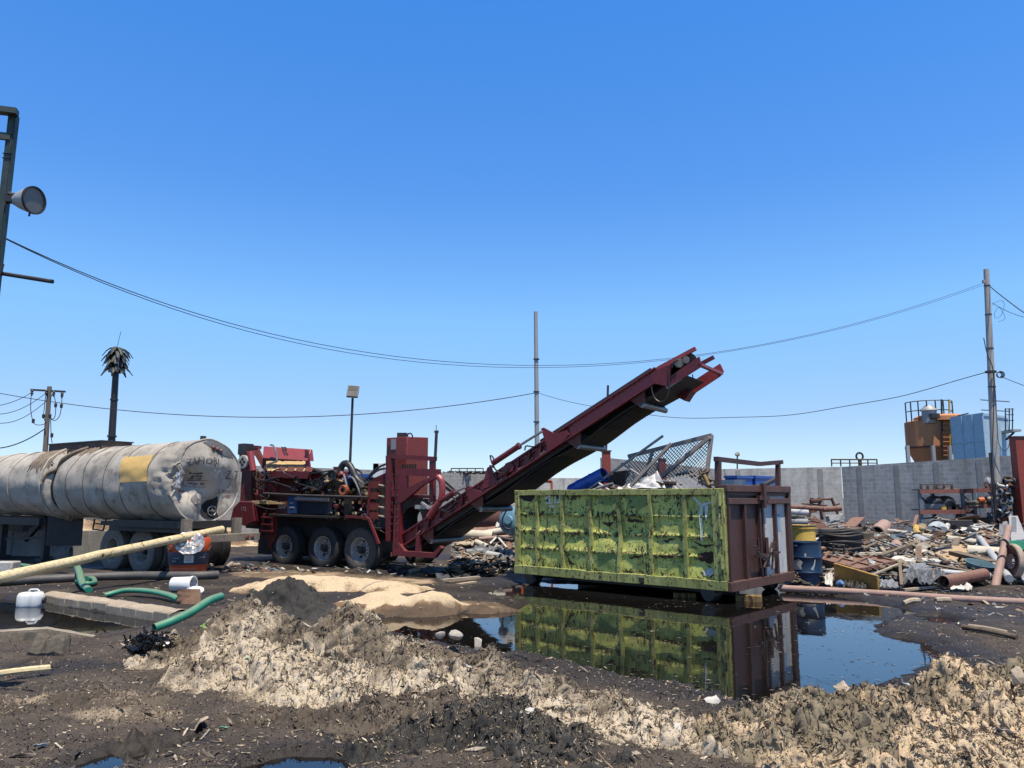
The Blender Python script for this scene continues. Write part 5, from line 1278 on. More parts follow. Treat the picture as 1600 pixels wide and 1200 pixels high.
# ---------------------------------------------------------------- green roll-off container
CN = gnd(1137, 944); CL = gnd(808, 912); CF = gnd(1234, 922)
CU = (CL - CN); CU.z = 0; CLEN = CU.length; CU.normalize()
CW = V((-CU.y, CU.x, 0)); CW = CW if CW.dot(CF - CN) > 0 else -CW
CWID = (CF - CN).dot(CW)
SN = -CW                                              # outward normal of the long side seen
DN = -CU                                              # outward normal of the door end
SP = Plane(CN, CU); DP = Plane(CN, CW)
def zside(px, py): return SP.at(px, py).z
ZB = zside(1135, 923); ZT = zside(1120, 763); ZB2 = ZB + .16
con = thing('scrap_container', 'battered lime green open container with brown end doors standing in the oily puddle', 'container', CN + CU * (CLEN / 2) + CW * (CWID / 2))
def green_mat(name, a, b, flake=.5, lines=False):
    """sun faded lime paint: blotches, grey grime film, scraped flakes, rust that gathers along the pressed ridges, runs below"""
    t = NT(name)
    v = t.co(); vv = t.co((1, 1, .5))
    col = t.mix(t.ramp(t.noise(1.3, 7, .65, v, .6), [(.36, 0.0), (.64, 1.0)]), a, b)
    col = t.mix(t.math('MULTIPLY', t.ramp(t.noise(2.4, 8, .7, t.co((1, 1, 1), (4, 2, 8)), .8), [(.50, 0.0), (.66, 1.0)]), .42), col, (.13, .19, .05))
    col = t.mix(t.math('MULTIPLY', t.ramp(t.noise(1.9, 8, .7, t.co((1, 1, 1), (14, 3, 1)), .5), [(.56, 0.0), (.68, 1.0)]), .5), col, (.50, .50, .24))
    col = t.mix(t.math('MULTIPLY', t.ramp(t.noise(6, 9, .75, v), [(.42, 0.0), (.66, 1.0)]), .35), col, (.20, .19, .09))
    n1 = t.noise(9.5, 10, .76, vv, 1.6); n2 = t.noise(3.6, 10, .78, t.co((1, 1, 1.3), (7, 1, 3)), 2.2)
    if lines:
        sp = t.n('ShaderNodeSeparateXYZ'); t.l(v, sp.inputs[0]); near = None
        for zz in [rowz[1], rowz[2], rowz[3], ZB2 + .03, ZT - .12]:
            d = t.math('SUBTRACT', 1.0, t.math('MINIMUM', t.math('MULTIPLY', t.math('ABSOLUTE', t.math('SUBTRACT', sp.outputs[2], zz)), 11.0), 1.0))
            near = d if near is None else t.math('MAXIMUM', near, d)
        near = t.math('MULTIPLY', near, .055)
        n1 = t.math('ADD', n1, near); n2 = t.math('ADD', n2, near)
    sc1 = t.ramp(n1, [(.545, 0.0), (.58, 1.0)]); sc2 = t.ramp(n2, [(.57, 0.0), (.598, 1.0)])
    n3 = t.noise(24, 6, .7, v)
    rustc = t.mix(t.ramp(t.noise(4, 6, .7), [(.4, 0.0), (.6, 1.0)]), (.075, .034, .018), (.016, .012, .010))
    fl = t.math('MULTIPLY', t.math('MAXIMUM', sc1, sc2), flake)
    col = t.mix(fl, col, rustc)
    col = t.mix(t.math('MULTIPLY', t.ramp(n3, [(.60, 0.0), (.68, 1.0)]), .7), col, (.03, .024, .016))
    run = t.ramp(t.noise(6, 6, .65, t.co((1, 1, .10), (3, 3, 3))), [(.52, 0.0), (.66, 1.0)])
    col = t.mix(t.math('MULTIPLY', run, .5), col, (.07, .05, .024))
    t.bump(t.math('ADD', n3, t.math('MULTIPLY', fl, -1.4)), .25, .008)
    return t.set(Base_Color=col, Roughness=t.math('ADD', t.math('MULTIPLY', fl, .3), .55))
rowz = [ZB2, ZB2 + (ZT - ZB2) * .235, ZB2 + (ZT - ZB2) * .46, ZB2 + (ZT - ZB2) * .685, ZT - .10]
M_gpan = green_mat('lime green panels', (.60, .61, .14), (.46, .51, .11), 1.0, True)
M_grib = green_mat('lime green ribs', (.38, .39, .12), (.27, .29, .08), 1.0)
M_brown = paint('brown door paint', (.075, .030, .024), (.055, .024, .020), rust=.12, rustc=(.03, .018, .014), rough=.55, scale=2, grime=.3)
M_brownl = paint('weathered brown rail', (.12, .055, .04), (.085, .04, .03), rust=.3, rustc=(.05, .028, .02), rough=.6, scale=4)
M_pale = paint('peeling pale panel', (.56, .56, .54), (.42, .43, .43), rust=.28, rustc=(.11, .10, .09), rough=.65, scale=3, streak=True, grime=.4)
M_inside = paint('rusty inside', (.06, .045, .03), (.09, .07, .04), rust=.4, rough=.8)
def cp(u, w, z): return CN + CU * u + CW * w + Z * z
def cbox(m_, u0, u1, w0, w1, z0, z1): return m_.box(cp((u0 + u1) / 2, (w0 + w1) / 2, (z0 + z1) / 2), (abs(u1 - u0), abs(w1 - w0), abs(z1 - z0)), (CU, CW, Z))
def bent(u, z, k=1.0):
    """dents of the sheet, metres outward"""
    d = .05 * pn(u * 1.7, z * 2.1) + .022 * pn(u * 4.4 + 3, z * 5)
    for u0, z0, s_, a_ in ((2.15, 1.15, .42, -.12), (2.35, .75, .3, .06), (1.55, 1.2, .25, -.06), (.35, .65, .3, -.10), (.3, .62, .12, -.06), (3.2, 1.0, .3, -.05), (3.9, 1.3, .3, -.05), (2.9, .55, .25, .05), (1.2, .7, .3, .05)):
        d += a_ * math.exp(-((u - u0) ** 2 + (z - z0) ** 2) / s_ ** 2)
    return d * k * .58
# side sheet: swaged in four rows
rowz = [ZB2, ZB2 + (ZT - ZB2) * .235, ZB2 + (ZT - ZB2) * .46, ZB2 + (ZT - ZB2) * .685, ZT - .10]
def swage(z):
    for k in range(1, 4):
        d = z - rowz[k]
        if abs(d) < .10: return .028 * math.exp(-((d) / .035) ** 2) if d > -.02 else .028 * math.exp(-((d + .02) / .025) ** 2)
    return 0
nu, nz = 150, 90
P_ = [[cp(CLEN * i / nu, .015 - bent(CLEN * i / nu, z) - swage(z), z) for i in range(nu + 1)] for z in [ZB2 + (ZT - .06 - ZB2) * k / nz for k in range(nz + 1)]]
MB().slab(P_, .012).build('side_panel', M_gpan, con, smooth=50)
P_ = [[cp(CLEN * i / 40, CWID - .03 + .03 * pn(i * .3, z * 2), z) for i in range(41)] for z in [ZB2 + (ZT - .06 - ZB2) * k / 12 for k in range(13)]]
MB().slab(P_, .012).build('side_panel', M_inside, con)
cbox(MB(), CLEN - .04, CLEN - .01, .05, CWID - .05, ZB2, ZT - .05).build('end_panel', M_gpan, con)
cbox(MB(), .05, CLEN - .05, .05, CWID - .05, ZB2 - .02, ZB2 + .04).build('floor_plate', M_inside, con)
# top and bottom rails (bowed), ribs
def rail(z0, z1, w0, w1, name, mat, jag=.012):
    n = 36; rows = []
    for i in range(n + 1):
        u = CLEN * i / n + (.02 if i == n else (-.03 if i == 0 else 0)); o = jag * pn(u * 2.2, z0 * 3) * 2 + bent(u, (z0 + z1) / 2, .25)
        rows.append([cp(u, w0 - o, z0 + .5 * o), cp(u, w1 - o, z0 + .5 * o), cp(u, w1 - o, z1 + o), cp(u, w0 - o, z1 + o), cp(u, w0 - o, z0 + .5 * o)])
    m_ = MB().grid(rows); m_.add(rows[0][:4], [(0, 1, 2, 3)]); m_.add(rows[-1][:4], [(0, 1, 2, 3)])
    return m_.build(name, mat, con, bevel=.008)
rail(ZB, ZB2, -.07, .07, 'bottom_rail', M_grib); rail(ZT - .105, ZT, -.055, .07, 'top_rail', M_grib)
rail(ZB, ZB2, CWID - .07, CWID + .07, 'bottom_rail', M_inside); rail(ZT - .105, ZT, CWID - .07, CWID + .065, 'top_rail', M_grib)
def upx(px): return (SP.at(px, 840) - CN).dot(CU)
for i, px in enumerate((840, 879.5, 923.5, 968, 1018, 1072)):
    u = upx(px); hw = .044; n = 26; rows = []
    for k in range(n + 1):
        z = ZB2 + (ZT - .1 - ZB2) * k / n; o = bent(u, z, .8); du = .05 * pn(z * 1.6 + i * 3, 2.0) * (1 if 1 < i < 4 else .5)
        rows.append([cp(u - hw + du, .05 - o, z), cp(u - hw * .72 + du, -.045 - o, z), cp(u + hw * .72 + du, -.045 - o, z), cp(u + hw + du, .05 - o, z)])
    MB().grid(rows).build('side_rib', M_grib, con, smooth=30)
cbox(MB(), CLEN - .10, CLEN + .02, -.055, .07, ZB2, ZT - .1).build('corner_post', M_grib, con, bevel=.008)
cbox(MB(), .05, .20, -.055, .07, ZB2, ZT - .1).build('corner_post', M_grib, con, bevel=.008)
cbox(MB(), -.03, .035, -.055, .07, ZB2 - .1, ZT - .1).build('corner_post', M_grib, con, bevel=.008)
hg = MB()
for z in (.45, .95, 1.5): hg.cyl(cp(.045, -.06, ZB + z - .1), cp(.045, -.06, ZB + z + .12), .03, n=10)
hg.build('hinge', M_grib, con)
# faded white marks on the panel, black hole, black lug
M_chalk = paint('faded white marks', (.72, .74, .68), (.52, .58, .46), rough=.8, scale=9, grime=.3)
def onside(pts, name, mat, off=.012):
    def q(px, py):
        p = SP.at(px, py) - CN; u, z = p.dot(CU), p.z
        return cp(u, .015 - bent(u, z) - swage(z) - off, z)
    c = (sum(p[0] for p in pts) / len(pts), sum(p[1] for p in pts) / len(pts)); n = 4
    return MB().grid([[q(c[0] + (p[0] - c[0]) * k / n, c[1] + (p[1] - c[1]) * k / n) for p in pts + pts[:1]] for k in range(n + 1)]).build(name, mat, con)
def dense(pts, n=4): return [(a[0] + (b[0] - a[0]) * k / n, a[1] + (b[1] - a[1]) * k / n) for a, b in zip(pts, pts[1:] + pts[:1]) for k in range(n)]
onside(dense([(814, 771), (833, 770), (834, 779), (829, 784), (818, 782), (814, 777)]), 'hand_hole', M_shade_black)
for pts in ([(857, 773), (859.5, 772), (860, 786), (857, 786)], [(853, 785), (863, 785), (863, 787), (853, 787)], [(851, 779), (857, 773), (857.5, 775), (853, 782)], [(866, 775), (868, 775), (868.5, 785), (866, 785)], [(866, 784), (874, 784), (874, 786), (866, 786)], [(873, 772), (875, 772), (875, 786), (873, 786)],
            [(1082, 777), (1085, 776), (1096, 788), (1094, 791)], [(1094, 788), (1112, 783), (1113, 786), (1095, 792)], [(1093, 790), (1099, 790), (1097, 846), (1094, 848)], [(1101, 790), (1107, 790), (1105, 815), (1102, 812)], [(856, 790), (868, 790), (866, 793), (857, 792)]):
    onside(dense(pts, 3), 'faded_mark', M_chalk, .013)
def ragged(pts, name, mat, off, amp=1.6, n=9):
    d = dense(pts, n); return onside([(x + random.uniform(-amp, amp), y + random.uniform(-amp, amp)) for x, y in d], name, mat, off)
M_dgreen = paint('dark green overpaint and shade', (.18, .26, .075), (.24, .32, .09), rust=.35, rustc=(.035, .025, .014), rough=.6, scale=5, grime=.5)
M_rpatch = paint('exposed rust', (.085, .04, .024), (.035, .022, .016), rust=.4, rough=.9, scale=7, grime=.6)
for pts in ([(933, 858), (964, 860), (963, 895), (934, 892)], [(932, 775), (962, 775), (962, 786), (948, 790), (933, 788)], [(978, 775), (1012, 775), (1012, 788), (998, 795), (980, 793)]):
    ragged(pts, 'overpaint_and_shade', M_dgreen, .004, 1.8)  # top-row patches paint in the rail's shade; the low patch is darker green
for pts in ([(1088, 866), (1100, 862), (1119, 863), (1120, 877), (1104, 881), (1090, 876)], [(812, 838), (816, 850), (812, 852)], [(1094, 894), (1108, 891), (1110, 898), (1098, 901)], [(978, 812), (990, 810), (1006, 815), (980, 816)], [(1030, 867), (1050, 869), (1062, 864), (1050, 872)], [(940, 817), (956, 815), (950, 824)], [(885, 864), (890, 876), (897, 883), (889, 882)], [(1034, 845), (1056, 840), (1042, 848)], [(983, 870), (1008, 868), (985, 874)], [(1082, 846), (1094, 853), (1114, 851), (1098, 856)]):
    ragged(pts, 'rust_patch', M_rpatch, .007, 1.4)
ragged([(1096, 893), (1106, 888), (1116, 892), (1112, 899), (1099, 900)], 'peeled_patch', M_pale, .010, 1.2)
MB().box(SP.at(1007, 905) + SN * .1, (.09, .06, .08), (CU, CW, Z)).build('lug', M_dk, con)
# brown door end
dz0, dz1 = ZB, ZT + .0
def dpx(px): return (DP.at(px, 840) - CN).dot(CW)
fr = MB(); cbox(fr, -.10, .05, -.02, CWID + .04, dz0 - .02, dz0 + .14); fr.build('door_sill', M_brownl, con, bevel=.008)
cbox(MB(), -.10, .06, -.03, CWID + .05, ZT - .06, ZT + .06).build('door_header', M_brownl, con, bevel=.008)
zm = DP.at(1180, 783).z
cbox(MB(), -.09, .02, .03, CWID, zm - .05, zm + .05).build('door_rail', M_brownl, con, bevel=.006)
cbox(MB(), -.08, .05, CWID - .04, CWID + .06, dz0 + .14, ZT - .06).build('corner_post', M_brown, con)
wm = dpx(1186)
for nm, w0, w1, mats in (('door', .03, wm - .03, (M_brown,)), ('door', wm + .03, CWID - .04, (M_pale,))):
    d_ = cbox(MB(), -.01, .03, w0, w1, dz0 + .14, ZT - .06).build(nm, mats[0], con)
    ws = [w0 + .03, w0 + (w1 - w0) * .5, w1 - .03]
    for w_ in ws:
        b_ = MB(); cbox(b_, -.075, -.012, w_ - .035, w_ + .035, dz0 + .145, zm - .055); o = b_.build('stiffener', M_brown, con)
    cbox(MB(), -.05, -.013, w0, w1, ZT - .12, ZT - .065).build('stiffener', M_brown, con)
    cbox(MB(), -.05, -.013, w0, w0 + .05, zm + .055, ZT - .125).build('stiffener', M_brown, con)
cbox(MB(), -.16, -.08, wm - .05, wm + .05, zm - .12, ZT + .10).build('lock_post', M_brown, con)
cbox(MB(), -.14, -.08, wm - .2, wm + .25, zm + .02, zm + .1).build('lock_bar', M_brown, con)
M_bluep = paint('blue spray', (.10, .26, .46), (.3, .42, .52), rough=.7, scale=8)
q = dpx(1216); cbox(MB(), -.014, -.0105, q - .10, q + .10, DP.at(1216, 830).z, DP.at(1216, 803).z).build('blue_smear', M_bluep, con)
lk = MB()
za, zb2 = DP.at(1190, 885).z, DP.at(1190, 848).z
lk.beam(cp(-.12, wm + .05, za), cp(-.12, wm + .05, zb2 + .1), .05); lk.beam(cp(-.12, wm - .45, (za + zb2) / 2), cp(-.12, wm + .6, (za + zb2) / 2 + .02), .035); lk.beam(cp(-.14, wm - .15, za), cp(-.13, wm + .25, zb2), .03); lk.beam(cp(-.13, wm - .35, zb2 + .1), cp(-.13, wm - .28, za), .03); lk.beam(cp(-.13, wm + .35, zb2 + .05), cp(-.13, wm + .2, za - .05), .03)
lk.build('latch_gear', M_brown, con)
ch = MB()
for k in range(26):
    p = cp(-.15 - .02 * math.sin(k), wm - .5 + k * .035, zb2 - .05 - .22 * math.sin(k / 25 * math.pi) + .015 * (k % 2)); ch.tube([p + V((.022 * math.cos(a), .01, .03 * math.sin(a))) for a in [i * 2 * math.pi / 8 for i in range(9)]], .008, 5, False)
ch.build('chain', M_dk, con)
# goal frame on the header, bent bar
g0, g1 = DP.at(1119, 714), DP.at(1221, 727)
gm = MB(); wa, wb = dpx(1121), dpx(1218)
GB = .25
def gp(px, py): return Plane(CN + CU * GB, CW).at(px, py)
gm.beam(gp(1122, 762), gp(1122, 715), .09, .09, CU); gm.beam(gp(1215.5, 760), gp(1215.5, 722), .08, .08, CU); gm.beam(gp(1118, 717), gp(1187, 725), .08, .08, Z); gm.beam(gp(1187, 725), gp(1221, 722), .08, .08, Z)
gm.build('tarp_frame', M_brown, con)
# understructure: wheels, skids
for u in (.35, CLEN - .35):
    for w_ in (.12, CWID - .12):
        r_ = ZB * .62
        MB().lathe(cp(u, w_, r_ - .01), CW, [(0, -.13), (r_ * .8, -.13), (r_, -.1), (r_, .1), (r_ * .8, .13), (0, .13)], 22).build('roller_wheel', M_grease, con)
        cbox(MB(), u - .12, u + .12, w_ - .16, w_ + .16, ZB - .09, ZB).build('wheel_bracket', M_grease, con)
for w_ in (.6, CWID - .6): cbox(MB(), .1, CLEN - .1, w_ - .08, w_ + .08, ZB - .12, ZB2 - .03).build('skid', M_grease, con)
for k in range(9): cbox(MB(), .3 + k * (CLEN - .6) / 8 - .04, .3 + k * (CLEN - .6) / 8 + .04, .05, CWID - .05, ZB + .02, ZB2 - .025).build('cross_member', M_grease, con)
M_ylw = paint('stained yellow board', (.26, .17, .045), (.16, .10, .035), rust=.4, rough=.7, scale=4, streak=True)  # stained yellow, darkened further to put the container's shade into the colour

# ---------------------------------------------------------------- load in the container
def inpl(px, py, u=None, w=None):
    """point seen at the pixel on a plane inside the container: w metres behind the long side, or u metres from the doors"""
    return SP.at(px, py, w) if w is not None else DP.at(px, py, u)
ctop = ZT
fr_ = thing('mesh_frame', 'tilted brown steel frame of diamond wire mesh sticking out of the green container', 'frame', inpl(1030, 762, w=1.2))
M_bz = paint('dull bronze steel', (.27, .235, .21), (.20, .175, .155), rust=.15, rough=.6, scale=5)
Pw = 1.25
fc = [inpl(985, 712, w=Pw + .1), inpl(1113, 680, w=Pw), inpl(1098, 768, w=Pw - .45), inpl(1005, 766, w=Pw - .6)]
top_l, top_r = inpl(982, 713, w=Pw), inpl(1112, 680, w=Pw)
bot_r = inpl(1101, 770, w=Pw - .25); bot_l = inpl(1000, 772, w=Pw - .25)
m_ = MB(); m_.beam(top_l, top_r, .07, .07, CW); m_.build('top_rail', M_bz, fr_)
MB().beam(top_r, bot_r, .06, .06, CW).build('side_rail', M_bz, fr_)
MB().beam(inpl(1109, 683, w=Pw - .08), inpl(1003, 770, w=Pw - .35), .07, .07, CW).build('brace', M_bz, fr_)
MB().beam(inpl(1020, 705, w=Pw - .04), inpl(1000, 764, w=Pw - .1), .05, .05, CW).build('brace', M_bz, fr_)
wm_ = MB()
ex = (top_r - top_l); ey = (bot_r - top_r); nx = 46; ny = 30
def mp(a, b): return top_l + ex * a + (bot_r - top_r) * b
st_ = 1 / 44
L1, L2 = ex.length, ey.length; cell = .072
n1, n2 = int(L1 / cell), int(L2 / cell / 1.0)
for i in range(-n2, n1 + 1):
    for sg in (1, -1):
        # a diagonal wire, zig-zag of one diamond column
        a0, a1 = i / n1, (i + n2) / n1
        if sg < 0: a0, a1 = a1, a0
        p0, p1 = (a0, 0.0), (a1, 1.0)
        ts = [0, 1]
        for lim in (0.0, 1.0):
            if p1[0] != p0[0]:
                t_ = (lim - p0[0]) / (p1[0] - p0[0])
                if 0 < t_ < 1: ts.append(t_)
        ts = sorted(ts)
        for t0, t1 in zip(ts, ts[1:]):
            am = p0[0] + (p1[0] - p0[0]) * (t0 + t1) / 2
            if 0 <= am <= 1: wm_.tube([mp(p0[0] + (p1[0] - p0[0]) * t0, t0), mp(p0[0] + (p1[0] - p0[0]) * t1, t1)], .0085, 4, False)
wm_.build('wire_mesh', M_bz, fr_, smooth=0)
M_wht = paint('dirty white sheet', (.58, .57, .55), (.46, .45, .43), rust=.08, rough=.6, scale=3)
M_bluepl = paint('blue plastic', (.02, .10, .42), (.02, .08, .34), rough=.4, scale=2, grime=.15)
def one(name, m_, mat, label, cat, group=None, smooth=35, bevel=0): return tag(m_.build(name, mat, smooth=smooth, bevel=bevel), label, cat, group)
b0_, b1_ = inpl(945, 741, w=.75), inpl(901, 764, w=.75)
bd = (b1_ - b0_).normalized()
bm_ = MB().lathe(b0_, bd, [(.12, .03), (.135, .0), (.15, .02), (.15, .3), (.156, .32), (.156, .35), (.15, .37), (.15, .62), (.156, .64), (.156, .67), (.15, .69), (.15, .9), (.14, .92), (0, .92)], 32)
o = one('plastic_drum', bm_, M_bluepl, 'bright blue open drum lying tilted in the green container', 'drum')
MB().disc(b0_ + bd * .06, bd, .125, 28).build('drum_inside', M_shade_black, o)
def pipe_(name, pts, r_, mat, label, cat='pipe', w=1.0, n=10): return one(name, MB().tube([inpl(x, y, w=w + dw) for x, y, dw in pts], r_, n), mat, label, cat)
o = thing('bent_railing', 'long bent pale pipe with a forked leg rising from the container left of the mesh', 'frame', inpl(925, 766, w=.6))
MB().tube([inpl(918, 766, w=.6), inpl(1036, 681, w=.95)], .026, 8).build('pipe', M_steel, o)
MB().tube([inpl(971, 724, w=.75), inpl(1000, 743, w=.7)], .022, 8).tube([inpl(989, 733, w=.75), inpl(990, 748, w=.75)], .02, 8).build('leg', M_steel, o)
one('steel_bar', MB().beam(inpl(979, 766, w=.5), inpl(1049, 693, w=.8), .055, .05, CW), M_bz, 'dark square bar leaning before the wire mesh in the container', 'bar')
one('steel_bar', MB().tube([inpl(930, 764, w=.4), inpl(958, 755, w=.5)], .022, 8), M_steel, 'short pale bar lying just above the container rim beside the blue drum', 'bar')
one('steel_bar', MB().tube([inpl(936, 755, w=.5), inpl(952, 766, w=.45)], .02, 8), M_wht, 'short white bar crossing the other beside the blue drum', 'bar')
def crumple(pts4, amp, n=12, th=.01, seed=0):
    a, b, c, d = [V(p) for p in pts4]; nn = (b - a).cross(d - a).normalized()
    return MB().slab([[a.lerp(b, i / n).lerp(d.lerp(c, i / n), k / n) + nn * amp * (pn(i * .28 + seed, k * .28 + .3) * 1.3 + .35 * pn(i * .7, k * .7 + seed)) for i in range(n + 1)] for k in range(n + 1)], th)
one('white_sheet', crumple([inpl(985, 763, w=.3), inpl(1008, 746, w=.5), inpl(1028, 737, w=.7), inpl(1040, 762, w=.4)], .06, seed=2), M_wht, 'crumpled white sheet behind the mesh brace in the container', 'sheet', smooth=25)
one('white_sheet', crumple([inpl(955, 767, w=.3), inpl(985, 753, w=.6), inpl(1000, 756, w=.7), inpl(990, 768, w=.3)], .05, seed=5), M_steel, 'dull grey sheet offcut at the container rim left of the white sheet', 'sheet', smooth=25)
M_corr = paint('grey corrugated sheet', (.30, .30, .30), (.22, .22, .22), rust=.15, rough=.5, metal=.3)
a, b, c, d = inpl(1030, 752, w=.55), inpl(1070, 742, w=1.0), inpl(1106, 764, w=.9), inpl(1040, 772, w=.4)
one('corrugated_sheet', MB().slab([[a.lerp(b, i / 30).lerp(d.lerp(c, i / 30), k / 6) + Z * .025 * math.sin(i * 1.5) for i in range(31)] for k in range(7)], .006), M_corr, 'grey corrugated sheet lying under the wire mesh', 'sheet')
one('crate_lattice', MB().beam(inpl(1062, 742, w=1.1), inpl(1078, 737, w=1.3), .3, .04).beam(inpl(1064, 748, w=1.0), inpl(1080, 744, w=1.2), .3, .04), M_dk, 'dark lattice crate piece behind the mesh', 'crate')
one('tangled_straw', MB().tube([inpl(1100 + 9 * math.sin(k * 1.7), 742 + 9 * math.cos(k * 2.3), w=1.1 + .2 * math.sin(k)) for k in range(46)], .012, 5), M_mudcake, 'tan tangle of fibre behind the right edge of the mesh', 'tangle')
one('striped_bar', MB().cyl(inpl(1101, 743, w=.45), inpl(1110, 764, w=.35), .035, n=12), M_ylw, 'black and yellow stub leaning at the door end of the container', 'bar')
one('brown_board', crumple([inpl(940, 752, w=1.4), inpl(960, 738, w=1.6), inpl(985, 735, w=1.8), inpl(975, 760, w=1.3)], .05, seed=7), M_rusty, 'brown rusty board behind the pale pipe in the container', 'board', smooth=25)
rub = MB()
for k in range(90):
    u, w_ = random.uniform(.4, CLEN - .4), random.uniform(.35, CWID - .4); p = cp(u, w_, ctop - .18 + .28 * math.exp(-((u - 1.5) / 1.0) ** 2) + random.uniform(-.1, .06))
    dv = V((random.uniform(-1, 1), random.uniform(-1, 1), random.uniform(-.4, .5))).normalized()
    rub.beam(p - dv * random.uniform(.06, .3), p + dv * random.uniform(.06, .25), random.uniform(.03, .22), random.uniform(.015, .06))
tag(rub.build('scrap_rubble', M_inside), 'mixed brown rubble filling the green container below its rim', 'rubble', kind='stuff')
# blue crates on the far side of the doors
for i, (x0, x1) in enumerate(((1142, 1166), (1171, 1206))):
    a, b = DP.at(x0, 745, .9), DP.at(x1, 745, .9); wd = (b - a).length; zt_ = a.z; zb_ = ZT - .1
    m_ = MB(); cpt = (a + b) / 2
    m_.box(V((cpt.x, cpt.y, (zt_ + zb_) / 2)), (.25, wd, zt_ - zb_), (CU, CW, Z))
    o = one('blue_crate', m_, M_bluepl, ('small blue plastic crate in the container behind the brown door, left one', 'wider blue plastic crate in the container behind the brown door, right one')[i], 'crate')
    MB().box(V((cpt.x, cpt.y, zt_)) + Z * .0, (.29, wd + .04, .05), (CU, CW, Z)).build('crate_rim', M_bluepl, o)
    MB().box(V((cpt.x, cpt.y, zt_ - .16)) , (.265, wd + .015, .012), (CU, CW, Z)).build('crate_band', M_steel, o)
one('steel_bar', MB().cyl(DP.at(1192, 759, .6), DP.at(1213, 748, .5), .05, n=10), M_grease, 'black round bar lying over the door header by the blue crates', 'bar')
one('white_tub', MB().lathe(DP.at(1140, 762, .5), Z, [(0, 0), (.26, 0), (.3, .14), (.28, .14), (.25, .03), (0, .03)], 24), M_wht, 'white tub edge showing above the brown door by the blue crates', 'tub')
# boards in the water under the container
one('timber_block', MB().beam(gnd(1052, 929, .03) , gnd(1088, 930, .03), .2, .08), M_ylw, 'ochre timber block lying under the container in the puddle', 'timber', bevel=.01)
one('timber_block', MB().beam(gnd(1150, 934, .04) , gnd(1190, 936, .04), .2, .12), M_ylw, 'stained yellow timber under the brown doors, partly in water', 'timber', bevel=.01)
# ---------------------------------------------------------------- scrap pile at the right
def pd_(py):
    """distance of the pile's surface seen at a picture row (right hand pile)"""
    ys = [(815, 24.0), (830, 22.2), (850, 19.8), (870, 18.0), (890, 16.6), (910, 15.4), (925, 14.6)]
    if py <= ys[0][0]: return ys[0][1]
    for (a, da), (b, db) in zip(ys, ys[1:]):
        if py <= b: return da + (db - da) * (py - a) / (b - a)
    return ys[-1][1]
def pt(px, py, dd=0.0): return at(px, py, pd_(py) + dd)
M_plank = paint('weathered plank', (.42, .34, .25), (.30, .24, .175), rough=.9, scale=3, streak=False, grime=.4)
M_plankw = paint('white board', (.58, .555, .51), (.43, .41, .37), rough=.8, scale=3, grime=.3)
M_dkwood = paint('dark wet wood', (.07, .05, .036), (.12, .088, .06), rough=.85, scale=4, dust=.4)
M_pink = paint('pinkish pipe', (.40, .26, .22), (.30, .19, .155), rust=.15, rough=.75, scale=4, dust=.2)
M_cream = paint('cream pipe', (.60, .55, .44), (.48, .43, .33), rough=.7, scale=3, grime=.35)
M_pvc = paint('grey pipe', (.46, .47, .47), (.36, .37, .37), rough=.6, scale=3)
M_redox = paint('red oxide steel', (.20, .085, .06), (.15, .066, .048), rust=.35, rustc=(.09, .04, .025), rough=.75, scale=2.5, dust=.3)
M_drum = paint('blue steel drum', (.006, .024, .062), (.010, .034, .08), rust=.08, rough=.45, scale=3, grime=.4)
M_greyp = paint('grey plastic', (.24, .25, .26), (.17, .18, .19), rough=.6, scale=4)
M_tarp = paint('grey tarpaulin', (.17, .175, .18), (.11, .115, .12), rough=.6, scale=4)
M_teal = paint('grey blue tub', (.14, .22, .25), (.10, .17, .20), rough=.55, scale=3)
M_greenp = paint('green plastic', (.03, .26, .15), (.03, .20, .12), rough=.5, scale=3)
M_pblue = paint('pale blue plastic', (.12, .22, .42), (.10, .18, .36), rough=.55)
M_osb = paint('chipboard', (.42, .29, .16), (.52, .38, .23), rough=.9, scale=14, grime=.5)
M_ylp = paint('stained ochre board', (.46, .27, .07), (.34, .19, .055), rust=.15, rough=.75, scale=3)
M_paleb = paint('pale metal box', (.45, .50, .51), (.34, .38, .39), rust=.12, rough=.55, scale=3, streak=True)
M_yeld = paint('yellow drum', (.62, .42, .08), (.50, .33, .07), rust=.3, rustc=(.06, .035, .02), rough=.6, scale=3, streak=True)
M_orng = paint('orange plastic', (.62, .14, .03), rough=.5)

# base of the pile: a rough mound of unsorted bits
def mound(name, label, x0, x1, rows, mat):
    P_ = [[at(x0 + (x1 - x0) * i / 60, y, pd_(y) + .5) - Z * .28 + Z * .16 * pn(i * .55, y * .13) for i in range(61)] for y in rows]
    P_ = [[V((p.x, p.y, max(p.z, -.1))) for p in r] for r in P_]
    last = [V((p.x, p.y + 1.2, -.1)) for p in P_[0]]
    return tag(MB().grid([last] + P_).build(name, mat, smooth=60), label, 'rubble', kind='stuff')
M_base = paint('dirty rubble', (.10, .085, .068), (.17, .15, .125), rust=.3, rough=.95, scale=6, grime=.7, bump=.8)
mound('scrap_rubble', 'unsorted broken bits making up the body of the right hand scrap pile', 1226, 1680, [818, 824, 832, 842, 854, 866, 878, 890, 902, 912, 918], M_base)
COLS = [(.46, .42, .35), (.24, .15, .09), (.18, .09, .055), (.36, .27, .18), (.40, .32, .22), (.26, .20, .14), (.14, .07, .045), (.30, .30, .30), (.16, .17, .18), (.05, .045, .04), (.55, .50, .42), (.27, .29, .29), (.42, .30, .18), (.20, .12, .08), (.5, .5, .48), (.10, .16, .22)]
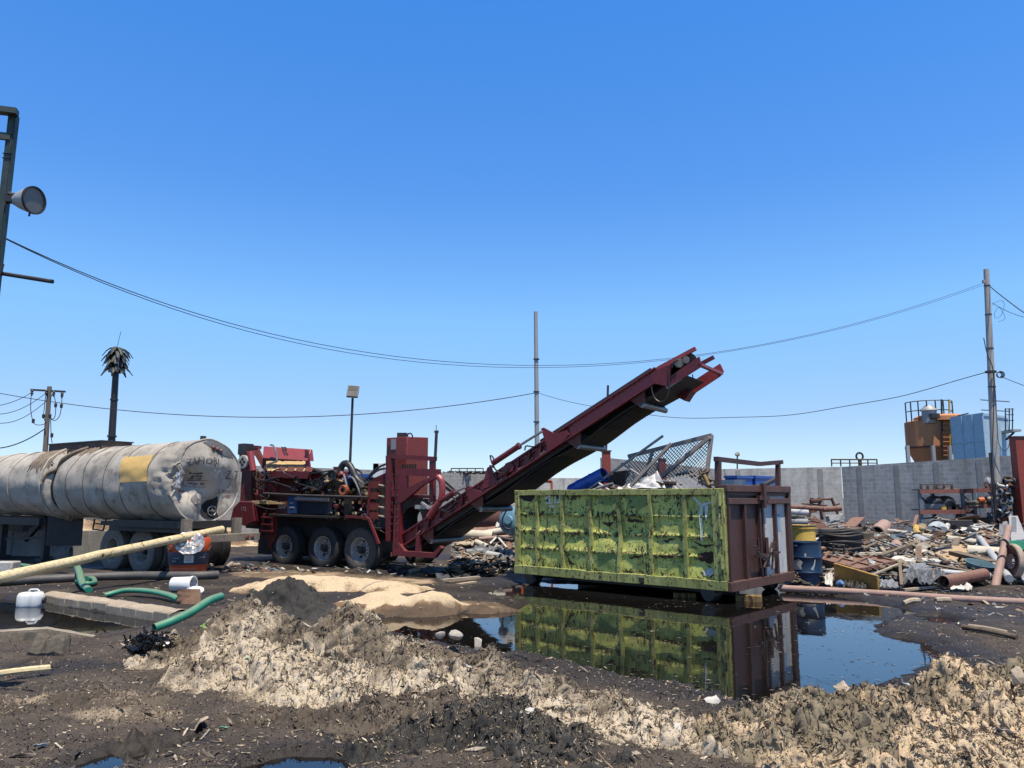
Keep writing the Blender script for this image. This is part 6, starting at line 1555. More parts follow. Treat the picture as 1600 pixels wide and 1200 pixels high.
def shards(name, label, n, gen, seed=5, big=1.0):
    g = random.Random(seed); m_ = MB(); cols = []
    for k in range(n):
        p = gen(g); yaw = g.uniform(0, math.pi); dv = V((math.cos(yaw), math.sin(yaw) * .8, g.uniform(-.35, .45))).normalized(); L = g.uniform(.06, .42) * big * (1 if g.random() < .8 else 1.9)
        q = len(m_.v); kind = g.random()
        if kind < .6: m_.beam(p - dv * L / 2, p + dv * L / 2, g.uniform(.02, .10) * big, g.uniform(.008, .03) * big, V((g.uniform(-.6, .6), g.uniform(-.6, .6), 1)))
        elif kind < .68: m_.cyl(p - dv * L / 2, p + dv * L / 2, g.uniform(.01, .035) * big, n=7)
        else:
            w_ = g.uniform(.08, .26) * big; sd = dv.cross(V((g.uniform(-.7, .7), g.uniform(-.7, .7), 1))).normalized(); nn = sd.cross(dv)
            m_.slab([[p + dv * (L * .7 * (i / 3 - .5)) + sd * (w_ * (j / 3 - .5)) + nn * (.25 * w_ * g.uniform(-.5, .5)) for i in range(4)] for j in range(4)], .004)
        c = g.choice(COLS); f = g.uniform(.6, 1.1); cols += [tuple(x * f for x in c)] * (len(m_.v) - q)
    o = m_.build(name, M_vcol2, smooth=0)
    at_ = o.data.attributes.new('Col', 'FLOAT_COLOR', 'POINT'); at_.data.foreach_set('color', np.c_[np.array(cols), np.ones(len(cols))].astype(np.float32).ravel())
    return tag(o, label, 'debris', kind='stuff')
t = NT('mixed scrap'); q = t.n('ShaderNodeAttribute'); q.attribute_name = 'Col'
c_ = t.mix(t.math('MULTIPLY', t.ramp(t.noise(9, 6, .7), [(.42, 1.0), (.62, 0.0)]), .55), q.outputs['Color'], (.045, .035, .026))
M_vcol2 = t.set(Base_Color=c_, Roughness=.75)
def g1(g):
    y = 816 + 98 * g.random() ** .8; return pt(g.uniform(1235, 1640), y, .15) + Z * g.uniform(-.05, .14)
shards('scrap_bits', 'small mixed scrap of plank, sheet and pipe covering the right hand pile', 1500, g1)
shards('scrap_litter', 'broken pale planks and bent sheet strewn through the right hand pile', 150, g1, 31, 2.0)
def g2(g):
    while True:
        p = gnd(g.uniform(1230, 1640), 905 + 60 * g.random() ** 1.6, .05)
        if pud_mask(np.array([p.x]), np.array([p.y]))[0] < -.9: return p
shards('scrap_bits', 'splinters and offcuts lying on the mud before the right hand pile', 260, g2, 6, .6)

def item(name, m_, mat, label, cat, smooth=35, bevel=0, group=None): return tag(m_.build(name, mat, smooth=smooth, bevel=bevel), label, cat, group)
def plank(label, p, q, w_, h_, mat, name='plank', cat='plank', dd=0.0, up=Z, dq=None): return item(name, MB().beam(pt(*p, dd), pt(*q, dd if dq is None else dq), w_, h_, up), mat, label, cat, smooth=0, bevel=.006)
def pipe(label, p, q, r_, mat, name='pipe', cat='pipe', dd=0.0, hollow=True, dq=None):
    a, b = pt(*p, dd), pt(*q, dd if dq is None else dq)
    m_ = MB().pipe(a, b, r_, r_ * .25, 16) if hollow else MB().cyl(a, b, r_, n=12)
    return item(name, m_, mat, label, cat)
def sheet(label, pts, mat, amp=.04, name='sheet', cat='sheet', seed=0, dd=0.0, th=.012): return item(name, crumple([pt(x, y, dd + (e[0] if e else 0)) for x, y, *e in pts], amp, seed=seed, th=th), mat, label, cat, smooth=30)

# oil drum and yellow drum
p = gnd(1262, 917); rD = .292
d_ = thing('oil_drum', 'dark blue steel drum with a torn white label standing beside the brown container doors', 'drum', p)
prof = [(0, .01), (rD - .02, .01), (rD + .006, 0), (rD + .006, .025), (rD, .03)]
for h in (.30, .59): prof += [(rD, h - .025), (rD + .014, h), (rD, h + .025)]
prof += [(rD, .86), (rD + .008, .865), (rD + .008, .885), (rD - .015, .885), (rD - .02, .865), (0, .862)]
MB().lathe(p, Z, prof, 40).build('drum_body', M_drum, d_)
def on_drum(c, r_, pts, name, mat, par):
    vs = []; n = len(pts); cx_ = sum(q[0] for q in pts) / n; cy_ = sum(q[1] for q in pts) / n
    rows = [[c + V((r_ * math.sin(cx_ + (a - cx_) * k / 3), -r_ * math.cos(cx_ + (a - cx_) * k / 3), cy_ + (h - cy_) * k / 3)) for a, h in pts + pts[:1]] for k in range(4)]
    return MB().grid(rows).build(name, mat, par)
a0 = math.atan2(p.x, p.y)
on_drum(p, rD + .006, [(-1.05 - a0, .33), (-.5 - a0, .35), (-.28 - a0, .36), (-.35 - a0, .43), (-.22 - a0, .50), (-.45 - a0, .56), (-.8 - a0, .53), (-1.05 - a0, .47)], 'torn_label', M_plankw, d_)
on_drum(p, rD + .005, [(-.82 - a0, .80), (-.55 - a0, .795), (-.55 - a0, .825), (-.82 - a0, .83)], 'sticker', M_plankw, d_)
on_drum(p, rD + .004, [(-.1 - a0, .60), (.02 - a0, .60), (.02 - a0, .66), (-.04 - a0, .68), (-.1 - a0, .66)], 'scuff', M_paleb, d_)
on_drum(p, rD + .004, [(.25 - a0, .37), (.42 - a0, .34), (.55 - a0, .44), (.62 - a0, .55), (.56 - a0, .55), (.46 - a0, .45)], 'scuff', M_paleb, d_)
q = at(1255, 848, 17.6); zb_ = .0; zt_ = at(1255, 820, 17.6).z
d_ = thing('yellow_drum', 'yellow drum with black drips standing behind the blue steel drum', 'drum', V((q.x, q.y, 0)))
rY = .27
MB().lathe(V((q.x, q.y, 0)), Z, [(0, 0), (rY, 0), (rY, zt_ * .45), (rY + .012, zt_ * .47), (rY, zt_ * .49), (rY, zt_ - .09), (rY + .02, zt_ - .08), (rY + .02, zt_), (rY - .02, zt_), (rY - .03, zt_ - .05), (0, zt_ - .05)], 30).build('drum_body', M_yeld, d_)
MB().lathe(V((q.x, q.y, 0)), Z, [(rY + .022, zt_ - .03), (rY + .03, zt_ - .015), (rY + .022, zt_)], 30).build('rim', M_dk, d_)

# stacked chair frames and tubes against the pale wall
st_ = thing('chair_frame', 'rusty upturned chair frames on top of the rusted heap by the pale wall', 'frame', pt(1290, 830))
cf = MB()
for a, b, r_ in (((1263, 812), (1269, 778), .05), ((1285, 812), (1279, 778), .045), ((1299, 778), (1309, 803), .045), ((1266, 783), (1283, 782), .07), ((1280, 780), (1300, 780), .03), ((1253, 787), (1292, 790), .025), ((1302, 790), (1312, 787), .025), ((1276, 799), (1262, 800), .03)):
    cf.cyl(pt(*a, -.3), pt(*b, -.3), r_, n=9)
cf.build('frame_tubes', M_rusty, st_)
pipe('thick rusty roller lying across the chair frames', (1286, 796), (1314, 794.5), .085, M_redox, 'roller', 'roller', -.5, False)
for i, (p_, q_, r_, mt, lb) in enumerate((((1228, 792), (1285, 795), .07, M_redox, 'rusty red pipe highest in the bundle behind the yellow drum'), ((1228, 799), (1262, 801), .10, M_pvc, 'pale grey pipe under the rusty red one behind the yellow drum'),
        ((1227, 807), (1256, 810), .11, M_dk, 'dark pipe in the bundle above the grey lowest pipe'), ((1228, 815), (1262, 816), .10, M_greyp, 'grey pipe lowest in the bundle just above the yellow drum'))):
    pipe(lb, p_, q_, r_, mt, dd=-1.5)
sheet('brown triangular steel sheet leaning behind the yellow drum', [(1258, 826), (1272, 805), (1283, 814), (1300, 827)], M_rusty, .02, seed=1, dd=-.8)
plank('white foam bar lying right of the chair frames', (1293, 811), (1316, 807), .3, .17, M_plankw, 'foam_bar', 'foam', -.4)
plank('red oxide plate leaning up to the right of the chair frames', (1326, 824), (1342, 809), .35, .05, M_redox, 'plate', 'plate', -.5)
for i in range(7):
    plank(('short rail', 'thin angle iron', 'pale slat', 'thin dark rod', 'bent strip', 'narrow batten', 'rusted strap')[i] + ' in the tangle below the chair frames', (1285 + i * 5, 817 + (i * 5) % 9), (1312 + (i * 7) % 22, 814 + (i * 3) % 11), .05, .03, (M_galv, M_rusty, M_plankw, M_dk, M_steel, M_plank, M_redox)[i], 'batten', 'batten', -.3)
plank('long dark beam above the coil of black pipe', (1270, 829), (1343, 829), .3, .10, M_dkwood, 'beam', 'beam', -1.9)
# coil of black pipe
cc = pt(1320, 862, -.1); cc.z = at(1320, 845, cc.y).z
cm = MB()
for k in range(13):
    rr2 = .46 + .025 * math.sin(k * 2); cz = cc.z - .36 + k * .05
    cm.tube([V((cc.x - .1 + rr2 * math.cos(a), cc.y + rr2 * math.sin(a), cz + .02 * math.sin(3 * a + k))) for a in [i * 2 * math.pi / 28 for i in range(29)]], .028, 8, False)
item('pipe_coil', cm, M_black, 'upright stack of coiled black pipe under the dark beam', 'coil')
plank('white foam slab between the yellow drum and the coil', (1274, 847), (1309, 841), .35, .14, M_plankw, 'foam_slab', 'foam', -.5)
item('tan_rag', MB().tube([pt(1338 + 4 * math.sin(k * 1.9), 838 + 6 * math.cos(k * 2.7), -.4) for k in range(24)], .03, 6), M_plank, 'tan torn rag hanging at the coil right side', 'rag')
# fallen brown gate
gt = thing('fallen_gate', 'red brown ribbed steel gate lying flat at the front of the scrap pile', 'gate', gnd(1330, 905))
A_, B_, C_, D__ = pt(1286, 868, -.2), pt(1302, 856, .3), pt(1402, 880, -.3), pt(1345, 893, -.6)
A_ = pt(1287, 878, -.5)
def gq(a, b): return A_.lerp(D__, a).lerp(B_.lerp(C_, a), b)
MB().slab([[gq(i / 10, k / 6) for i in range(11)] for k in range(7)], .03).build('gate_panel', M_redox, gt)
for a in (0, .33, .66, 1.0): MB().beam(gq(a, 0) + Z * .03, gq(a, 1) + Z * .03, .07, .08).build('gate_rib', M_redox, gt)
for b in (0, .35, .7, 1.0): MB().beam(gq(0, b) + Z * .028, gq(1, b) + Z * .028, .08, .07).build('gate_rail', M_redox, gt)
hc = gq(.25, .45) + Z * .08
MB().tube([hc + V((-.13, 0, 0)), hc + V((-.13, 0, .22)), hc + V((.13, .05, .2)), hc + V((.13, .05, -.02)), hc + V((-.1, 0, -.02))], .028, 8).build('gate_hasp', M_dk, gt)
MB().beam(gq(0, 0) - Z * .12, gq(1, 0) - Z * .08, .05, .2).build('gate_edge', M_dkwood, gt)
plank('broad ochre stained board tipped on its edge before the fallen gate', (1305, 893), (1373, 914), .05, .34, M_ylp, 'board', 'board', -.9, up=V((0, -.5, .85)))
# middle items
item('wooden_crate', MB().box(pt(1354, 846, .2), (.28, .3, .45)), M_dkwood, 'small brown wooden box right of the black pipe coil', 'box', bevel=.01)
o = item('metal_box', MB().prism([pt(1366, 862, -.2), pt(1363, 840, .1), pt(1372, 829, .2), pt(1390, 830, .3), pt(1391, 858, 0)], V((.05, .45, .02))), M_paleb, 'pale blue grey battered metal box in the middle of the pile', 'box', smooth=20)
sheet('white bent sheet at the top of the pile left of the metal box', [(1344, 833), (1356, 817), (1366, 822), (1355, 836)], M_plankw, .06, seed=3)
sheet('dark curved sheet beside the white bent sheet', [(1354, 829), (1362, 818), (1384, 821), (1376, 830)], M_dkwood, .06, seed=4, dd=-.2)
item('grey_cylinder', MB().pipe(pt(1370, 833), pt(1382, 822), .2, .03, 18), M_pink, 'pale round drum end on the pile above the metal box', 'drum')
plank('brown angled plank crossing before the metal box', (1342, 861), (1374, 847), .09, .06, M_dkwood, dd=-.5)
plank('tan plank leaning down from the brown angled plank', (1372, 847), (1382, 863), .08, .05, M_plank, dd=-.5)
item('gas_cylinder', MB().lathe(pt(1400, 858, -.2), pt(1404, 822, -.1) - pt(1400, 858, -.2), [(0, 0), (.13, 0), (.14, .05), (.14, .35), (.11, .37), (.13, .42), (.13, .75), (.06, .8), (.05, .86), (0, .86)], 20), M_pink, 'pink brown cylinder standing upright in the pile', 'cylinder')
pipe('long cream pole running down right from the pink brown cylinder', (1388, 829), (1462, 839), .055, M_cream, 'pole', 'pole', -.3, False)
item('wood_block', MB().box(pt(1468, 838, -.3), (.22, .2, .22)), M_rusty, 'brown block at the end of the cream pole', 'block', bevel=.01)
item('bucket', MB().lathe(pt(1421, 848), V((.25, -.1, -1)), [(.28, .0), (.30, .02), (.26, .5), (0, .5), (0, .48), (.25, .48), (.27, .02), (.28, 0)], 26), M_pvc, 'pale grey round bin tipped beside the cream pole', 'bin')
sheet('white triangular board sloping before the pale grey bin', [(1428, 838), (1436, 840), (1455, 867), (1428, 864)], M_plankw, .02, seed=6, dd=-.3)
pipe('grey pipe stub on the pile right of the pale grey bin', (1433, 842), (1450, 850), .13, M_pvc)
plank('dark square timber sloping below the pink cylinder', (1375, 870), (1428, 851), .11, .10, M_dkwood, dd=-.6)
plank('pale yellow batten lying below the metal box', (1337, 865), (1400, 865), .10, .05, M_cream, dd=-.5)
sheet('long white board lying across the middle of the pile', [(1384, 876), (1400, 868), (1470, 870), (1492, 880)], M_plankw, .015, name='board', cat='board', seed=8, dd=-.4, th=.03)
sheet('speckled chipboard panel lying tilted in the middle of the pile', [(1460, 864), (1497, 846), (1518, 858), (1488, 877)], M_osb, .02, name='chipboard', cat='board', seed=9, dd=-.5, th=.03)
plank('dark tarred beam below the chipboard panel', (1490, 864), (1552, 880), .25, .10, M_dkwood, 'beam', 'beam', -.7)
plank('dark thin stick lying on the chipboard', (1462, 866), (1482, 880), .05, .04, M_dkwood, 'stick', 'stick', -.6)
plank('dark stick above the chipboard corner', (1499, 845), (1520, 857), .05, .05, M_dkwood, 'stick', 'stick', -.6)
pipe('fat cream pipe lying right of the chipboard', (1512, 862), (1566, 866), .16, M_cream, dd=-.3, hollow=False)
pipe('long cream pipe above the chipboard', (1470, 841), (1545, 852), .11, M_cream, dd=.1)
pipe('brown rusty pipe end above the fat cream pipe', (1538, 850), (1552, 856), .14, M_redox, dd=0)
pipe('long light grey pole sloping down right across the pile', (1531, 841), (1577, 904), .075, M_pvc, 'pole', 'pole', -.9, False, dq=-.6)
item('shallow_tub', MB().lathe(pt(1530, 890, -.4), V((.1, -.25, 1)), [(0, 0), (.22, 0), (.27, .13), (.285, .13), (.285, .145), (.26, .145), (.21, .02), (0, .02)], 32), M_teal, 'grey blue shallow round tub in the front of the pile', 'tub')
sheet('grey perforated plastic panel lying at the front of the pile', [(1410, 893), (1418, 880), (1467, 880), (1470, 890)], M_greyp, .02, name='panel', cat='panel', seed=10, dd=-.6)
for i in range(8):
    pass
sl = MB()
for i in range(6):
    for k in range(3):
        a = pt(1423 + i * 7, 882.5 + k * 3, -.66); sl.beam(a, a + V((.055, .02, .0)), .03, .006)
item('panel_slots', sl, M_pvc, 'rows of paler slots across the perforated grey panel', 'slot', smooth=0)
for i, (pts, lb) in enumerate((([(1410, 908), (1420, 890), (1450, 892), (1445, 912)], 'crumpled grey tarpaulin spread left at the front of the pile'), ([(1438, 912), (1446, 893), (1474, 896), (1480, 908)], 'crumpled grey tarpaulin bunched right beside the rust brown pipe'))):
    a = [pt(x, y, -.9) for x, y in pts]
    nn = V((0, -.4, .9)); n = 22
    P_ = [[a[0].lerp(a[3], u / n).lerp(a[1].lerp(a[2], u / n), v / n) + nn * (.20 * pn(u * .19 + 9 * i, v * .23) + .10 * abs(pn(u * .4, v * .33 + 5 * i))) for u in range(n + 1)] for v in range(n + 1)]
    item('tarpaulin', MB().slab(P_, .008), M_tarp, lb, 'tarpaulin', smooth=28)
plank('long dark plank running from the panel down to the right', (1450, 881), (1540, 897), .16, .035, M_dkwood, dd=-.9)
pipe('light grey pipe lying under the long dark plank', (1470, 894), (1548, 900), .06, M_pvc, dd=-.7)
item('rust_pipe', MB().pipe(pt(1474, 909, -1.0), pt(1538, 897, -.9), .11, .012, 22), M_redox, 'short fat rust brown pipe at the front of the pile', 'pipe')
plank('dark bent iron upright before the perforated panel', (1406, 880), (1409, 915), .06, .05, M_dkwood, 'bar', 'bar', -1.1)
plank('thin pale stick from the bent iron toward the ochre board', (1364, 898), (1408, 880), .05, .04, M_plank, 'stick', 'stick', -.8)
item('leaning_pole', MB().cyl(gnd(1554, 921), pt(1576, 823, -7.0), .078, .068, n=14), M_pink, 'pink grey pole leaning upright at the right front of the pile', 'pole')
wc = at(1580, 877, 15.6); ax = V((-.985, .03, .1)).normalized()
whl = thing('wheel_disc', 'big dusty steel wheel disc leaning on the pink grey pole', 'wheel', V((wc.x, wc.y, .0)))
MB().lathe(wc, ax, [(.11, -.03), (.16, -.03), (.27, .01), (.32, .04), (.34, .02), (.34, -.06), (.31, -.06), (.3, -.02), (.24, -.04), (.11, -.06)], 36).build('disc', M_redox, whl)
MB().lathe(wc, ax, [(.06, -.05), (.11, .0), (.145, .01), (.11, -.03)], 24).build('hub_ring', M_pink, whl)
MB().lathe(wc, ax, [(.32, .042), (.345, .03), (.35, -.065), (.31, -.065)], 36).build('rim', M_plank, whl)
MB().tube([at(1568 + 8 * math.cos(a), 853 - 10 * abs(math.sin(a)) + 2 * math.cos(a), 15.5) for a in [math.pi * k / 12 for k in range(13)]], .025, 6).build('wire_loop', M_dk, whl)
item('green_basin', MB().lathe(at(1602, 858, 16.4), V((.0, -.2, 1)), [(0, -.12), (.28, -.12), (.36, .06), (.40, .06), (.40, .085), (.34, .085), (.27, -.09), (0, -.09)], 32), M_greenp, 'green plastic basin at the right edge of the pile', 'basin')
item('plastic_can', MB().lathe(at(1606, 880, 17.0), V((.9, .2, .2)), [(0, -.27), (.15, -.25), (.18, -.19), (.18, .19), (.15, .25), (0, .27)], 24), M_pblue, 'pale blue plastic container lying under the green basin', 'container')
sheet('grey slab of sheet metal leaning under the red column', [(1580, 845), (1576, 806), (1590, 806), (1604, 842)], M_galv, .01, seed=11, dd=-3.0, th=.04)
item('channel_post', MB().beam(at(1585, 846, 18.5), at(1584, 808, 18.6), .09, .06), M_galv, 'short grey channel post before the leaning grey slab', 'post')
sheet('round grey plastic shell behind the leaning pole', [(1560, 836), (1562, 818), (1574, 815), (1578, 838)], M_greyp, .05, seed=12, dd=-.9)
item('yellow_elbow', MB().tube(curve([pt(1432, 824), pt(1432, 831), pt(1438, 836)], 5), .09, 10), M_yeld, 'yellow pipe elbow sticking up at the back of the pile', 'pipe')
plank('brown stake sticking up at the back of the pile near the rack', (1428, 824), (1433, 806), .09, .07, M_redox, 'stake', 'stake')
pipe('black pipe stub on the ground at the back of the pile', (1440, 823), (1457, 821), .07, M_black)
item('pipe_bend', MB().tube(curve([pt(1455, 829), pt(1462, 822), pt(1471, 824), pt(1473, 830)], 6), .14, 14), M_paleb, 'pale fat pipe bend at the back of the pile below the rack', 'pipe')
pipe('white tube stub standing below the rack', (1477, 830), (1481, 820), .07, M_plankw)
item('dark_case', MB().box(pt(1496, 822, .3), (.75, .35, .36)), M_dk, 'dark metal case under the rack lower shelf', 'case', bevel=.01)
sheet('flat pale sheet behind the long cream pipe', [(1490, 830), (1500, 824), (1530, 824), (1525, 834)], M_plankw, .03, seed=13)
sheet('flat grey sheet below the concrete pole', [(1515, 822), (1525, 817), (1555, 820), (1550, 828)], M_pvc, .03, seed=14)
sheet('rust red folded sheet below the concrete pole', [(1530, 836), (1532, 828), (1552, 828), (1556, 842)], M_redox, .08, seed=15, dd=-.2)
sheet('white torn sack beside the rust red folded sheet', [(1553, 845), (1556, 834), (1572, 836), (1568, 848)], M_plankw, .09, seed=16, dd=-.3)
sheet('pale grey torn sheet in the middle behind the long cream pipe', [(1508, 840), (1516, 830), (1532, 832), (1528, 843)], M_paleb, .09, seed=17)
sheet('white and brown torn panel below the wood block', [(1448, 850), (1452, 842), (1475, 846), (1478, 858)], M_plank, .06, seed=18)
item('black_hose', MB().tube(curve([pt(1484, 842), pt(1492, 834), pt(1512, 834), pt(1505, 842), pt(1502, 850), pt(1508, 856)], 6), .025, 6), M_black, 'thin black hose looping over the cream pipes', 'hose')
item('plastic_scrap', MB().lathe(pt(1312, 912, -.6), V((.4, -.6, .5)), [(0, .06), (.05, .06), (.06, .03), (.06, -.03), (.04, -.06), (0, -.06)], 14), M_pblue, 'small light blue plastic scrap on the ground by the blue drum', 'scrap')
sheet('white torn paper bag on the ground right of the blue drum', [(1288, 912), (1290, 896), (1302, 893), (1300, 914)], M_plankw, .07, seed=19, dd=-.6)
sheet('grey crumpled sack on the ground before the ochre board', [(1374, 916), (1378, 904), (1402, 906), (1404, 918)], M_greyp, .08, seed=20, dd=-.8)
for i, (x, y) in enumerate(((1325, 913), (1345, 915))):
    sheet(('black bin bag on the ground nearest the light blue scrap', 'black bin bag under the middle of the ochre board')[i], [(x - 8, y + 3), (x - 7, y - 5), (x + 8, y - 5), (x + 9, y + 3)], M_black, .07, name='bin_bag', cat='bag', seed=21 + i, dd=-.7)
sheet('white rag lying on the ground before the rust brown pipe', [(1485, 920), (1492, 910), (1520, 914), (1516, 921)], M_plankw, .08, name='rag', cat='rag', seed=30, dd=-.5)
plank('tan stick on the ground before the tarpaulin', (1412, 922), (1482, 914), .06, .05, M_plank, 'stick', 'stick', -.4)
# the long pipe on the ground
item('ground_pipe', MB().tube([gnd(1218, 919, .08), gnd(1300, 923, .08), gnd(1400, 929, .08), gnd(1500, 936, .08), gnd(1600, 941, .08), gnd(1700, 947, .08)], .062, 12), M_pink, 'long pinkish pipe lying on the mud before the whole scrap pile', 'pipe')
# shelf rack
D4 = 24.5
def rk(px, py, e=0.0): return at(px, py, D4 + e)
M_rackblue = paint('grey blue rack steel', (.13, .17, .20), (.10, .13, .15), rust=.15, rough=.5)
M_rackred = paint('dull red shelf beam', (.26, .10, .075), (.2, .08, .06), rust=.2, rough=.6)
sh = thing('shelf_rack', 'steel storage rack with grey uprights and red beams against the grey wall', 'rack', V((rk(1495, 820).x, D4, 0)))
zt_ = rk(1440, 766).z
for px, e in ((1439, 0), (1459, 1.0), (1506, 0), (1524, 1.0), (1553, 0)):
    q = rk(px, 800, e); MB().beam(V((q.x, q.y, 0)), V((q.x, q.y, zt_)), .09, .09).build('upright', M_rackblue, sh)
for y in (768, 800):
    MB().beam(rk(1437, y, -.07), rk(1508, y - .5, -.07), .05, .13).build('shelf_beam', M_rackred, sh)
    MB().beam(rk(1459, y, 1.07), rk(1524, y - .5, 1.07), .05, .13).build('shelf_beam', M_rackred, sh)
    MB().box((rk(1439, y - 1.5) + rk(1506, y - 1.5)) / 2 + V((.2, .5, .03)), (rk(1506, y).x - rk(1439, y).x, .95, .03)).build('shelf_board', M_dkwood, sh)
MB().beam(rk(1506, 767, -.07), rk(1555, 765.5, -.07), .05, .13).build('shelf_beam', M_rackred, sh)
MB().beam(rk(1508, 792, -.07), rk(1555, 790, -.07), .05, .13).build('shelf_beam', M_rackred, sh)
MB().box((rk(1508, 790) + rk(1555, 788)) / 2 + V((.1, .5, 0)), (.95, .95, .03)).build('shelf_board', M_dkwood, sh)
for a, b in (((1441, 778), (1457, 796)), ((1507, 776), (1522, 788)), ((1443, 810), (1458, 809)), ((1450, 824), (1462, 806))):
    MB().beam(rk(*a), rk(*b, 1.0), .045).build('brace', M_dk, sh)
def onrack(name, label, cat, m_, mat): return item(name, m_, mat, label, cat, bevel=0)
for i, (x0, x1, lb) in enumerate(((1438, 1461, 'dark wooden pallet on the left end of the rack top'), (1462, 1488, 'brown wooden pallet in the middle of the rack top'))):
    pl = thing('pallet', lb, 'pallet', rk((x0 + x1) / 2, 763, .5))
    for k in range(5): MB().beam(rk(x0, 757.5, .1 + .2 * k), rk(x1, 757.5, .1 + .2 * k), .12, .035).build('deck_board', (M_dkwood, M_rusty)[i], pl)
    for px in (x0 + 1, (x0 + x1) / 2, x1 - 1): MB().beam(rk(px, 761.5, 0), rk(px, 761.5, 1), .08, .11).build('stringer', (M_dkwood, M_rusty)[i], pl)
onrack('plank', 'flat tan plank on the rack top beside the brown pallet', 'plank', MB().beam(rk(1470, 764.5, .1), rk(1496, 764.5, .3), .3, .05), M_plank)
for i, px in enumerate((1460.5, 1477)):
    m_ = MB(); c_ = rk(px, 788, .35)
    m_.lathe(c_ - Z * .16, Z, [(0, 0), (.27, .0), (.30, .10), (.30, .24), (.24, .36), (.12, .42), (0, .43)], 22)
    o = onrack('engine_housing', ('round black housing with a pale lower half on the rack middle shelf, left', 'round black housing on the rack middle shelf, right one')[i], 'housing', m_, M_dk)
    if i == 0: MB().lathe(c_ - Z * .16, Z, [(.302, .02), (.305, .10), (.305, .16), (.30, .17)], 22).build('pale_band', M_greyp, o)
for i, (x, lb, mt) in enumerate(((1473, 'small yellow part on the rack middle shelf', M_yeld), (1483, 'small dark gearbox beside the black housing on the rack', M_dk), (1494, 'row of small rusted fittings on the rack middle shelf', M_rusty))):
    onrack('machine_part', lb, 'part', MB().box(rk(x, 796, .1), (.18 + .12 * i, .25, .16)).cyl(rk(x, 796, .1), rk(x + 3, 790, .1), .06, n=8), mt)
for i in range(3): onrack('board', ('long tan board at the bottom of the right shelf stack', 'brown board in the middle of the right shelf stack', 'pale board on top of the right shelf stack')[i], 'board', MB().beam(rk(1510, 790 - 2.6 * i, .0), rk(1538 + 3 * i, 788 - 2.4 * i, .2), .4, .05), (M_plank, M_dkwood, M_plank)[i])
onrack('orange_tool', 'orange tool lying on the boards of the right shelf', 'tool', MB().cyl(rk(1529, 782, -.1), rk(1537, 781, -.1), .09, n=10), M_orng)
onrack('black_motor', 'black motor right of the orange tool on the rack', 'motor', MB().lathe(rk(1540, 783, 0), V((1, 0, 0)), [(0, 0), (.14, 0), (.17, .05), (.17, .3), (.12, .34), (0, .34)], 16), M_dk)
onrack('blue_bundle', 'blue bundle on the floor behind the concrete pole', 'bundle', crumple([rk(1542, 810, .2), rk(1542, 801, .4), rk(1558, 800, .4), rk(1560, 811, .2)], .05, seed=3), M_navy)
onrack('timber_stack_board', 'brown plank stack end behind the concrete pole', 'plank', MB().box(rk(1548, 814, .4), (.9, .5, .22)), M_dkwood)
onrack('leaning_board', 'pale board standing under the rack lower shelf', 'board', MB().beam(rk(1496, 816, .5), rk(1499, 801, .9), .18, .04), M_pink)
# jumble of pipe ends and fittings heaped between the concrete pole and the red column
g = random.Random(11)
for i in range(14):
    x, y = g.uniform(1566, 1583), 752 + i * 4.6 + g.uniform(-2, 2)
    c_ = at(x, y, 23.2); dv = V((g.uniform(-1, 1), g.uniform(-.5, .5), g.uniform(-.6, .6))).normalized()
    item('pipe_fitting', MB().lathe(c_ - dv * .1, dv, [(.055, 0), (.1, 0), (.1, .04), (.06, .07), (.06, .24), (.105, .26), (.105, .3), (.055, .3)], 12), (M_dk, M_rusty, M_steel, M_greyp)[i % 4], 'greasy flanged pipe fitting heaped between the concrete pole and the red column', 'fitting', group='greasy pipe fittings heaped by the red column')
rx = thing('parts_stand', 'dark stand holding the pipe fittings behind the concrete pole', 'stand', at(1572, 830, 23.6))
for px in (1562, 1584): q = at(px, 790, 23.6); MB().beam(V((q.x, q.y, 0)), V((q.x, q.y, at(px, 752, 23.6).z)), .06).build('upright', M_dk, rx)
for y in (762, 780, 798, 815): MB().box((at(1562, y, 23.6) + at(1584, y, 23.6)) / 2, (.5, .6, .03)).build('shelf', M_dk, rx)
for i, (x, y) in enumerate(((1548, 755), (1546, 762))):
    item('cast_part', MB().lathe(rk(x, y, .3), V((.6, -.6, .3)), [(.05, -.1), (.2, -.08), (.22, 0), (.16, .05), (.16, .1), (.05, .1)], 16), (M_greyp, M_rusty)[i], ('grey cast wheel on the rack top beside the concrete pole', 'rusty cast flange on the rack top below the grey wheel')[i], 'casting')

# ---------------------------------------------------------------- scrap under the conveyor
def p2(px, py, dd=0.0):
    d = 20.6 + (862 - py) * .055 if py < 862 else gnd(px, py).y if py > 885 else 20.6 - (py - 862) * .09
    return at(px, py, d + dd)
def item2(name, m_, mat, label, cat, smooth=35): return tag(m_.build(name, mat, smooth=smooth), label, cat)
P_ = [[V((q.x, q.y, max(q.z, -.1))) for q in [p2(705 + 130 * i / 24, y, .5) - Z * .2 + Z * .12 * pn(i * .7, y * .2) for i in range(25)]] for y in (838, 846, 854, 862, 870, 878, 886)]
tag(MB().grid([[V((q.x, q.y + 1, -.1)) for q in P_[0]]] + P_).build('scrap_rubble', M_base, smooth=60), 'unsorted broken bits beneath the conveyor', 'rubble', kind='stuff')
shards('scrap_bits', 'small mixed scrap lying beneath the conveyor', 420, lambda g: p2(g.uniform(708, 830), g.uniform(842, 888), .1) + Z * g.uniform(0, .1), 9)
shards('scrap_bits', 'dark splinters on the mud beneath the conveyor', 200, lambda g: gnd(g.uniform(690, 800), g.uniform(876, 892), .04), 12, .6)
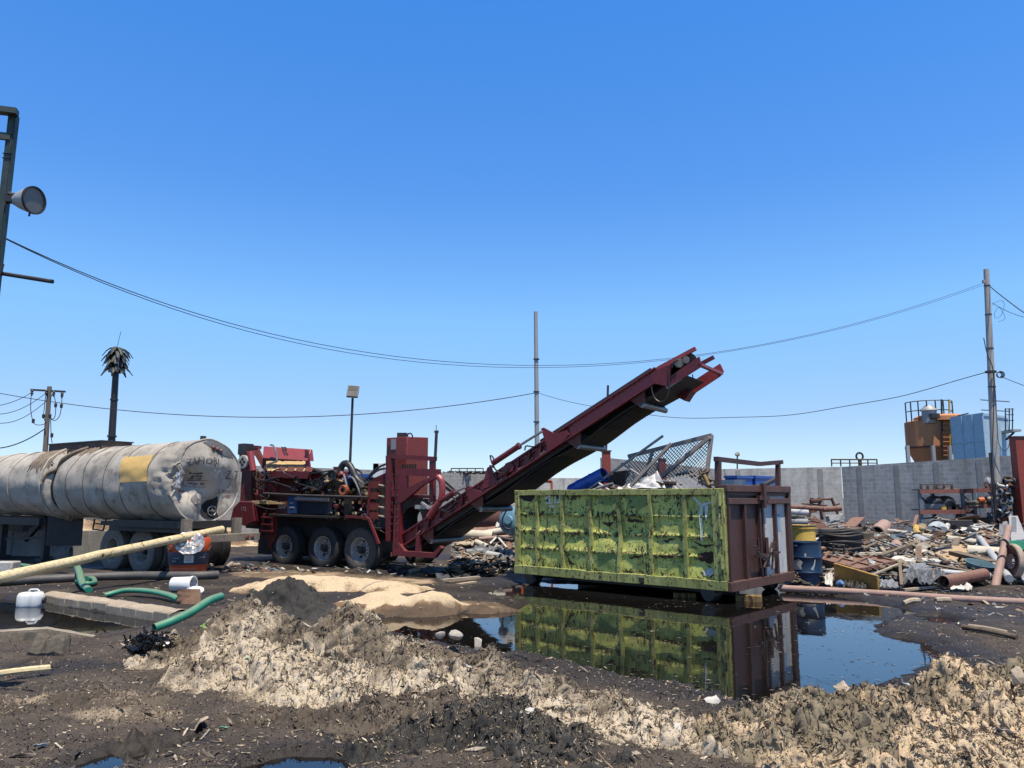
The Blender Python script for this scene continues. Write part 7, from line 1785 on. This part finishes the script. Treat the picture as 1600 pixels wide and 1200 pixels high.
item2('storage_tank', MB().lathe(at(755, 806, 24), V((1, .15, 0)), [(0, -.3), (.45, -.28), (.62, -.1), (.62, 1.2), (.45, 1.4), (0, 1.42)], 30), M_redox, 'dull pink brown cylinder tank lying behind the conveyor', 'tank')
mo = thing('blue_motor', 'light blue round motor housing beside the container corner', 'motor', at(797, 830, 19.5))
mc = at(797, 813, 19.5); ax = V((-.5, -.85, .1)).normalized()
M_lblue = paint('light blue paint', (.16, .33, .46), (.13, .27, .38), rust=.08, rough=.5)
MB().lathe(mc, ax, [(0, -.4), (.3, -.38), (.34, -.3), (.34, -.02), (.27, .04), (.12, .06), (.10, .12), (0, .12)], 30).build('motor_body', M_lblue, mo)
MB().lathe(mc, ax, [(.35, -.3), (.39, -.28), (.39, -.2), (.35, -.18)], 30).build('flange', M_pvc, mo)
MB().tube(curve([at(790, 800, 19), at(785, 812, 19), at(788, 824, 19), at(797, 827, 19)], 6), .02, 6).build('cable', M_black, mo)
item2('white_cowl', MB().lathe(at(798, 788, 19.7), V((.2, -.9, .1)), [(0, .2), (.16, .18), (.24, .05), (.26, -.25), (0, -.25)], 18), M_plankw, 'white cowl above the blue motor at the container corner', 'cowl')
for lb, a, b, r_, mt, nm in (('fat cream pipe lying on the heap under the conveyor', (716, 834), (770, 838), .14, M_cream, 'pipe'), ('cream pole crossing the fat cream pipe', (756, 834), (788, 828), .09, M_cream, 'pole'), ('long dark pole lying over the cream pipe', (724, 828), (802, 845), .055, M_dk, 'pole'),
        ('bent pale pipe in the front of the heap under the conveyor', (744, 847), (762, 855), .08, M_cream, 'pipe'), ('grey pipe lying at the front under the conveyor', (728, 863), (754, 861), .08, M_greyp, 'pipe'), ('short grey pipe in front of the grey sack', (762, 866), (782, 870), .09, M_pvc, 'pipe'), ('thin pink pole behind the cream pole', (748, 842), (800, 838), .05, M_pink, 'pole'),
        ('pale stick rising to a peak near the container', (765, 850), (777, 838), .03, M_plankw, 'stick'), ('pale stick falling from the peak near the container', (777, 838), (792, 856), .03, M_plankw, 'stick')):
    item2(nm, MB().pipe(p2(*a, -.4), p2(*b, -.4), r_, r_ * .2, 14), mt, lb, nm)
def sheet2(lb, pts, mat, amp, seed, nm='sheet', dd=-.4): item2(nm, crumple([p2(x, y, dd) for x, y in pts], amp, seed=seed), mat, lb, nm.split('_')[-1], 28)
sheet2('pink brown board lying high on the heap under the conveyor', [(735, 832), (740, 824), (775, 823), (772, 833)], M_redox, .03, 1)
sheet2('tan cardboard on the left of the heap under the conveyor', [(712, 850), (720, 845), (742, 846), (738, 852)], M_plank, .05, 2)
sheet2('grey sack at the container corner', [(778, 873), (780, 857), (800, 857), (802, 873)], M_tarp, .12, 3, 'sack')
sheet2('grey crumpled sheeting in the heap under the conveyor', [(738, 865), (744, 852), (775, 855), (772, 868)], M_tarp, .14, 4)
sheet2('small white scrap sheet high on the heap', [(774, 822), (776, 815), (781, 818), (779, 824)], M_plankw, .05, 5)
sheet2('red brown folded sheet near the container corner', [(788, 855), (791, 846), (800, 847), (799, 858)], M_redox, .06, 6)
sheet2('tan torn bag at the front under the conveyor', [(728, 873), (731, 866), (744, 868), (744, 874)], M_plank, .08, 7, 'bag')
sheet2('pale flat board at the front under the conveyor', [(733, 879), (736, 874), (757, 875), (757, 880)], M_cream, .03, 8, 'board')
for i, (x0, y0, x1, y1) in enumerate(((690, 907, 748, 902), (700, 911, 745, 906), (716, 914, 742, 910))):
    tag(MB().beam(gnd(x0, y0, .06), gnd(x1, y1, .06), .12, .05).build('plank', (M_plank, M_dkwood, M_plank)[i], smooth=0), ('pale plank lying at the edge of the far puddle, farthest of three', 'dark plank lying at the edge of the far puddle, between two pale ones', 'short pale plank nearest at the edge of the far puddle')[i], 'plank')
# ---------------------------------------------------------------- left foreground
M_kerb = paint('stained kerb concrete', (.36, .31, .24), (.22, .185, .14), rough=.9, scale=2.5, grime=.5, bump=.4)
M_kerbd = paint('oil stained kerb', (.095, .08, .062), (.15, .125, .095), rough=.9, scale=3, grime=.6, bump=.5)
def sgz(p, e=0.0): return V((p.x, p.y, surf(p.x, p.y) + e))
def hit(px, py):
    o = V((0, 0, EYE)); r0 = ray(px, py); t_ = 3.0
    while t_ < 30:
        p = o + r0 * t_
        if p.z < surf(p.x, p.y): break
        t_ += .03
    return p
# kerb blocks round the basin
kb = thing('basin_kerb', 'pale concrete block kerb along the far side of the black basin', 'kerb', gnd(160, 955))
a, b = gnd(62, 941), gnd(262, 974); d_ = (b - a).normalized(); n_ = V((-d_.y, d_.x, 0)); n_ = n_ if n_.y > 0 else -n_
L = (b - a).length; k = 0.0; i = 0
while k < L - .1:
    l = min(.42 + .03 * random.random(), L - k); c = a + d_ * (k + l / 2) + n_ * .16
    MB().box(V((c.x, c.y, .05)) + n_ * random.uniform(-.012, .012), (l - .012, .32, .16 + random.uniform(-.02, .02)), (d_, n_, Z)).build('kerb_block', M_kerb, kb, bevel=.012); k += l; i += 1
P_ = [[a + d_ * (L * u / 50) + n_ * (.02 + .34 * v / 8) + Z * (.115 + .05 * math.sin(math.pi * v / 8) * (1 + .8 * pn(u * .3, v * .5)) + .02 * pn(u, v * 1.2)) for u in range(51)] for v in range(9)]
tag(MB().grid(P_).build('sawdust_strip', M_chip2 if 'M_chip2' in globals() else M_plank, smooth=60), 'sawdust lying along the top of the far basin kerb', 'sawdust', kind='stuff')
a, b = gnd(-330, 1034), gnd(158, 998); d_ = (b - a).normalized(); n_ = V((-d_.y, d_.x, 0)); n_ = n_ if n_.y > 0 else -n_
P_ = []
for u in range(61):
    c = a + d_ * ((b - a).length * u / 60); j_ = .02 * pn(u * .35, 1.0); dz = -.16 * max(0, (u - 48) / 12)
    P_.append([c - n_ * (.14 + j_) - Z * .1, c - n_ * (.13 + j_) + Z * (.15 + dz + j_), c - n_ * (.11) + Z * (.175 + dz), c + n_ * .05 + Z * (.18 + dz + j_ * .5), c + n_ * (.08 + j_) + Z * (.15 + dz), c + n_ * .09 - Z * .1])
kb2 = tag(MB().grid(P_).build('basin_kerb', M_kerbd, smooth=40), 'dark oily concrete kerb along the near side of the black basin', 'kerb')
c_top = [[p[2] + Z * .004, p[3] + Z * .004] for p in P_]
MB().grid(c_top).build('pale_top', M_kerb, kb2)
for i, (x, y) in enumerate(((64, 1030), (90, 1030))):
    c = gnd(x, y); P0 = []
    m_ = MB(); R0_ = .13
    prof = [(0, 0), (R0_, 0), (R0_ * 1.05, .12), (R0_ * .9, .24), (R0_ * .5, .28), (0, .29)]
    m_.lathe(V((c.x, c.y, -.03)), Z + V((.05 - .1 * i, 0, 0)), prof, 9)
    m_.v = [tuple(V(p) + V((pn(p[0] * 9, p[2] * 9), pn(p[1] * 9, p[2] * 7), pn(p[0] * 8, p[1] * 8))) * .07) for p in m_.v]
    item('concrete_lump', m_, M_kerbd, ('broken concrete lump against the near basin kerb, the one farther left', 'broken concrete lump against the near basin kerb, nearer the black clump')[i], 'lump', smooth=20)
# pole on the tanker bumper
M_log = paint('debarked pole', (.74, .61, .36), (.60, .47, .26), rough=.75, scale=2.5, grime=.6, streak=False, rust=.26, rustc=(.12, .075, .04))
a, b = at(-330, 980, 10.2), at(347, 827, 17.8)
pts = [a.lerp(b, t_ / 24) + Z * (.03 * math.sin(math.pi * t_ / 24) + .02 * pn(t_ * .6, 2.0)) for t_ in range(25)]
item('wooden_pole', MB().tube(pts, [.098 - .018 * t_ / 24 + .008 * pn(t_ * .8, 5.0) for t_ in range(25)], 18), M_log, 'long pale debarked wooden pole slanting up onto the tanker bumper', 'pole')
# hoses
M_ghose = paint('green lay flat hose', (.02, .27, .17), (.02, .20, .125), rough=.5, scale=6, grime=.5, dust=.5, rust=.12, rustc=(.06, .05, .035))
def hose(name, label, pts, r_, mat, flat=1.0, n=12, z=0.0, cat='hose'):
    P3 = curve([sgz(gnd(x, y), r_ * flat + z + (e[0] if e else 0)) for x, y, *e in pts], 8); m_ = MB().tube(P3, r_, n)
    if flat < 1:
        k = len(P3); m_.v = [(x, y, P3[min(i // n, k - 1)].z + (z_ - P3[min(i // n, k - 1)].z) * flat) for i, (x, y, z_) in enumerate(m_.v)]
    return item(name, m_, mat, label, cat, smooth=50)
hose('black_hose', 'thick dark grey suction hose lying straight on the ground before the tanker wheels', [(-160, 934), (-60, 924), (0, 920), (90, 914), (200, 910), (300, 911), (340, 909)], .085, paint('grey suction hose', (.07, .065, .062), (.10, .095, .088), rough=.6, scale=5, grime=.4))
hose('green_hose', 'short green hose end by the white block at the left edge', [(10, 893), (30, 891), (48, 893)], .06, M_ghose, .8)
hose('green_hose', 'green hose draped over the dark suction hose and down to the kerb', [(88, 898, .10), (105, 901, .14), (117, 906, .20), (122, 914, .17), (128, 925, .05), (138, 931, .0)], .07, M_ghose, .7)
hose('green_hose', 'small green hose loop beside the dark suction hose', [(120, 918, .02), (134, 922, .02), (147, 919, .0), (144, 913, .02), (136, 914, .02)], .05, M_ghose, .9)
hose('green_hose', 'green hose lying along the sawdust on the far basin kerb', [(165, 939, .0), (195, 938, .05), (230, 941, .06), (258, 945, .05), (279, 949, .02)], .068, M_ghose, .65)
hz3 = [at(345, 932, 10.2), at(328, 938, 9.9), at(312, 948, 9.7), at(296, 958, 9.5), at(275, 968, 9.3), at(258, 975, 9.2), at(241, 981, 9.1)]
hm = MB().tube(curve(hz3, 8), .05, 14, False)
o = item('green_hose', hm, M_ghose, 'green hose with a torn end hanging over the heap above the black clump', 'hose', smooth=50)
# black oily clump
def blob(c):
    bm = bmesh.new(); bmesh.ops.create_icosphere(bm, subdivisions=3, radius=.11)
    vs = [c - Z * .03 + V((v.co.x * 1.5, v.co.y * 1.2, v.co.z * .8)) * (1 + 1.2 * pn(v.co.x * 22, v.co.y * 22 + v.co.z * 15)) for v in bm.verts]; fs = [tuple(v.index for v in f.verts) for f in bm.faces]; bm.free(); return vs, fs
cl = MB(); c = hit(233, 1012) + Z * .06; g = random.Random(3)
for k in range(420):
    p = c + V((g.gauss(0, .085), g.gauss(0, .07), abs(g.gauss(.0, .055)) - .04)); d_ = V((g.gauss(0, 1), g.gauss(0, 1), g.gauss(0, .7))).normalized()
    cl.tube(curve([p - d_ * .035, p + V((0, 0, .015)), p + d_ * .035], 2), g.uniform(.004, .012), 4)
t = NT('oily black'); M_oily = t.set(Base_Color=(.008, .008, .009), Roughness=.25)
item('oily_clump', MB().add(*blob(c)).add(cl.v, cl.f), M_oily, 'glossy black oily clump of fibre below the torn green hose end', 'clump')
# white jug afloat, white block
M_jug = paint('white plastic jug', (.72, .73, .72), (.62, .63, .62), rough=.4, scale=4, grime=.2)
c = gnd(48, 947); jz = -.03
jg = thing('white_jug', 'white plastic jug lying at the kerb end in the black basin', 'jug', V((c.x, c.y, 0)))
X_ = V((1, .12, 0)).normalized(); Y_ = V((-.12, 1, 0)).normalized()
rows = []
for s_, w_, h_ in ((-.19, .02, .02), (-.185, .10, .10), (-.16, .13, .13), (-.06, .14, .14), (-.05, .13, .13), (.04, .13, .13), (.05, .14, .14), (.13, .135, .135), (.17, .09, .09), (.18, .045, .045)):
    rows.append([c + X_ * s_ + Z * (.12 + jz) + Y_ * (w_ * (abs(math.cos(a)) ** .5) * (1 if math.cos(a) > 0 else -1)) + Z * (h_ * (abs(math.sin(a)) ** .5) * (1 if math.sin(a) > 0 else -1)) for a in [2 * math.pi * k / 24 for k in range(25)]])
MB().grid(rows).build('jug_body', M_jug, jg, smooth=60)
MB().cyl(c + X_ * .17 + Z * .09, c + X_ * .215 + Z * .09, .05, n=14).build('cap', M_dk, jg)
MB().tube([c - X_ * .05 + Z * .24, c - X_ * .02 + Z * .265, c + X_ * .08 + Z * .265, c + X_ * .12 + Z * .23], .014, 8).build('handle', M_jug, jg)
wb = gnd(8, 897); item('white_block', MB().box(V((wb.x, wb.y, .14)), (.5, .34, .30)), paint('dirty white block', (.5, .49, .46), (.36, .34, .31), rough=.85, scale=4, grime=.5), 'dirty white block standing on the ground at the left edge', 'block', bevel=.03)
# orange tub with a crumpled silver lid
tbp = gnd(293, 905); tb_ = thing('orange_tub', 'orange and navy plastic tub with a crumpled silver lid before the tanker wheels', 'tub', tbp)
M_tub = paint('orange tub', (.62, .105, .03), (.52, .08, .025), rough=.45, scale=3, grime=.3)
M_tubn = paint('navy tub band', (.03, .045, .08), (.05, .065, .10), rough=.5, scale=5)
prof = [(0, .0), (.36, .0), (.37, .02)] + [(.37 + .001 * k + .008 * (k % 2), .03 + .03 * k) for k in range(9)] + [(.40, .32), (.405, .33)]
MB().lathe(tbp, Z, prof, 36).build('tub_base', M_tub, tb_)
MB().lathe(tbp, Z, [(.405, .33), (.41, .34), (.43, .58), (.43, .60)], 36).build('tub_band', M_tubn, tb_)
MB().lathe(tbp, Z, [(.43, .60), (.44, .62), (.435, .84), (.40, .90), (.36, .84), (.36, .5), (0, .5)], 36).build('tub_top', M_tub, tb_)
tq = V((tbp.x, tbp.y, 0)); vd = V((tbp.x, tbp.y, 0)).normalized(); sd_ = V((vd.y, -vd.x, 0))
def ontub(u, z, r_): 
    a = u; return tq + (-vd * math.cos(a) + sd_ * math.sin(a)) * r_ + Z * z
MB().grid([[ontub(-.22 + .44 * i / 6, .38 + .16 * k / 3, .428 + .004 * k) for i in range(7)] for k in range(4)]).build('tub_label', M_plankw, tb_)
for u0, u1, z0, z1 in ((-.85, -.6, .40, .43), (-.8, -.45, .46, .49), (.5, .8, .47, .50), (-.15, .15, .5, .515), (-.15, .1, .46, .472), (-.15, .13, .425, .435)):
    MB().grid([[ontub(u0 + (u1 - u0) * i / 4, z0 + (z1 - z0) * k, .437) for i in range(5)] for k in range(2)]).build('label_bar', M_greyp, tb_)
M_foil = paint('crumpled silver lid', (.60, .60, .60), (.42, .42, .42), rough=.35, metal=.5, scale=4, grime=.5)
lc_ = tq - vd * .45 + Z * .80; ln = (-vd * .75 + Z * .62 + sd_ * .1).normalized(); lx = sd_; ly = ln.cross(lx).normalized()
P_ = []
for r_ in range(9):
    P_.append([lc_ + (lx * math.cos(a) + ly * math.sin(a)) * (.30 * r_ / 8) + ln * (.10 * pn(3 + math.cos(a) * r_ * .4, math.sin(a) * r_ * .4) + (.02 if r_ < 7 else 0)) for a in [2 * math.pi * k / 32 for k in range(33)]])
MB().slab(P_, .012).build('silver_lid', M_foil, tb_, smooth=25)
MB().cyl(lc_ + lx * .16 - ly * .1 + ln * .02, lc_ + lx * .16 - ly * .1 + ln * .05, .035, n=12).build('bung', M_dk, tb_)
for sg in (-1, 1): MB().tube([ontub(sg * 1.25, .78, .44), ontub(sg * 1.2, .7, .47), ontub(sg * .9, .62, .47)], .012, 6).build('handle', M_dk, tb_)
# white pail lying, its lid, cardboard
pc = gnd(284, 932); ax = V((1, -.12, 0)).normalized()
M_pail = paint('white pail', (.74, .74, .73), (.66, .66, .65), rough=.4, grime=.15)
item('white_pail', MB().lathe(sgz(pc, .13) - ax * .19, ax, [(0, 0), (.12, .0), (.125, .01), (.14, .36), (.152, .365), (.152, .40), (.13, .40), (.125, .05), (0, .04)], 30), M_pail, 'clean white plastic pail lying on its side behind the far kerb', 'pail')
item('pail_lid', MB().lathe(sgz(gnd(304, 934), .03), V((.1, -.35, 1)), [(0, .0), (.15, .0), (.155, .02), (.15, .035), (.13, .025), (0, .02)], 28), M_pail, 'white round lid on the ground beside the white pail', 'lid')
item('cardboard', crumple([sgz(gnd(276, 950), .0), sgz(gnd(276, 950), .24), sgz(gnd(312, 946), .20), sgz(gnd(314, 950), .0)], .03, seed=4), paint('brown cardboard', (.16, .09, .055), (.11, .065, .04), rough=.85, scale=4), 'piece of brown cardboard propped below the white pail', 'cardboard', smooth=30)
# bottle and rusty can behind the heap, white lumps on its crest
bc = sgz(gnd(490, 948), .05); ax = V((1, .1, 0)).normalized()
item('plastic_bottle', MB().lathe(bc - ax * .17, ax, [(0, 0), (.045, .005), (.05, .03), (.045, .10), (.05, .12), (.05, .22), (.02, .28), (.018, .31), (.022, .31), (.022, .33), (0, .33)], 18), M_jug, 'clear white bottle lying on the black ground behind the long fibre ridge', 'bottle')
item('rusty_can', crumple([sgz(gnd(412, 957), 0), sgz(gnd(414, 957), .17), sgz(gnd(434, 957), .15), sgz(gnd(438, 960), 0)], .06, seed=9), M_rusty, 'crushed brown rusty can behind the long fibre ridge', 'can', smooth=25)
def lump(name, label, px, py, d, r_, mat, sq=(1, 1, 1), seed=0):
    q = at(px, py, d); g_ = surf(q.x, q.y); c = V((q.x, q.y, max(q.z, g_ + r_ * sq[2] * .4)))
    bm = bmesh.new(); bmesh.ops.create_icosphere(bm, subdivisions=2, radius=r_); m_ = MB()
    m_.add([c + V((v.co.x * sq[0], v.co.y * sq[1], v.co.z * sq[2])) + V((pn(v.co.x * 9 / r_ * .12 + seed, v.co.y * 12), pn(v.co.y * 11 + seed, v.co.z * 12), pn(v.co.z * 10, v.co.x * 11 + seed))) * r_ * .6 for v in bm.verts], [tuple(v.index for v in f.verts) for f in bm.faces]); bm.free()
    return item(name, m_, mat, label, 'lump', smooth=15)
M_stone = paint('chalky stone', (.46, .42, .36), (.36, .32, .27), rough=.9, scale=9, grime=.5)
lump('white_lump', 'larger white stone lump on the crest of the fibre ridge beside the puddle', 712, 992, 7.15, .06, M_stone, (1.1, .8, .75), 1)
lump('white_lump', 'small cream stone lump left of the larger white lump', 688, 992, 7.2, .042, M_stone, (1.1, .8, .7), 3)
lump('white_lump', 'upright white stone slab standing by the water edge', 747, 1009, 7.0, .065, M_stone, (.5, .5, 1.1), 5)
lump('white_lump', 'grey white lump at the far right crest of the near right heap', 1590, 1056, 5.7, .06, M_plank, (.8, .8, 1.1), 8)
M_leaf = paint('green scrap', (.22, .42, .09), (.16, .34, .08), rough=.6)
M_mint = paint('mint plastic', (.28, .52, .36), (.2, .42, .3), rough=.5)
def flake(label, px, py, r_, mat, seed, name='plastic_scrap', cat='scrap', lift=.02):
    # walk the ray down to the surface
    o = V((0, 0, EYE)); r0 = ray(px, py); t_ = 3.0
    while t_ < 14:
        p = o + r0 * t_
        if p.z < surf(p.x, p.y): break
        t_ += .03
    c = p + Z * lift; a = seed * 1.3; u = V((math.cos(a), math.sin(a), .25)).normalized() * r_; v = V((-math.sin(a), math.cos(a), .5)).normalized() * r_ * .7
    return item(name, crumple([c - u - v, c + u - v, c + u + v, c - u + v], r_ * .5, n=6, th=.003, seed=seed), mat, label, cat, smooth=25)
flake('bright green leaf scrap high on the left of the fibre ridge', 322, 981, .06, M_leaf, 1)
flake('mint green plastic scrap low on the fibre ridge', 388, 1033, .03, M_mint, 2)
flake('small mint scrap in the clods below the tan paper', 349, 1142, .03, M_mint, 3)
flake('pale tan folded paper on the mud at the front of the ridge', 310, 1137, .10, M_plank, 4, 'paper', 'paper')
flake('white knotted rag on the black shore near the right heap', 1113, 1099, .06, M_plankw, 5, 'rag', 'rag')
flake('white paper scrap on the pale strip below the puddle', 1056, 1141, .05, M_plankw, 6, 'paper', 'paper')
flake('white scrap standing in the pale strip left of the clods', 731, 1045, .035, M_plankw, 7, 'paper', 'paper')
flake('pale blue flat scrap on the mud near the bottom left puddle', 62, 1170, .04, M_paleb, 8)
flake('white scrap in the black clods', 824, 1115, .045, M_plankw, 9, 'paper', 'paper')
flake('long tan bark flake in the upper middle of the right heap', 1316, 1078, .06, M_plank, 10, 'bark_flake', 'bark')
flake('grey white rag in the right heap above the tan hollow', 1424, 1078, .06, M_galv, 11, 'rag', 'rag')
flake('white scrap at the lower right of the right heap', 1570, 1148, .06, M_galv, 12)
def stick(label, p, q, r_, mat, name='stick', z=.03):
    a, b = gnd(*p), gnd(*q); return item(name, MB().tube(curve([sgz(a, z), sgz(a.lerp(b, .5), z + .01), sgz(b, z)], 4), r_, 7), mat, label, 'stick')
stick('pale yellow batten on the mud at the left edge', (-30, 1078), (76, 1064), .03, M_log, z=.07)
stick('grey stick floating at the near shore of the large puddle', (985, 1053), (1057, 1058), .022, M_plank)
stick('bent dark branch on the mud flat at the right', (1505, 992), (1590, 1008), .03, M_dkwood)
stick('pale branch beside the bent dark one', (1515, 990), (1575, 999), .02, M_plank)
stick('small tan board on the mud right of the puddle inlet', (1412, 949), (1436, 947), .04, M_plank)
stick('pale grey stick near the long pipe', (1462, 946), (1485, 945), .04, M_plank)
stick('thin stick lying at the front of the clods', (620, 1118), (642, 1110), .012, M_plank)
for i, (x0, y0, x1, y1) in enumerate(((318, 893, 332, 888), (352, 892, 362, 886), (640, 895, 655, 893))):
    stick(('tan wood piece behind the end of the suction hose', 'tan root piece just right of the suction hose end', 'tan wood piece under the grinder tail')[i], (x0, y0), (x1, y1), .05, M_plank)
# low barrier and sawdust bank seen under the tanker
M_barr = paint('stained barrier concrete', (.30, .285, .26), (.20, .19, .17), rough=.9, scale=1.6, streak=True, grime=.4)
br = thing('concrete_barrier', 'low stained concrete barrier seen under the tanker', 'barrier', at(100, 870, 23.2))
for i in range(6):
    a, b = at(-160 + 60 * i, 850, 23.4), at(-101 + 60 * i, 850, 23.2)
    MB().box(V(((a.x + b.x) / 2, 23.3 + .02 * (i % 2), .36)), ((b - a).length - .02, .22, .86)).build('barrier_panel', M_barr, br, bevel=.015)
heap('sawdust_mound', 'long tan sawdust bank behind the low concrete barrier', 'mound', [(-200, 815, 28), (0, 812, 28), (120, 811, 28), (190, 815, 28), (330, 820, 28.5)], 2.2, 2.0, M_sand, lambda X, Y, p, h: np.clip(.55 + .6 * fbm(X, Y, 3, .8), 0, 1), .25, .08, clumps=(1.2, 3.0, 8.0))
item('concrete_pipe', MB().pipe(at(88, 868, 21.8), at(110, 868, 21.9), .3, .06, 22), M_barr, 'pale concrete block end beneath the tanker by the landing legs', 'pipe')
# blue skip beyond the engine
sk_ = thing('blue_skip', 'dark blue skip standing behind the grinder engine', 'skip', V((at(572, 745, 27.5).x, 27.5, 0)))
q0, q1 = at(540, 741, 27.5), at(612, 741, 27.5)
MB().box(V(((q0.x + q1.x) / 2, 28.2, q0.z / 2)), (q1.x - q0.x, 1.6, q0.z)).build('skip_body', M_navy, sk_)
MB().box(V(((q0.x + q1.x) / 2, 27.38, q0.z - .06)), (q1.x - q0.x + .1, .12, .12)).build('skip_rim', M_bluepl, sk_)
for k in range(5): MB().box(V((q0.x + (q1.x - q0.x) * (k + .5) / 5, 27.36, q0.z / 2)), (.09, .1, q0.z - .12)).build('skip_rib', M_bluepl, sk_)
item('white_cabinet', MB().box(at(592, 735, 26.5), (.35, .4, .5)).box(at(588, 731, 26.4), (.2, .2, .3)), M_jug, 'small pale cabinet between the engine and the red tower', 'cabinet', bevel=.01)
# orange hull showing behind the container's far corner
item('orange_sheet', MB().slab([[at(812 + 50 * i / 16, 757 - 6 * math.sin(math.pi * min(1, i / 11) * .5) + 1.2 * (k % 2) + 3.0 * k / 4, 21 + .2 * k) for i in range(17)] for k in range(5)], .02).beam(at(862, 752, 21.4), at(862, 880, 21.4), .06).beam(at(816, 758, 21.4), at(816, 880, 21.4), .06), M_orng, 'orange ribbed sheet on two legs seen just above the container far corner', 'sheet')
shards('scrap_bits', 'wood offcuts and splinters lying before the grinder wheels', 140, lambda g: sgz(gnd(g.uniform(330, 700), g.uniform(886, 899)), .03), 21, .6)
# repeats of one kind share a group
GROUPS = {'block_wall': 'grey block walls round the yard', 'wall_post': 'red steel posts along the walls', 'railing': 'thin railings beyond the walls', 'power_cable': 'cables strung across the sky', 'lamp_post': 'lamp posts beyond the yard',
          'storage_tank': 'storage tanks standing in the distance', 'sawdust_mound': 'pale sawdust mounds', 'clod_mound': 'mounds of black clods', 'mud_ledge': 'crusted mud ledges', 'green_hose': 'green hoses by the basin', 'concrete_lump': 'broken concrete lumps at the near kerb',
          'white_lump': 'pale stone lumps on the heaps', 'plank': 'loose planks in the scrap', 'pipe': 'loose pipes in the scrap', 'pole': 'loose poles in the scrap', 'stick': 'loose sticks lying on the ground', 'sheet': 'loose sheets in the scrap', 'batten': 'thin battens below the chair frames',
          'steel_bar': 'loose bars lying in the container', 'white_sheet': 'pale sheets in the container', 'blue_crate': 'blue crates in the container', 'timber_block': 'timber blocks under the container', 'basin_kerb': 'kerbs of the black basin', 'tarpaulin': 'grey tarpaulins in the scrap',
          'bin_bag': 'black bin bags before the scrap pile', 'pallet': 'pallets on the rack top', 'engine_housing': 'round housings on the rack', 'board': 'loose boards in the scrap', 'machine_part': 'small parts on the rack shelf', 'paper': 'paper scraps on the mud', 'plastic_scrap': 'small plastic scraps'}
for o in list(sc.objects):
    b = o.name.split('.')[0]
    if o.parent is None and b in GROUPS and 'category' in o and 'group' not in o: o['group'] = GROUPS[b]
